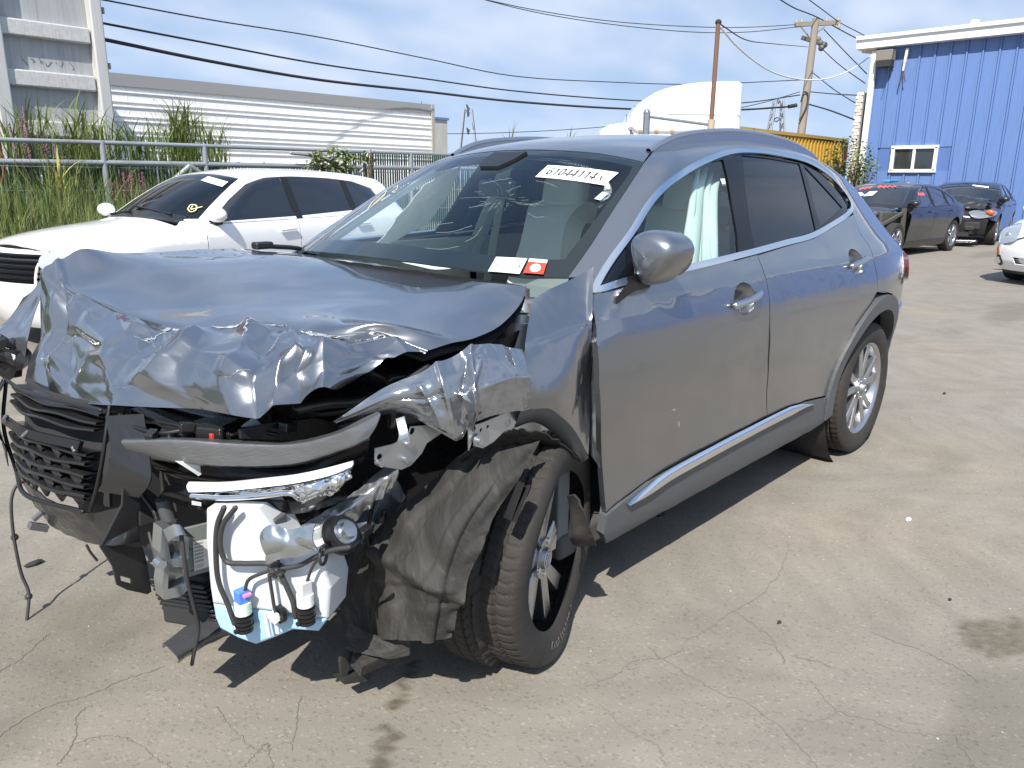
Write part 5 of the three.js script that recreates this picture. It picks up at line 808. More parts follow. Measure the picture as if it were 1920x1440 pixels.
// inner fender liner hanging in front of the wheel
{
  const ln = part('wheel_liner', planarUV(thicken(sheet([
    [[-.057,.686,.8],[-.049,.712,.88],[-.001,.729,.94],[.073,.739,.97]],
    [[-.14,.594,.74],[-.155,.645,.88],[-.139,.671,.97],[-.068,.654,1]],
    [[-.23,.517,.7],[-.247,.566,.86],[-.248,.603,.98],[-.17,.587,1.02]],
    [[-.26,.418,.69],[-.276,.475,.85],[-.284,.514,.97],[-.223,.507,1.02]],
    [[-.269,.301,.69],[-.297,.37,.85],[-.303,.418,.96],[-.248,.414,1]],
    [[-.278,.194,.71],[-.311,.26,.83],[-.297,.302,.93],[-.25,.307,.97]]], { nu: 60, nv: 70, crumple: (u, v, q) => (.008) * fbm(q.x * 4, q.y * 4, q.z * 4, 2) + .012 * (sstep(.20, .23, u) - sstep(.32, .35, u)) - .010 * (sstep(.62, .65, u) - sstep(.74, .77, u)) * sstep(.1, .3, v) + .010 * (sstep(.70, .72, v) - sstep(.80, .82, v)) + .006 * (ridge(q.x * 5, q.y * 6, q.z * 3, 1) - .7) + sstep(.85, 1, u) * .014 * noise3(q.y * 18, 2, 1) + sstep(.9, 1, u) * .006 * noise3(q.y * 60, 5, 1) - .03 * Math.exp(-(((v - .55 - u * .2) / .05) ** 2)) }), .004), 1.3), M.liner, suv);
  ln.userData.label = 'dirty black wheel liner torn and hanging in front of the tyre';
  part('liner_flap', thicken(sheet([[[-.34,.254,.66],[-.295,.209,.68],[-.276,.215,.75],[-.247,.219,.8]], [[-.359,.214,.66],[-.311,.176,.7],[-.285,.18,.76],[-.244,.195,.8]], [[-.382,.197,.66],[-.329,.167,.7],[-.286,.164,.76],[-.25,.172,.8]]], { nu: 20, nv: 12, crumple: (u, v, q) => .008 * fbm(q.x * 9, q.y * 9, q.z * 9, 3) }), .004), M.liner, suv);
  part('liner_front_half', thicken(sheet([[[-.237,.488,.62],[-.212,.501,.66],[-.197,.517,.7]], [[-.305,.345,.58],[-.258,.35,.64],[-.25,.374,.69]], [[-.311,.232,.58],[-.264,.236,.64],[-.255,.262,.69]], [[-.305,.11,.6],[-.267,.12,.65],[-.265,.162,.7]]], { nu: 20, nv: 24, crumple: (u, v, q) => .012 * fbm(q.x * 9, q.y * 6, q.z * 9, 3) }), .004), M.liner, suv);
  part('liner_top', thicken(sheet([[[-.117,.721,.86],[-.079,.764,.9],[0,.776,.92],[.094,.759,.93],[.186,.712,.93],[.337,.607,.9]], [[-.051,.673,.8],[.01,.693,.82],[.096,.69,.83],[.187,.676,.85],[.272,.641,.86],[.43,.546,.84]]], { nu: 40, nv: 12, crumple: (u, v, q) => .016 * (ridge(q.x * 14, q.y * 12, q.z * 12, 3) - .6) }), .004), M.liner, suv);
  part('mud_flap', merge([plate([[-.368,.202,.66],[-.332,.173,.66],[-.357,.102,.66],[-.374,.097,.66],[-.378,.149,.66]], .012), beam(...[[-.352,.142,.7],[-.221,.133,.7]], .05, .035, .3), plate([[-.394,.111,.66],[-.34,.093,.66],[-.286,.078,.66],[-.291,.051,.66],[-.375,.083,.66]], .03)]), M.liner, suv);
  part('liner_clip', cyl(.010, .010, .006, 12).rotateX(Math.PI / 2).translate(...[-.266,.466,.995]), M.white, ln);
  part('torn_connector', roughen(beam(...[[-.053,.677,1.03],[-.105,.593,1.03]], .03, .018), .01, 40), M.blackPl, suv);
}
// collapsed front wheel
{
  const hubQ = vv([.157,.322,.9]);
  const R = .356, deform = (x, y, z, a, r) => {
    const s = sstep(.20, .34, r);
    if (z > 0) z += .022 * sstep(0, .1, z) + .012 * Math.sin(a * 3 + 1) * s;
    if (y < -.27) { const k = (-.27 - y); y = -.27 - k * .62; z += (z > 0 ? 1 : -1) * k * .25; }
    x += .05 * (z > .02 ? 1 : .3) + .02 * Math.sin(a * 2);
    if (x > .2 && z > .03) { const e = Math.exp(-((((a > Math.PI ? a - 2 * Math.PI : a) - .25) / .35) ** 2)); z -= .06 * e * sstep(.25, .33, r); x += .02 * e; }
    return [x, y, z];
  };
  const w = alloyWheel('front_wheel', [0, 0, 0], .36, .02, { broken: true, tyre: tyreGeo(R, .24, 560, deform, true, .012) });
  w.position.set(hubQ.x + .01, .325, hubQ.z - .10);
  { // raised maker's name on the sidewall
    const font = await new FontLoader().loadAsync('fonts/droid/droid_sans_bold.typeface.json'), L = [], word = 'Continental';
    [...word].forEach((ch, i) => { const g = new TextGeometry(ch, { font, size: .026, depth: .003, curveSegments: 3 }); g.computeBoundingBox(); g.translate(-(g.boundingBox.max.x) / 2, 0, 0); const a = -1.98 + i * .088; g.rotateZ(a + Math.PI / 2); g.translate(Math.cos(a) * .292, Math.sin(a) * .292, 0); const p = g.attributes.position; for (let k = 0; k < p.count; k++) { const x = p.getX(k), y = p.getY(k), r = Math.hypot(x, y), aa = Math.atan2(y, x), zz = .119, q = deform(x, y, zz, aa < 0 ? aa + 2 * Math.PI : aa, r); p.setXYZ(k, q[0], q[1], q[2] + p.getZ(k)); } L.push(g); });
    const m = part('tyre_lettering', merge(L), std(.075, .07, .065, .8), w); m.userData.kind = 'stuff';
  }
  // torn strip of sidewall
  part('torn_sidewall', thicken(sheet([[[.222,.55,.98],[.243,.492,1],[.297,.403,.99],[.348,.343,.97]], [[.256,.517,.93],[.258,.463,.95],[.259,.406,.96],[.299,.35,.94]], [[.337,.457,.9],[.293,.425,.92],[.267,.385,.93],[.333,.328,.9]]], { nu: 16, nv: 10, crumple: (u, v, q) => .006 * fbm(q.x * 20, q.y * 20, q.z * 20, 2) }), .006), M.tyre, w).position.sub(w.position);
  const t = w.children[w.children.length - 1]; w.remove(t); t.position.set(0, 0, 0); suv.add(t);
  alloyWheel('front_wheel', [.05, .345, -.80], Math.PI + .2, 0);
}


// ---------- other cars ----------
function carTable(o) {
  const h = o.h / 1.62, sc = (t, k, f) => t.map(([a, b]) => [a * (f === 'y' ? k : 1), b * (f === 'v' ? k : 1)]);
  return {
    zy: TAB.zy.map(([y, z]) => [y * h, z * o.w / .94]), plan: [[-1.2, -.20], [-.8, -.09], [-.4, -.02], [0, .0], [.6, 0], [1.5, .004], [o.wb, .012], [o.wb + .35, -.01], [o.wb + .65, -.08], [o.wb + .9, -.2]],
    gh: o.gh ?? [[.2, .02], [.9, .02], [1.3, 0], [2, -.02], [2.5, -.06], [2.8, -.12], [3.1, -.2], [3.4, -.28]], prof: o.prof, rear: o.rear, front: o.front,
    k: .06, wc: .30, crown: .10, rc: .20, fc: o.fc ?? .32, belt: 1.05 * h
  };
}
function parkedCar(o) {
  const T = carTable(o), B = carShell(T), t = thing(o.name, o.label, 'car', [o.pos[0], 0, o.pos[1]], o.yaw, o.group), h = o.h / 1.62, pm = o.paint;
  const put = (name, g, m, par = t) => { if (o.s && par === t) g.scale(o.s, o.s, o.s); else if (o.s) g.scale(o.s, o.s, o.s); return part(name, g, m, par); };
  const yb = x => (1.045 + .035 * x / 2.5) * h, wr = o.R + .045, wy = o.R + .01;
  const ring = (cx, r, a) => B.at(cx + r * Math.cos(a), Math.max(.2, wy + r * Math.sin(a)));
  const arc = (cx, a0, a1) => { const P = []; for (let i = 0; i <= 10; i++) P.push(ring(cx, wr, lerp(a0, a1, i / 10) * Math.PI / 180)); return P; };
  const H = x => B.top(x, clamp(o.hoodZ ?? .66, 0, .75) - Math.max(0, -x - .2) * .22), xn = o.nose ?? -.72;
  const belt = (a, b, n = 8) => { const P = []; for (let i = 0; i <= n; i++) { const x = lerp(a, b, i / n); P.push(B.at(x, yb(x))); } return P; };
  const ws = o.ws.map(([x, z]) => B.top(x, z)), dt = o.ditch.map(([x, z]) => B.top(x, z)), low = .22;
  for (const s of [1, -1]) {
    const mirror = s < 0; if (mirror && o.oneSide) continue;
    const D = (P, a, q = {}) => B.drape(P, a, { cell: .09, inset: .003, rim: .015, mirror, ...q });
    if (!o.noFender) put('front_fender', D([H(.32), H(0), H(-.3), H(xn + .1), H(xn), B.top(xn - .06, .52), B.nose(.80 * h, .66), B.nose(.70 * h, .76), B.at(xn, .64 * h), B.at(-.52, .56), ...arc(0, 150, 0), B.at(.44, low), B.at(.44, yb(.44) - .01), B.at(.42, yb(.4) + .03)], 30), pm);
    put('front_door', D([B.at(.445, yb(.44)), B.at(.45, low), B.at(o.bx, low), ...belt(o.bx, .46)], 0), pm);
    put('rear_door', D([B.at(o.bx + .005, low), B.at(o.wb - wr - .02, low), ...arc(o.wb, 176, 130), ...belt(o.wb - .05, o.bx + .005)], 0), pm);
    const dloTop = o.dlo.map(([x, y]) => B.at(x, y));
    put('quarter_panel', D([...ws, ...dt, ...o.tail.map(([x, y]) => B.at(x, y)), B.at(o.wb + .75, .62 * h), ...arc(o.wb, 30, 128), ...belt(o.wb - .045, .445, 14).map(q => q.clone()), B.at(.43, yb(.4) + .04)], 35, { holes: [dloTop] }), pm);
    if (!o.wreck) put('bumper_side', D([B.at(xn, .65 * h), B.at(-.53, .55), ...arc(0, 152, 185), B.at(-.45, .2), B.at(xn + .02, .2)], 0), pm);
    put('side_glass', D(dloTop, 15, { off: -.008, rim: 0, inset: 0 }), M.glassDark);
    for (const px of o.pillars) put('pillar_trim', D([[px - .045, yb(px) + .0], [px + .045, yb(px) + .0], [px + .03 + .02, o.dloTopAt(px + .04)], [px - .04, o.dloTopAt(px - .04)]].map(([x, y]) => B.at(x, y)), 15, { off: .001 }), M.blackSat);
    put('sill', D([[.40, .30], [o.wb - wr, .30], [o.wb - wr, .17], [.40, .17]].map(([x, y]) => B.at(x, y)), 0, { off: .012 }), o.sill ?? M.blackPl);
    for (const hx of [o.bx - .17, o.wb - .28]) { const q = B.at(hx, yb(hx) - .10), n = B.N(q); put('door_handle', bar(q.clone().add(V(-.1, -.003, 0)).addScaledVector(n, .022), q.clone().add(V(.1, .008, 0)).addScaledVector(n, .022), .014, 8).applyMatrix4(new THREE.Matrix4().makeScale(1, 1, s)), o.handle ?? pm); }
    { const q = B.at(.60, yb(.6) + .06), g = new THREE.SphereGeometry(1, 24, 16).scale(.075, .07, .115).translate(q.x - .02, q.y + .02, (q.z + .14)); const mm = put('door_mirror', s < 0 ? flip(g) : g, pm); const b = box(.09, .045, .16, q.x + .0, q.y - .055, q.z + .06, .015); put('mirror_foot', s < 0 ? flip(b) : b, M.blackSat, mm); }
    if (o.lamp) put('head_lamp', D(o.lamp.map(([y, z]) => B.nose(y, z)), 'nose', { off: .006, smooth: 30, cell: .05 }), o.lampM);
    put('tail_lamp', D([[o.wb + .72, .99 * h], [o.wb + .5, .97 * h], [o.wb + .5, .86 * h], [o.wb + .74, .84 * h]].map(([x, y]) => B.at(x, y)), 0, { off: .006 }), std(.12, .01, .01, .2));
  }
  const mir = P => P.map(q => { const v = q.clone(); v.z = -v.z; return v; });
  const sym = P => [...P, ...mir(P).reverse()];
  if (!o.noHood) put('hood', B.drape(sym([H(.3), H(0), H(-.3), H(xn + .1), H(xn), B.top(xn - .06, .5), B.top(xn - .10, .2)]), 90, { cell: .09, inset: .003 }), pm);
  put('front_panel', B.drape(sym([[.90 * h, .5], [.84 * h, .72], [.6, .78], [.25, .74]].map(a => B.nose(...a))), 'nose', { cell: .09, off: -.035, rim: 0 }), o.noFender || o.wreck ? M.blackPl : o.paint);
  put('roof', B.drape(sym([ws[ws.length - 1], ...dt]), 90, { cell: .12 }), o.roof ?? pm);
  const base = [.6, .3, 0, -.3, -.6].map(z => B.top(o.ws[0][0] - .14 + .30 * z * z, z)), head = [-.35, 0, .35].map(z => B.top(o.ws[o.ws.length - 1][0] - .06 + .3 * z * z, z));
  const wsm = put('windshield', B.drape([...ws.slice().reverse(), ...base, ...mir(ws), ...head], 62, { cell: .1, rim: 0, off: -.003 }), o.wsM ?? M.glassDark);
  put('cowl', B.drape([...base, ...base.slice().reverse().map(q => q.clone().add(V(-.12, 0, 0)))], 90, { off: .004, cell: .1 }), M.blackPl);
  if (!o.wreck) put('front_bumper', B.drape(sym([[.60 * h, .70], [.40, .74], [.2, .70]].map(a => B.nose(...a))), 'nose', { cell: .09, holes: o.intake ? [o.intake.map(a => B.nose(...a))] : [] }), pm);
  if (o.grille) { const gr = put('grille', B.drape(o.grille.map(a => B.nose(...a)), 'nose', { off: -.03, rim: 0, cell: .08 }), M.dark); const ys = o.grille.map(a => a[0]), zs = o.grille.map(a => a[1]), y0 = Math.min(...ys), y1 = Math.max(...ys), z1 = Math.max(...zs); for (let y = y0 + .02; y < y1 - .01; y += .045) { const P = []; for (let i = 0; i <= 8; i++) P.push(B.nose(y, lerp(-z1, z1, i / 8)).add(V(.012, 0, 0))); put('grille_slat', new THREE.TubeGeometry(new THREE.CatmullRomCurve3(P), 16, .012, 6), M.blackGloss, gr); } put('grille_frame', B.drape(o.grille.map(([y, z]) => B.nose(y + (y > (y0 + y1) / 2 ? .02 : -.02), z + Math.sign(z) * .02)), 'nose', { holes: [o.grille.map(a => B.nose(...a))], cell: .08, off: .004 }), pm); }
  const bk = (y, z) => B.back(y, z); put('tailgate', B.drape(sym([[o.tailTop, .5], [.85 * h, .74], [.3, .74]].map(a => bk(...a))), 'back', { cell: .1 }), pm);
  put('underbody', box(o.wb + .5, .16, 1.4, o.wb / 2, .27, 0, .03), std(.07, .07, .072, .8));
  put('interior', merge([box(o.wb - .6, .5, 1.35, o.wb / 2 + .1, .6, 0, .05)]), std(.20, .19, .18, .85));
  for (const [x, s] of [[0, 1], [o.wb, 1], [0, -1], [o.wb, -1]]) {
    const w = new THREE.Group(); w.name = 'wheel'; const k = o.s ?? 1; w.position.set(x * k, o.R * k, s * (o.w - .13) * k); w.scale.setScalar(k); if (s < 0) w.rotation.y = Math.PI; t.add(w);
    part('tyre', tyreGeo(o.R, .21, 64, null, false), M.tyre, w);
    const lip = [[.18, -.08], [.235, -.085], [.222, 0], [.24, .085], [.244, .095], [.236, .097], [.215, .07], [.205, -.05]].map(a => new THREE.Vector2(a[0] * o.R / .356, a[1])); part('rim', new THREE.LatheGeometry(lip, 40).rotateX(Math.PI / 2), M.alloy, w);
    for (let i = 0; i < 5; i++) part('spoke', spokePair(i, 5, .04, .225 * o.R / .356, .08), M.alloy, w);
    part('hub', cyl(.06, .06, .03, 20).rotateX(Math.PI / 2).translate(0, 0, .07), M.alloy, w); part('brake_disc', cyl(.15, .15, .02, 24).rotateX(Math.PI / 2), M.brake, w);
  }
  return { t, B, H, yb, put, wsm, h };
}
const cuvProf = [[-1.1, .62], [-.98, .76], [-.9, .84], [-.7, .93], [-.3, 1.00], [.1, 1.045], [.3, 1.08], [.38, 1.12], [.62, 1.26], [.94, 1.42], [1.05, 1.465], [1.2, 1.50], [1.45, 1.53], [1.8, 1.545], [2.2, 1.543], [2.6, 1.523], [3.0, 1.48], [3.3, 1.43], [3.5, 1.36]];
const cuvRear = [[.15, 3.45], [.3, 3.55], [.45, 3.6], [.62, 3.6], [.75, 3.57], [.95, 3.55], [1.05, 3.5], [1.2, 3.42], [1.35, 3.36], [1.5, 3.3]];
const cuvFront = [[.1, -.78], [.25, -.90], [.4, -.95], [.6, -.96], [.75, -.94], [.85, -.90], [.95, -.82]];
const dloFn = P => x => { for (let i = 0; i < P.length - 1; i++) { const [a, b] = [P[i], P[i + 1]]; if (x >= a[0] && x <= b[0]) return lerp(a[1], b[1], (x - a[0]) / (b[0] - a[0])); } return P[P.length - 1][1]; };
{ // white crossover by the fence
  const up = [[.62, 1.08], [.85, 1.24], [1.1, 1.38], [1.35, 1.445], [1.7, 1.46], [2.2, 1.445], [2.6, 1.41], [2.9, 1.33]];
  const c = parkedCar({
    name: 'white_crossover', label: 'white crossover with dark windows parked beside the overgrown fence', pos: [1.27, -5.35], yaw: 10.4 * Math.PI / 180, s: .98, h: 1.58, w: .93, wb: 2.75, R: .355, paint: M.paintWhite, prof: cuvProf, rear: cuvRear, front: cuvFront, bx: 1.55,
    ws: [[.52, .70], [.68, .66], [.85, .62], [1.02, .575], [1.14, .545]], ditch: [[1.3, .55], [1.7, .56], [2.2, .54], [2.6, .5], [3.0, .45], [3.25, .42]], tail: [[3.28, 1.3], [3.36, 1.18], [3.42, 1.05], [3.42, .9]],
    dlo: [...up, [2.98, 1.19], [2.7, 1.115], [1.6, 1.07], [.66, 1.045]], dloTopAt: dloFn(up), pillars: [1.58, 2.42], tailTop: 1.32,
    lamp: [[.83, .50], [.81, .72], [.77, .82], [.70, .82], [.69, .66], [.73, .52]], lampM: phy(.5, .52, .55, .1, .3, { clearcoat: 1 }), grille: [[.82, .5], [.56, .46], [.56, -.46], [.82, -.5]], intake: null, wsM: M.glassTint
  });
  const o = q => { const n = c.B.N(q); return q.clone().addScaledVector(n, .006).multiplyScalar(.98); };
  const st = [[1.03, .22], [1.03, .52], [.94, .54], [.94, .22]].map(([x, z]) => o(c.B.top(x, z)));
  part('lot_number_sticker', geoFrom(st.flatMap(q => [q.x, q.y, q.z]), [0, 1, 2, 0, 2, 3], [0, 1, 1, 1, 1, 0, 0, 0]), new THREE.MeshStandardMaterial({ side: THREE.DoubleSide, roughness: .5, map: canvasTex(512, 128, (x, w, h) => { x.fillStyle = '#f4f4f2'; x.fillRect(0, 0, w, h); x.fillStyle = '#222'; x.font = '92px sans-serif'; x.fillText('68358224', 40, 98); }) }), c.wsm);
  const wr = P => ribbon(catmull(P.map(([x, z]) => o(c.B.top(x, z)).add(V(0, .004, 0))), 30), .012, () => V(-.5, .8, .2), .002);
  part('crayon_mark', merge([wr([[.55, .52], [.60, .50], [.62, .55], [.58, .60], [.54, .58], [.55, .52]]), wr([[.60, .53], [.565, .55], [.64, .62]])]), std(.75, .70, .35, .6), c.wsm);
  part('black_arm', merge([bar(o(c.B.top(.42, .45)).add(V(0, .012, 0)), o(c.B.top(.44, -.15)).add(V(0, .012, 0)), .01), bar(o(c.B.top(.36, -.1)).add(V(0, .012, 0)), o(c.B.top(.42, -.55)).add(V(0, .012, 0)), .01)]), M.blackSat, c.t);
  part('roof_fin', new THREE.ConeGeometry(.03, .07, 8).scale(2.2, 1, .7).translate(2.7, 1.48, 0), M.paintWhite, c.t);
}
const sedProf = [[-1.1, .55], [-.98, .66], [-.9, .73], [-.7, .81], [-.3, .89], [.1, .94], [.3, .98], [.38, 1.02], [.62, 1.16], [.94, 1.32], [1.05, 1.355], [1.2, 1.39], [1.45, 1.42], [1.8, 1.43], [2.2, 1.40], [2.55, 1.31], [2.9, 1.15], [3.1, 1.065], [3.25, 1.04], [3.5, 1.03], [3.7, .98]];
const sedRear = [[.15, 3.5], [.3, 3.65], [.45, 3.72], [.7, 3.72], [.9, 3.66], [1.0, 3.6], [1.2, 3.4], [1.4, 3.2]];
const sedGh = [[.2, .02], [.9, .02], [1.3, 0], [2, -.03], [2.6, -.06], [3.1, -.1], [3.4, -.1]];
const sedUp = [[.66, 1.0], [.85, 1.13], [1.1, 1.27], [1.35, 1.33], [1.7, 1.345], [2.1, 1.32], [2.45, 1.24], [2.75, 1.09]];
const sedan = o => parkedCar({
  h: 1.45, w: .91, wb: 2.8, R: .335, paint: M.paintBlack, prof: sedProf, rear: sedRear, gh: sedGh, front: [[.1, -.78], [.25, -.90], [.4, -.95], [.55, -.95], [.7, -.92], [.8, -.86], [.9, -.75]], bx: 1.58,
  ws: [[.50, .68], [.68, .64], [.85, .6], [1.02, .56], [1.12, .53]], ditch: [[1.3, .53], [1.7, .54], [2.1, .52], [2.4, .48]], tail: [[2.75, 1.16], [3.05, 1.02], [3.4, .98], [3.5, .9]],
  dlo: [...sedUp, [2.72, 1.03], [2.3, 1.0], [1.6, .975], [.70, .955]], dloTopAt: dloFn(sedUp), pillars: [1.6, 2.38], tailTop: .98, lampM: phy(.45, .46, .5, .1, .4, { clearcoat: 1 }), ...o
});
{ // black sedan with its front corner stripped
  const c = sedan({ name: 'black_sedan', label: 'black sedan with red writing on its glass and a missing front fender', pos: [14.91, -3.53], yaw: -5.4 * Math.PI / 180, s: 1.01, noFender: true, roof: phy(.10, .10, .10, .4, .2, { clearcoat: .7 }), group: undefined });
  const o = (q, d = .008) => { const n = c.B.N(q); return q.clone().addScaledVector(n, d).multiplyScalar(1.01); };
  const flat = (name, P, t) => part(name, geoFrom(P.map(q => o(q)).flatMap(q => [q.x, q.y, q.z]), [0, 1, 2, 0, 2, 3], [0, 1, 1, 1, 1, 0, 0, 0]), t, c.wsm);
  flat('paper_on_windshield', [[.78, -.42], [.78, .05], [.62, .03], [.62, -.42]].map(([x, z]) => c.B.top(x, z)), M.paper);
  const red = std(.75, .10, .08, .6), scr = (P, f) => ribbon(catmull(P.map(a => o(f(...a), .012)), 24), .022, q => V(-.6, .7, .4).normalize(), .003);
  const zig = (x0, z0, n) => { const L = []; for (let i = 0; i < n; i++) L.push([x0 + (i % 2 ? .05 : -.02) + i * .004, z0 + i * .045]); return L; };
  part('red_writing', merge([scr(zig(.90, -.38, 6), c.B.top), scr(zig(.98, -.05, 9), c.B.top), scr(zig(.92, .0, 5), c.B.top)]), red, c.wsm);
  part('side_writing', merge([scr([0, 1, 2, 3, 4, 5, 6].map(i => [1.0 + i * .05, 1.17 + (i % 2 ? .05 : 0)]), c.B.at)]), red, c.wsm);
  // bare inner structure where the fender is gone
  part('apron_structure', merge([roughen(box(.8, .35, .12, .05, .70, .62, .02), .05, 7), beam([-.5, .62, .72], [.42, .86, .76], .06, .05), beam([.42, .3, .8], [.42, .95, .78], .08, .05), bar([-.2, .45, .7], [.35, .6, .78], .03)]), std(.10, .10, .085, .7, .3), c.t);
  part('blue_tarp_piece', roughen(box(.55, .05, .16, 1.75, 1.47, -.12, .02), .02, 8), std(.06, .27, .60, .6), c.t);
}
{ // second black car, front smashed
  const c = sedan({ name: 'black_hatchback', label: 'black car with its front bumper torn off, parked behind the black sedan', pos: [20.26, -3.0], yaw: 5.4 * Math.PI / 180, s: 1.045, wreck: true, noHood: true, lamp: [[.74, .36], [.80, .66], [.76, .86], [.66, .82], [.62, .5]], lampM: phy(.25, .26, .28, .12, .4, { clearcoat: 1 }) });
  const o = (q, d = .008) => { const n = c.B.N(q); return q.clone().addScaledVector(n, d).multiplyScalar(1.045); };
  part('lot_number_sticker', geoFrom([[1.0, .12], [1.0, .46], [.93, .46], [.93, .12]].map(([x, z]) => o(c.B.top(x, z))).flatMap(q => [q.x, q.y, q.z]), [0, 1, 2, 0, 2, 3], [0, 1, 1, 1, 1, 0, 0, 0]), M.paper, c.wsm);
  part('hood', sheet([[.75, .4, 0, -.4, -.75].map(z => V(.32, 1.04, z)), [.72, .4, 0, -.4, -.72].map(z => V(-.05, 1.10 + .05 * Math.cos(z * 4), z)), [.70, .4, 0, -.4, -.70].map(z => V(-.35, 1.13 - .10 * Math.abs(z), z)), [.66, .4, 0, -.4, -.66].map(z => V(-.62, .90 - .08 * z, z))], { nu: 30, nv: 30, thick: .004, crumple: (u, v, q) => .03 * (ridge(q.x * 4, q.y * 4, q.z * 4, 1) - .7) }), M.paintBlack, c.t);
  part('lamp_indicator', roughen(new THREE.SphereGeometry(.09, 16, 10).scale(.6, .7, 1).translate(-.72, .78, .80), .01, 9), std(.5, .12, .03, .3), c.t);
  part('bumper_reinforcement', merge([box(.12, .16, 1.3, -.86, .48, 0, .02), box(.1, .1, .2, -.9, .42, .45, .02), box(.2, .3, .9, -.8, .35, 0, .03)]), std(.05, .05, .05, .6, .4), c.t);
  part('hanging_bumper', roughen(box(.5, .09, .8, -.95, .12, .2, .03, .3), .06, 5), M.blackPl, c.t);
}
{ // white hatchback, only its front corner in view
  const fr = [[.1, -.72], [.22, -.84], [.35, -.92], [.5, -.93], [.62, -.90], [.75, -.82], [.85, -.7]];
  const c = parkedCar({
    name: 'white_hatchback', label: 'white hatchback nosing in beside the blue building, front corner only', pos: [12.45, .52], yaw: -14 * Math.PI / 180, h: 1.5, w: .87, wb: 2.55, R: .31, paint: M.paintWhite, prof: [[-1.1, .5], [-.95, .64], [-.85, .74], [-.6, .86], [-.2, .96], [.1, 1.02], [.3, 1.09], [.62, 1.25], [.94, 1.4], [1.2, 1.46], [1.6, 1.5], [2.0, 1.49], [2.6, 1.42], [3.0, 1.33], [3.3, 1.2]], rear: cuvRear.map(([y, x]) => [y, x - .3]), front: fr, fc: .45, bx: 1.5, hoodZ: .62,
    ws: [[.52, .66], [.68, .62], [.85, .58], [1.02, .545], [1.14, .52]], ditch: [[1.3, .52], [1.7, .52], [2.2, .5], [2.6, .46], [2.9, .42]], tail: [[3.0, 1.2], [3.1, 1.05], [3.15, .9]],
    dlo: [[.62, 1.02], [.85, 1.18], [1.1, 1.31], [1.35, 1.37], [1.7, 1.385], [2.2, 1.36], [2.6, 1.28], [2.75, 1.12], [1.6, 1.03], [.66, 1.0]], dloTopAt: () => 1.36, pillars: [1.55], tailTop: 1.2,
    lamp: [[.80, .50], [.86, .68], [.76, .82], [.60, .80], [.58, .62], [.66, .46]], lampM: phy(.50, .53, .56, .08, .5, { clearcoat: 1 }), intake: [[.30, .42], [.40, .46], [.40, -.46], [.30, -.42]]
  });
  const D = (P, off) => c.B.drape(P.map(a => c.B.nose(...a)), 'nose', { off, cell: .06, smooth: 20 });
  for (const s of [1, -1]) {
    part('indicator', D([[.44, s * .70], [.52, s * .73], [.50, s * .78], [.42, s * .76]], .008), std(.6, .18, .03, .2), c.t);
    part('fog_lamp_bezel', D([[.27, s * .64], [.40, s * .68], [.40, s * .77], [.28, s * .75]], .006), M.blackSat, c.t);
    const q = c.B.nose(.33, s * .71); part('fog_lamp', cyl(.05, .05, .03, 20).rotateZ(Math.PI / 2).translate(q.x - .01, q.y, q.z), M.chrome, c.t);
    const e = c.B.nose(.70, s * .64); part('lamp_projector', new THREE.SphereGeometry(.05, 20, 12).translate(e.x + .03, e.y, e.z), M.chrome, c.t);
  }
  part('intake_mesh', merge([.32, .35, .38].map(y => bar(c.B.nose(y, -.44).add(V(.02, 0, 0)), c.B.nose(y, .44).add(V(.02, 0, 0)), .008))), M.blackSat, c.t);
  part('lower_lip', c.B.drape([[.2, .70], [.14, .68], [.14, -.68], [.2, -.70]].map(a => c.B.nose(...a)), 'nose', { cell: .09, off: -.01 }), M.blackPl, c.t);
}


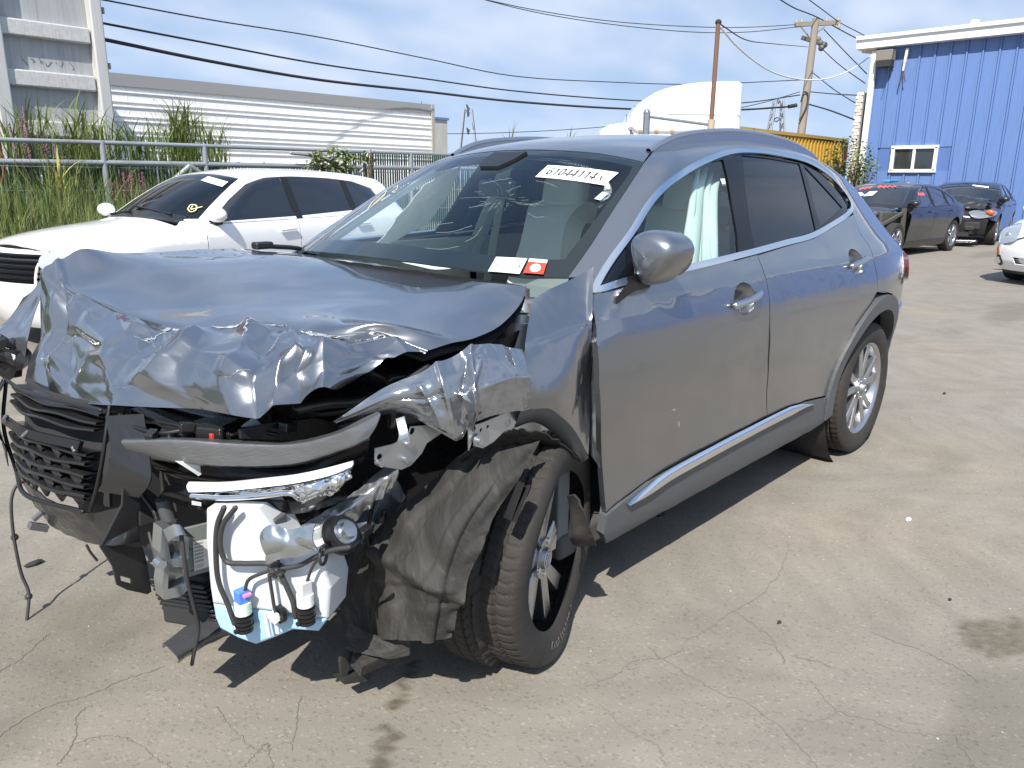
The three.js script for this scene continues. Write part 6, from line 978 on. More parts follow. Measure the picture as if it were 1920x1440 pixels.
// ---------- surroundings ----------
const corr = tex(256, 256, (u, v) => { const n = .86 + .14 * tileNoise(u, v, 5, 13, 5); return [n, n, n]; });
const streaks = tex(512, 512, (u, v) => { const a = noise3(u * 46, v * 1.3, 3), b = noise3(u * 15, v * 2.2, 8), c = tileNoise(u, v, 7, 17, 5); const n = .90 + .06 * a + .06 * b + .09 * c, d = sstep(.45, .8, noise3(u * 30, v * .8, 12)) * .14; return [n - d * .6, n - d * .8, n - d]; });
{ // blue metal building
  const b = thing('blue_building', 'blue ribbed metal building with white eave trim and a small window', 'building', [25, 0, .42]);
  const blue = std(.13, .225, .49, .55, 0, { map: streaks }), whiteM = std(.80, .80, .78, .55), zL = -7.45, zR = 30, H = 5.45, sp = .42;
  part('wall', box(.2, H, zR - zL, .16, H / 2, (zL + zR) / 2), std(.085, .155, .38, .6), b);
  let k = 0; for (let z = zL; z < zR - .01; z += sp, k++) {
    const g = merge([box(.02, H - .02, sp - .07, .05, H / 2, z + sp / 2), box(.055, H - .02, .05, .03, H / 2, z, .012)]);
    if (z < -5.2 && z + sp > -6.75) { const lo = 1.8, hi = 2.5; part('wall_panel', merge([box(.02, lo, sp - .07, .05, lo / 2, z + sp / 2), box(.02, H - hi, sp - .07, .05, (H + hi) / 2, z + sp / 2), box(.055, lo, .05, .03, lo / 2, z), box(.055, H - hi, .05, .03, (H + hi) / 2, z)]), blue, b); }
    else part('wall_panel', g, blue, b);
  }
  part('eave', merge([box(.5, .26, zR - zL + .7, -.02, H + .12, (zL + zR) / 2 - .2, .01), box(.06, .1, zR - zL + .7, -.31, H + .30, (zL + zR) / 2 - .2)]), whiteM, b);
  part('roof', box(9, .1, zR - zL + .6, 4.6, H + .34, (zL + zR) / 2 - .2, 0, 0, .08), std(.5, .52, .54, .5), b);
  part('side_wall', box(9, H, .2, 4.7, H / 2, zL + .1), std(.075, .16, .49, .6), b);
  part('downspout', merge([box(.12, H - .1, .17, -.08, (H - .1) / 2, zL - .02, .02)]), whiteM, b);
  const wz0 = -6.55, wz1 = -5.40, w = part('window', merge([box(.10, .10, wz1 - wz0 + .2, .0, 2.50, (wz0 + wz1) / 2, .01), box(.10, .10, wz1 - wz0 + .2, 0, 1.80, (wz0 + wz1) / 2, .01), box(.10, .7, .10, 0, 2.15, wz0 - .04, .01), box(.10, .7, .10, 0, 2.15, wz1 + .04, .01), box(.08, .62, .08, .01, 2.15, (wz0 + wz1) / 2, .01)]), whiteM, b);
  for (const z of [-6.26, -5.68]) part('pane', box(.01, .62, .52, .035, 2.15, z), phy(.03, .035, .035, .06, 0, { clearcoat: 1 }), w);
  const fl = part('flood_light', box(.34, .30, .48, -.25, 5.18, -7.08, .02), std(.20, .19, .16, .6), b); part('lamp_face', box(.30, .2, .42, -.28, 4.94, -7.06, .02), M.dark, fl); part('lamp_arm', merge([bar([-.02, 4.85, -6.9], [-.25, 5.0, -7.0], .03), bar([-.42, 5.3, -6.8], [-.42, 4.5, -6.92], .008)]), M.dark, fl);
  const cd = part('conduit', merge([beam([-.12, 5.35, -6.52], [-.12, 4.95, -6.55], .07, .06), beam([-.12, 4.95, -6.55], [-.12, 4.72, -6.57], .05, .05)]), std(.7, .66, .6, .6), b); part('cut_cable', merge([tube([[-.12, 4.72, -6.57], [-.14, 4.5, -6.60], [-.13, 4.3, -6.62]], .02, 10, 6), tube([[-.12, 4.72, -6.55], [-.15, 4.55, -6.5], [-.13, 4.4, -6.46]], .014, 10, 6)]), std(.10, .06, .07, .6), cd);
  part('roof_stub', box(.2, .12, .2, .3, H + .48, -4.9, .02), whiteM, b);
}
{ // brick pier at the building's corner
  const g = thing('brick_pier', 'narrow pale brick pier beside the blue building corner', 'pier', [25.3, 0, -7.53]); part('core', box(.5, 4.2, .2, 0, 2.1, .13), std(.50, .46, .41, .9), g);
  const bm = [std(.70, .66, .60, .9), std(.76, .74, .70, .9), std(.60, .52, .45, .9)], bg = new RoundedBoxGeometry(.05, .085, .17, 1, .008); for (let r = 0; r < 42; r++) for (let c = 1; c < 2; c++) { const m = part('brick', bg, bm[Math.floor(rnd() * 3)], g); m.position.set(-.25, .05 + r * .1, -.05 + c * .18 + (r % 2 ? .025 : -.025)); }
}
function container(name, label, { pos, L, H, D, mat, ribs = 'v', sp = .28, y0 = 0 }) {
  const t = thing(name, label, 'container', pos); part('body', box(L, H, D, L / 2, y0 + H / 2, -D / 2), mat, t); return t;
}
{ // yellow shipping container behind the truck
  const y = std(.62, .38, .05, .6, 0, { map: corr }), t = container('shipping_container', 'yellow corrugated shipping container behind the white truck', { pos: [19.95, 0, -9], L: 8.6, H: 2.95, D: 2.4, mat: y });
  for (let x = .15; x < 8.4; x += .28) part('corrugation', box(.13, 2.72, .05, x + .08, 1.5, .02, .012), y, t);
  part('top_rail', box(8.6, .1, .1, 4.3, 2.93, .02), std(.45, .30, .08, .6), t); part('corner_post', box(.28, 2.95, .2, 8.65, 1.47, -.05, .02), std(.24, .06, .035, .8), t); part('door_end', box(.1, 2.8, 2.3, 8.72, 1.45, -1.2), std(.26, .07, .04, .8), t);
}
{ // white tractor unit, side on: its roof fairing and hood top show above the crossover
  const o = vv([18.571,1.455,-9.735]), rt = V(.681, 0, .732), t = thing('semi_truck', 'white semi truck with tall rounded roof fairing', 'truck', [o.x, 0, o.z], Math.atan2(-rt.z, rt.x)), wm = M.paintWhite, lx = P => P.map(q => [vv(q).sub(o).dot(rt), q[1]]);
  const out = lx([[17.737,2.887,-11.188],[17.85,3.153,-11.171],[18.004,3.42,-11.109],[18.191,3.643,-10.995],[18.412,3.823,-10.827],[18.643,3.944,-10.626],[18.975,4.051,-10.311],[19.32,4.114,-9.965],[19.752,4.149,-9.513],[20.055,4.153,-9.189],[20.135,4.08,-9.075],[19.909,2.767,-8.807],[18.801,2.679,-9.964],[17.863,2.668,-10.968]]), d = 2.3;
  const g = new THREE.ExtrudeGeometry(new THREE.Shape(out.map(a => new THREE.Vector2(...a))), { depth: d - .5, bevelEnabled: true, bevelThickness: .25, bevelSize: .18, bevelOffset: -.18, bevelSegments: 6 }); g.translate(0, 0, -d + .25); part('roof_fairing', toCreasedNormals(g, .7), wm, t);
  const xa = out[13][0], xb = out[11][0], yS = lx([[19.114,3.243,-9.846]])[0][1];
  const cab = part('cab', box(xb - xa + .2, 2.2, 2.2, (xa + xb) / 2, 1.65, -1.15, .12), wm, t);
  part('cab_side_seam', box(xb - xa - .9, .02, .02, (xa + xb) / 2 + .4, yS, .005), std(.45, .46, .47, .6), cab); part('side_extender', box(.5, 1.25, .05, xb - .42, yS - .05, .0, .02), std(.62, .63, .64, .5), cab);
  for (let i = 0; i < 3; i++) part('marker_lamp', box(.1, .05, .06, xa + .1 + i * .45, lx([[17.989,2.787,-10.879]])[0][1], .02), std(.5, .22, .06, .4), cab);
  const ho = [...lx([[17.225,2.704,-11.668],[17.275,2.808,-11.654],[17.409,2.912,-11.551],[17.605,2.959,-11.358],[17.817,2.976,-11.138]]), [xa + .1, 1.2], [xa - .75, 1.2]]; const hg = new THREE.ExtrudeGeometry(new THREE.Shape(ho.map(a => new THREE.Vector2(...a))), { depth: 1.5, bevelEnabled: true, bevelThickness: .2, bevelSize: .06, bevelSegments: 5 }); hg.translate(0, 0, -1.9); part('hood', toCreasedNormals(hg, .7), wm, t);
  part('windshield', box(.06, .5, 1.9, xa - .02, 2.45, -1.15, 0, 0, -.2), M.glassDark, t); part('mirror', merge([bar([xa - .2, 2.3, .1], [xa - .2, 2.8, .3], .02), box(.1, .35, .2, xa - .2, 2.4, .3, .03)]), M.blackPl, t);
  part('chassis', box(5.4, .25, .9, xa + 1.4, .8, -1.15), M.dark, t);
  for (const [x, z] of [[xa - .6, -.2], [xa - .6, -2.1], [xb - .2, -.2], [xb - .2, -2.1]]) part('wheel', tyreGeo(.5, .28, 40, null, false).translate(x, .5, z), M.tyre, t);
}
{ // long white trailer
  const t = thing('box_trailer', 'long white ribbed box trailer behind the fence', 'trailer', [0, 0, -18]), w = std(.90, .90, .89, .45), x0 = -2, x1 = 16.42, top = 3.8, bot = 1.1;
  part('body', box(x1 - x0, top - bot, 2.5, (x0 + x1) / 2, (top + bot) / 2, -1.3), w, t);
  part('top_rail', box(x1 - x0, .28, .05, (x0 + x1) / 2, top - .14, -.025), std(.36, .36, .35, .5, .3), t);
  const ribY = [[10.036,3.386,-18],[10.017,3.166,-18],[10.008,3.055,-18],[9.989,2.833,-18],[9.98,2.721,-18],[9.961,2.498,-18],[9.952,2.386,-18],[9.933,2.161,-18],[9.924,2.048,-18],[9.905,1.822,-18]].map(q => q[1]);
  for (let i = 0; i < ribY.length; i++) part('side_rib', box(x1 - x0 - .1, .035, .03, (x0 + x1) / 2, ribY[i], -.035, .008), w, t);
  const seam = std(.78, .78, .78, .5); for (let x = x0 + .6; x < x1; x += .62) part('panel_seam', box(.008, top - bot - .35, .008, x, (top + bot) / 2 - .12, -.046), seam, t);
  part('corner_post', box(.12, top - bot, .1, x1 - .02, (top + bot) / 2, -.02), std(.45, .42, .38, .6, .3), t);
  part('landing_gear', merge([box(.15, 1.1, .15, 12, .55, -.4), box(.15, 1.1, .15, 12, .55, -2.2)]), M.greyPl, t);
  for (const x of [1.2, 2.5]) for (const z of [-.4, -2.2]) part('wheel', tyreGeo(.5, .3, 30, null, false).translate(x, .5, z), M.tyre, t);
}
{ const t = thing('storage_box', 'plain grey box body with blue top edge past the trailer end', 'container', [17.45, 0, -19.6]); part('body', box(1.1, 3.5, 2.2, .5, 1.75, -1.1), std(.52, .52, .50, .7, 0, { map: corr }), t); part('top_edge', box(1.2, .08, 2.3, .5, 3.54, -1.1), std(.10, .22, .38, .5), t); part('aerial', merge([bar([.1, 3.55, -.3], [.1, 4.1, -.3], .012), bar([.2, 3.55, -.3], [.2, 3.95, -.3], .012)]), M.greyPl, t); }
{ // tall grey container end with ribs, and a rust-red one beside it
  const t = thing('grey_container', 'tall grey steel container end with horizontal ribs and scratched marks', 'container', [.47, 0, -13]), gm = std(.44, .45, .46, .55, .2, { map: streaks }), rim = std(.60, .60, .59, .55, .15, { map: streaks });
  part('panel', box(1.7, 5.6, .1, 3.0, 2.8, -.12), gm, t); part('body', box(1.66, 5.5, 5.9, 3.0, 2.75, -3.2), gm, t);
  for (const [x, wd] of [[2.2, .22], [3.78, .20]]) part('corner_post', box(wd, 5.7, .26, x, 2.85, 0, .03), rim, t);
  for (const y of [[3.568,3.759,-13],[3.532,2.982,-13],[3.488,2.192,-13]].map(q => q[1]).concat([1.3, 4.85])) part('rib', box(1.36, .26, .17, 2.98, y, -.02, .03), rim, t);
  const mk = []; for (let i = 0; i < 7; i++) mk.push(tube([0, 1, 2].map(k => V(2.62 + i * .12 + rr(-.05, .05), 3.26 + rr(-.08, .08) * (k ? 1 : -1), -.065)), .0035, 8, 5)); part('scratched_writing', merge(mk), std(.12, .12, .13, .8), t);
  for (const y of [3.3, 4.2]) part('hinge', box(.05, .1, .06, 3.9, y, .08), M.greyPl, t);
  const r = thing('red_container', 'rust red container edge with yellow and black hazard tape', 'container', [.47, 0, -13.1]); part('body', box(2.2, 5.2, 5.8, .90, 2.6, -2.95), std(.20, .045, .025, .75, 0, { map: corr }), r); part('edge_post', box(.10, 5.3, .14, 2.02, 2.65, .02, .02), std(.30, .07, .03, .7), r);
  const hz = [2.735,2.924,-12.98]; for (let i = 0; i < 4; i++) part('hazard_stripe', box(.13, .055, .02, hz[0] - .46, hz[1] + .09 - i * .056, .13, 0, 0, .35), i % 2 ? M.dark : std(.75, .55, .04, .6), r);
}
{ // pipe fence with slats
  const f = thing('pipe_fence', 'galvanised pipe fence with dark green privacy slats', 'fence', [0, 0, 0]), gp = std(.40, .43, .45, .5, .5, { map: streaks }), zf = -11;
  const top = [[2.024,1.91,-11],[3.795,1.927,-11],[6.018,1.938,-11],[7.845,1.941,-11],[10.28,1.951,-11]], lowP = [[1.982,1.608,-11],[3.76,1.623,-11],[5.992,1.633,-11],[7.828,1.638,-11]];
  part('top_rail', tube([V(-14, top[0][1] - .06, zf), V(-3, top[0][1] - .02, zf), ...top.map(vv), V(11, 1.95, zf), V(16, 1.97, zf)], .036, 40, 10), gp, f); part('middle_rail', tube([V(-14, lowP[0][1] - .03, zf), V(-3, lowP[0][1], zf), ...lowP.map(vv), V(11, 1.66, zf), V(16, 1.68, zf)], .046, 40, 10), gp, f);
  for (const x of [-13, -10.6, -8.2, -5.9, -3.5, -1.2, 1.0, 3.4, 5.05, 7.3, 9.6, 12]) part('post', cyl(.045, .045, 1.95, 12).translate(x, .97, zf), gp, f);
  part('brace', merge([bar([3.5, .6, zf + .03], [4.75, 1.6, zf + .03], .045), bar([4.75, 1.6, zf + .03], [5.6, 1.05, zf + .03], .045), bar([4.75, .9, zf + .03], [4.75, 1.62, zf + .03], .04)]), gp, f);
  const rope = part('bent_cable', tube([[6.654,1.864,-10.9],[7.282,1.804,-10.9],[7.755,1.586,-10.9],[8.001,1.467,-10.9],[8.334,1.657,-10.9],[8.412,1.906,-10.9],[8.574,1.952,-10.9]], .028, 30, 8), gp, f);
  const sg = []; for (let x = -14; x < 16; x += .062) { const h = x < 8 ? 1.62 + .03 * noise3(x * 8, 1, 1) : 1.9; sg.push(box(.034, h, .012, x, h / 2 + .05, zf - .1 + rr(-.012, .012), 0, rr(-.3, .3))); }
  const sl = part('privacy_slats', merge(sg), std(.012, .055, .040, .55), f); sl.userData.kind = 'stuff';
  part('wire_mesh', merge([.4, .8, 1.2, 1.55].map(y => bar([-14, y, zf - .08], [16, y, zf - .08], .006, 5))), gp, f);
}
{ // rusty mast with its cable, gate post and rail
  const m = thing('rusty_mast', 'rusty steel mast holding a white cable behind the crossover', 'pole', [0, 0, 0]), a = vv([9.945,2.227,-4.12]), b = vv([10.324,3.822,-4.333]); const dir = b.clone().sub(a).normalize(), base = a.clone().addScaledVector(dir, -a.y / dir.y);
  part('mast', bar(base, b, .035, 12), std(.17, .09, .06, .85, 0, { map: dusty }), m); part('mast_collar', bar(a.clone().addScaledVector(dir, -.1), a.clone().addScaledVector(dir, .12), .055, 12), std(.36, .30, .22, .8), m); part('cap', new THREE.SphereGeometry(.05, 12, 8).translate(b.x, b.y, b.z), M.dark, m);
  const g = thing('gate_post', 'galvanised gate post with a capped top and slanting rail', 'post', [0, 0, 0]), c = vv([9.305,2.444,-4.892]); part('post', cyl(.055, .055, c.y, 16).translate(c.x, c.y / 2, c.z), M.galv, g); part('cap', new THREE.SphereGeometry(.06, 16, 8, 0, 6.3, 0, 1.6).translate(c.x, c.y, c.z), M.galv, g); part('rail', bar(...[[9.329,2.388,-4.845],[9.943,2.276,-4.141]], .022, 10), M.galv, g);
  const cb = [[10.329,3.758,-4.302],[11.433,3.651,-4.592],[13.687,3.597,-5.187],[17.084,3.798,-6.17],[19.503,4.001,-6.685],[22.024,4.339,-7.145],[24.659,4.885,-7.562],[26.223,5.437,-7.615]]; solo('white_cable', tube(cb, .018, 60, 6), std(.75, .77, .78, .5), 'white cable sagging from the rusty mast to the blue building', 'cable');
}
{ // utility pole
  const t = thing('utility_pole', 'weathered wooden utility pole with two crossarms', 'utility pole', [0, 0, 0]), wood = std(.27, .235, .20, .9, 0, { map: dusty }), a = vv([29.352,3.382,-11.046]), b = vv([30.525,7.592,-11.423]), dir = b.clone().sub(a).normalize(), base = a.clone().addScaledVector(dir, -a.y / dir.y);
  part('pole', bar(base, b, .17, 14, .13), wood, t);
  part('crossarm', beam(...[[29.933,7.384,-11.978],[31.142,7.48,-10.716]], .14, .16), wood, t); part('crossarm', beam(...[[30.013,6.903,-11.705],[30.6,6.63,-10.968]], .12, .14), std(.10, .09, .08, .9), t);
  for (const q of [[29.984,7.505,-11.97],[30.13,7.527,-11.822],[30.809,7.596,-11.119],[31.126,7.62,-10.788],[31.091,7.358,-10.723]]) part('insulator', cyl(.05, .07, .16, 10).translate(...q), std(.35, .33, .31, .4), t);
  part('arm_brace', merge([bar(...[[30.7,7.313,-11.127],[30.427,7.069,-11.325]], .03), bar(...[[30.074,7.306,-11.796],[30.247,6.866,-11.439]], .03)]), wood, t); part('transformer_hardware', merge([[30.473,6.708,-11.135],[30.571,6.629,-10.999],[30.438,6.828,-11.219],[30.463,6.507,-11.067]].map(q => new THREE.IcosahedronGeometry(.12, 1).translate(...q))), std(.13, .13, .13, .6), t);
  part('cable_loop', tube([[29.339,4.468,-11.179],[29.491,4.829,-11.155],[29.565,4.77,-11.053],[29.443,4.27,-10.99],[29.179,3.768,-11.078]], .03, 30, 6), M.dark, t); part('splice_box', bar(...[[28.963,4.264,-11.504],[29.2,4.326,-11.273]], .07), M.dark, t);
}
{ // overhead wires
  const W = (pts, r, label) => solo('overhead_wire', tube(pts, r, 50, 5), M.wire = M.wire ?? std(.022, .023, .027, .8), label, 'wire', 'overhead wires');
  W([[4.616,4.549,-13.79],[8.116,4.975,-16.268],[11.607,5.143,-17.138],[15.617,5.061,-17.351],[18.901,4.831,-16.77],[22.94,4.901,-15.492],[25.855,4.973,-13.905],[29.668,5.293,-11.45]], .017, 'thin upper wire crossing from the grey container to the utility pole');
  W([[4.538,4.136,-13.713],[7.492,4.264,-15.144],[10.862,4.294,-16.09],[14.798,4.322,-16.426],[18.032,4.23,-15.951],[23.48,4.252,-14.659],[27.453,4.358,-12.708],[29.562,4.729,-11.344]], .023, 'middle black wire crossing above the white trailer to the utility pole');
  W([[4.485,3.855,-13.66],[7.421,3.887,-15.074],[10.786,3.892,-16.015],[14.729,3.952,-16.356],[17.969,3.895,-15.888],[23.423,3.951,-14.603],[27.321,4.1,-12.749],[29.195,4.283,-11.565]], .037, 'thick black lowest cable crossing above the white trailer');
  W([[18.173,7.502,-18.591],[20.615,7.215,-17.374],[23.784,7.142,-16.217],[26.727,7.172,-14.583],[28.621,7.267,-13.344],[29.99,7.385,-11.917]], .015, 'upper strand of the paired wires running to the crossarm');
  W([[18.407,7.435,-18.314],[20.601,7.143,-17.36],[23.762,7.028,-16.195],[26.689,6.974,-14.546],[28.587,7.086,-13.31],[30.046,7.305,-11.826]], .015, 'lower strand of the paired wires running to the crossarm');
  W([[23.415,7.021,-9.731],[26.893,7.348,-10.676],[30.667,7.594,-11.271],[31.153,7.158,-10.579],[26.344,5.706,-7.589]], .022, 'dark wire dropping past the crossarm to the blue building eave');
  W([[26.16,7.497,-10.003],[28.653,7.483,-10.356],[31.142,7.48,-10.716],[28.382,6.445,-8.723],[26.61,5.609,-7.266]], .018, 'dark wire over the crossarm end to the flood light');
  W([[10.336,3.798,-4.31],[15.563,4.456,-6.542],[22.072,5.429,-9.036],[30.115,6.543,-11.455]], .012, 'thin wire from the rusty mast top to the pole');
  W([[30.667,7.213,-11.123],[28.863,6.137,-9.606],[26.009,4.866,-7.622]], .02, 'wire slanting from the crossarm down to the building corner'); W([[30.359,6.707,-11.257],[28.639,5.647,-9.656],[25.917,4.563,-7.604]], .018, 'wire slanting from the lower crossarm to the building wall');
  W([[30.072,5.559,-11.118],[29.402,4.882,-10.057],[26.779,3.921,-7.946]], .018, 'steep wire from the pole shaft to the brick pier'); W([[29.841,4.853,-11.093],[29.362,4.668,-10.017],[26.885,4.288,-7.975]], .02, 'level wire from the pole shaft to the brick pier'); W([[29.711,4.39,-11.052],[29.119,4.102,-10.058],[26.65,3.432,-7.894]], .028, 'twin cable from the pole shaft sloping to the brick pier');
  W([[26.859,4.113,-12.491],[28.163,4.426,-11.971],[29.585,4.85,-11.367]], .015, 'wire rising from behind the truck to the pole shaft'); W([[33.269,4.895,-52.992],[44.396,5.054,-44.129],[52.944,5.774,-38.257],[57.877,6.525,-36.284]], .03, 'faint distant wire low over the trailer end');
}
for (const [px, lab] of [[0, 'distant lattice power pylon with wide arms beyond the trailer'], [1, 'distant lattice power pylon between the truck and utility pole']]) {
  const B = px ? [[148.981,11.524,-67.876],[149.964,16.756,-68.855]].map(vv) : [[107.353,7.689,-111.137],[108.657,14.632,-112.437]].map(vv); const t = thing('power_pylon', lab, 'pylon', [B[0].x, 0, B[0].z], .75, 'distant power pylons'), H = B[1].y, pm = std(.30, .33, .37, .7, .2), r = .20;
  const w = y => lerp(2.4, .7, clamp(y / H)); const leg = []; for (const [sx, sz] of [[1, 1], [1, -1], [-1, 1], [-1, -1]]) leg.push(bar([sx * w(0), 0, sz * w(0)], [sx * w(H), H, sz * w(H)], r, 5)); part('legs', merge(leg), pm, t);
  const br = []; for (let i = 0; i < 9; i++) { const y0 = H * i / 9, y1 = H * (i + 1) / 9; for (const s of [1, -1]) { br.push(bar([-w(y0), y0, s * w(y0)], [w(y1), y1, s * w(y1)], r * .6, 4), bar([w(y0), y0, s * w(y0)], [-w(y1), y1, s * w(y1)], r * .6, 4)); } } part('bracing', merge(br), pm, t);
  const am = []; for (const [y, l] of px ? [[H, .9], [H * .8, 2.4]] : [[H, 5], [H * .94, 4.2], [H * .72, 4.2]]) for (const s of [1, -1]) am.push(bar([0, y - .5, 0], [s * l, y + (px ? 0 : .5), 0], r * .8, 4), bar([0, y + .3, 0], [s * l, y + (px ? 0 : .5), 0], r * .8, 4)); part('arms', merge(am), pm, t);
}
// ---------- reeds, weeds and bush ----------
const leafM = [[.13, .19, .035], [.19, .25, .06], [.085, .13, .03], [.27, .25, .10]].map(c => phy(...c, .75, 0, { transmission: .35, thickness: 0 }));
function blade(out, x, y, z, h, lean, dir, w, seg = 4) {
  const s = out.pos.length / 3, cx = Math.cos(dir), cz = Math.sin(dir), px = -cz, pz = cx, tw = rr(-.8, .8);
  for (let i = 0; i <= seg; i++) { const t = i / seg, b = lean * t * t, ww = w * (i === 0 ? .6 : 1 - t ** 1.5) / 2, ca = Math.cos(tw * t), sa = Math.sin(tw * t); const qx = px * ca + cx * sa, qz = pz * ca + cz * sa; const yy = y + h * (t - .25 * Math.abs(lean) * t * t), bx = x + cx * b * h, bz = z + cz * b * h; out.pos.push(bx - qx * ww, yy, bz - qz * ww, bx + qx * ww, yy, bz + qz * ww); }
  for (let i = 0; i < seg; i++) { const a = s + i * 2; out.idx.push(a, a + 1, a + 3, a, a + 3, a + 2); }
}
const bl = () => ({ pos: [], idx: [] });
{ // tall grass behind the white crossover
  const G = [bl(), bl(), bl(), bl()];
  for (let k = 0; k < 30000; k++) { const x = rr(-3.5, 7.5), z = rr(-10.8, -7.7), front = (z + 10.8) / 3.1, cl = .5 + .5 * noise3(x * 1.3, z * 1.3, 4); const h = rr(.55, 1.45) * (.6 + .65 * cl) * (1.35 - .65 * front) * (x > 4.5 ? .75 : 1); const q = rnd(); blade(G[q < .4 ? 0 : q < .7 ? 1 : q < .88 ? 2 : 3], x, 0, z, h, rr(-.1, .55), rr(0, 6.28), rr(.014, .036)); }
  for (let k = 0; k < 9000; k++) { const x = rr(-14, -3.4), z = rr(-10.8, -8.2); blade(G[Math.floor(rnd() * 3)], x, 0, z, rr(.6, 1.5), rr(-.1, .5), rr(0, 6.28), rr(.018, .042)); }
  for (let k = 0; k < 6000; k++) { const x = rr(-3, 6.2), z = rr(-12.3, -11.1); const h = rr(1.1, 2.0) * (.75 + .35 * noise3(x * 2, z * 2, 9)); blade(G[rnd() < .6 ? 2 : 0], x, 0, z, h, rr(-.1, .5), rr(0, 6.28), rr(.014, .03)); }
  G.forEach((g, i) => { const m = part(numbered('tall_grass'), geoFrom(g.pos, g.idx), leafM[i], scene); m.userData = { kind: 'stuff', category: 'grass', label: ['fresh green tall grass along the pipe fence', 'light yellow green grass along the pipe fence', 'dark green grass along and behind the pipe fence', 'dry straw coloured grass along the pipe fence'][i] }; });
  // reed clumps that rise over the rails
  const clumps = [...[[4.923,2.782,-11.6],[5.005,2.69,-11.7],[4.119,2.322,-11.5],[5.511,2.43,-11.5],[3.252,2.533,-11.5],[3.395,2.395,-11.4],[3.107,2.346,-11.6],[2.669,2.619,-11.5],[2.369,2.483,-11.5],[4.479,2.428,-11.5],[3.714,2.466,-11.6],[5.231,2.569,-11.6]]];
  clumps.forEach(([x, y, z], i) => { const R = bl(), n = i < 2 ? 80 : 48; for (let k = 0; k < n; k++) blade(R, x + rr(-.22, .22), .2, z + rr(-.15, .15), (y - .1) * rr(.72, 1.03), rr(-.02, .26), rr(0, 6.28), rr(.022, .05), 6); for (let k = 0; k < n; k++) { const h0 = y * rr(.5, .85); blade(R, x + rr(-.2, .2), h0, z + rr(-.12, .12), rr(.35, .75), rr(.3, .9), rr(0, 6.28), rr(.022, .045), 4); } const m = solo('reed_clump', geoFrom(R.pos, R.idx), leafM[i % 2], ['thickest tall reed clump rising above the trailer ribs', 'thick green reed clump rising above the trailer ribs', 'thin reeds standing against the trailer beside the grey container', 'thin leaning reeds at the end of the reed row', 'bushy reeds in front of the grey container panel', 'reeds beside the right corner post of the grey container', 'reeds mixed with purple flowers', 'reeds in front of the grey container left post', 'reeds in front of the red container edge', 'short sparse reeds against the white trailer', 'reeds overlapping the grey container right post', 'reeds leaning beside the thickest clump'][i], 'reeds', 'reed clumps behind the fence'); });
  // purple flower spikes
  const pm = std(.26, .12, .19, .8), fl = (x, z, h, n) => { const L = []; for (let k = 0; k < n; k++) { const a = rr(-.12, .12), bx = x + rr(-.25, .25), bz = z + rr(-.1, .1), hh = h * rr(.8, 1); L.push(bar([bx, .3, bz], [bx + a, hh, bz + a], .008, 4)); for (let j = 0; j < 16; j++) { const t = .78 + .22 * j / 16; L.push(new THREE.IcosahedronGeometry(.013, 0).translate(bx + a * t + rr(-.018, .018), hh * t, bz + a * t + rr(-.018, .018))); } } return merge(L); };
  solo('purple_loosestrife', fl(2.55, -11.3, 2.42, 9), pm, 'purple flower spikes growing in front of the grey container', 'flowers'); solo('purple_loosestrife', fl(3.55, -10.4, 1.55, 12), std(.20, .075, .10, .8), 'reddish faded flower spikes below the fence rail', 'flowers');
  const yl = bl(); const q = [2.549,1.265,-10.5]; for (let k = 0; k < 14; k++) blade(yl, q[0] + rr(-.03, .03), rr(.8, 1.5), -10.4, rr(.4, .8), rr(.2, .7), rr(0, 6.28), .045, 5); solo('yellow_reed', geoFrom(yl.pos, yl.idx), std(.42, .36, .10, .8), 'single yellowing reed in front of the fence rails', 'reed');
}
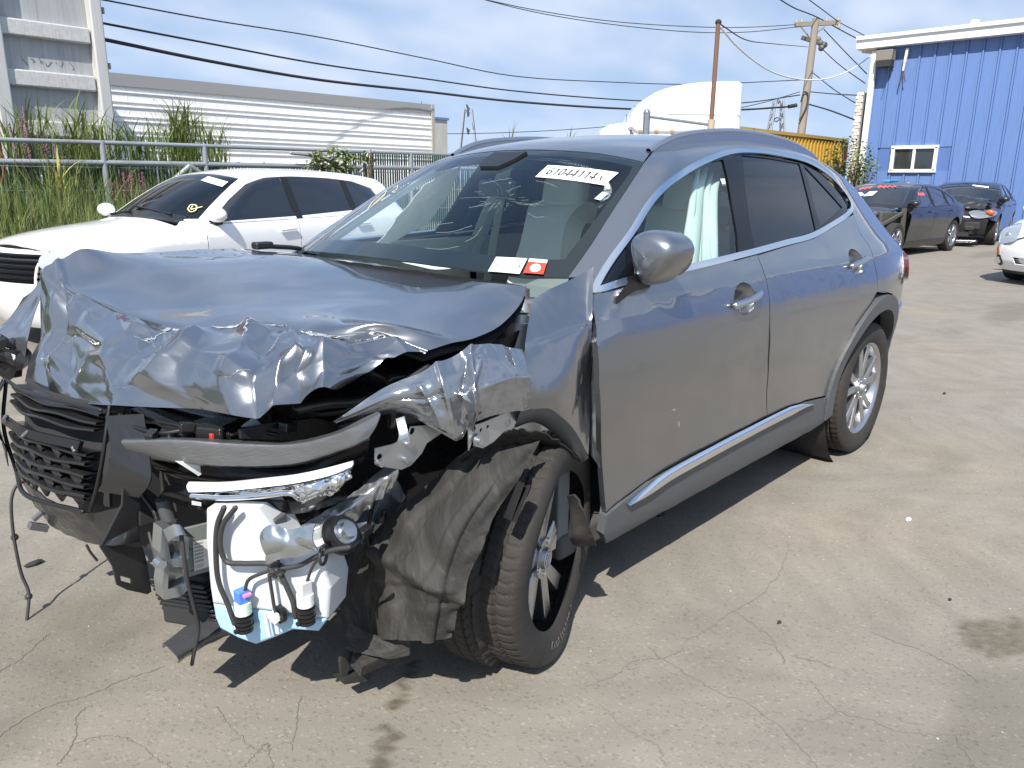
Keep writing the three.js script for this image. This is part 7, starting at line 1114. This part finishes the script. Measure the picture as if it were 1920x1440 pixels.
function leafyBush(name, label, c, rx, ry, rz, n, mat, size) {
  const t = thing(name, label, 'bush', [c[0], 0, c[2]]), P = bl(), st = [];
  for (let i = 0; i < 9; i++) { const a = rr(0, 6.28), e = V(Math.cos(a) * rx * rr(.3, .9), c[1] + rr(-.3, .9) * ry, Math.sin(a) * rz * .7); st.push(tube([[0, 0, 0], [e.x * .3, c[1] * .5, e.z * .3], e], .01, 10, 5)); }
  part('stems', merge(st), std(.12, .09, .05, .9), t);
  for (let k = 0; k < n; k++) { const u = rr(-1, 1), a = rr(0, 6.28), r = Math.cbrt(rnd()), s = Math.sqrt(1 - u * u); let x = s * Math.cos(a) * r, y = u * r, z = s * Math.sin(a) * r; if (fbm(x * 2.2 + c[0], y * 2.2, z * 2.2, 2) < -.12) continue; const L = size * rr(.6, 1.25), d = rr(0, 6.28), ti = rr(-.9, .5), cx = Math.cos(d), cz = Math.sin(d), X = x * rx, Y = c[1] + y * ry, Z = z * rz, s0 = P.pos.length / 3; const dy = Math.sin(ti), dh = Math.cos(ti); for (const [f, w] of [[0, 0], [.4, .42], [.4, -.42], [1, 0]]) P.pos.push(X + cx * dh * f * L - cz * w * L, Y + dy * f * L - .12 * f * f * L, Z + cz * dh * f * L + cx * w * L); P.idx.push(s0, s0 + 1, s0 + 3, s0, s0 + 3, s0 + 2); }
  part('foliage', geoFrom(P.pos, P.idx), mat, t); return t;
}
leafyBush('grape_vine', 'light green leafy vine climbing the fence by the bent cable', [7.441,1.708,-10.7], .62, .34, .22, 900, leafM[1], .10);
leafyBush('grape_vine', 'small leafy vine sprig on the fence rail', [8.261,1.858,-10.7], .16, .14, .12, 60, leafM[1], .09);
leafyBush('weed_bush', 'green weeds growing at the brick pier of the blue building', [24.2,2.119,-7.23], .45, .75, .8, 1500, leafM[0], .09);
leafyBush('weed_bush', 'low leafy weeds against the blue wall behind the black sedan', [24.3,1.829,-6.774], .35, .5, .5, 700, leafM[1], .09);
{ const R = bl(); for (const q of [[4.77,2.034,-3.533],[4.733,1.937,-3.535],[5.165,1.964,-3.08]]) for (let k = 0; k < 3; k++) blade(R, q[0], q[1] - .25, q[2], rr(.22, .30), rr(.1, .7), rr(0, 6.28), .02, 4); const st = [[4.74,1.937,-3.527],[5.156,1.916,-3.071]]; for (const q of st) for (let k = 0; k < 2; k++) blade(R, q[0], 0, q[2], q[1], .03, k * 1.6, .02, 6); solo('reed_tip', geoFrom(R.pos, R.idx), leafM[0], 'thin reed tips standing up behind the crossover roof', 'reeds'); }
renderer.render(scene, camera);
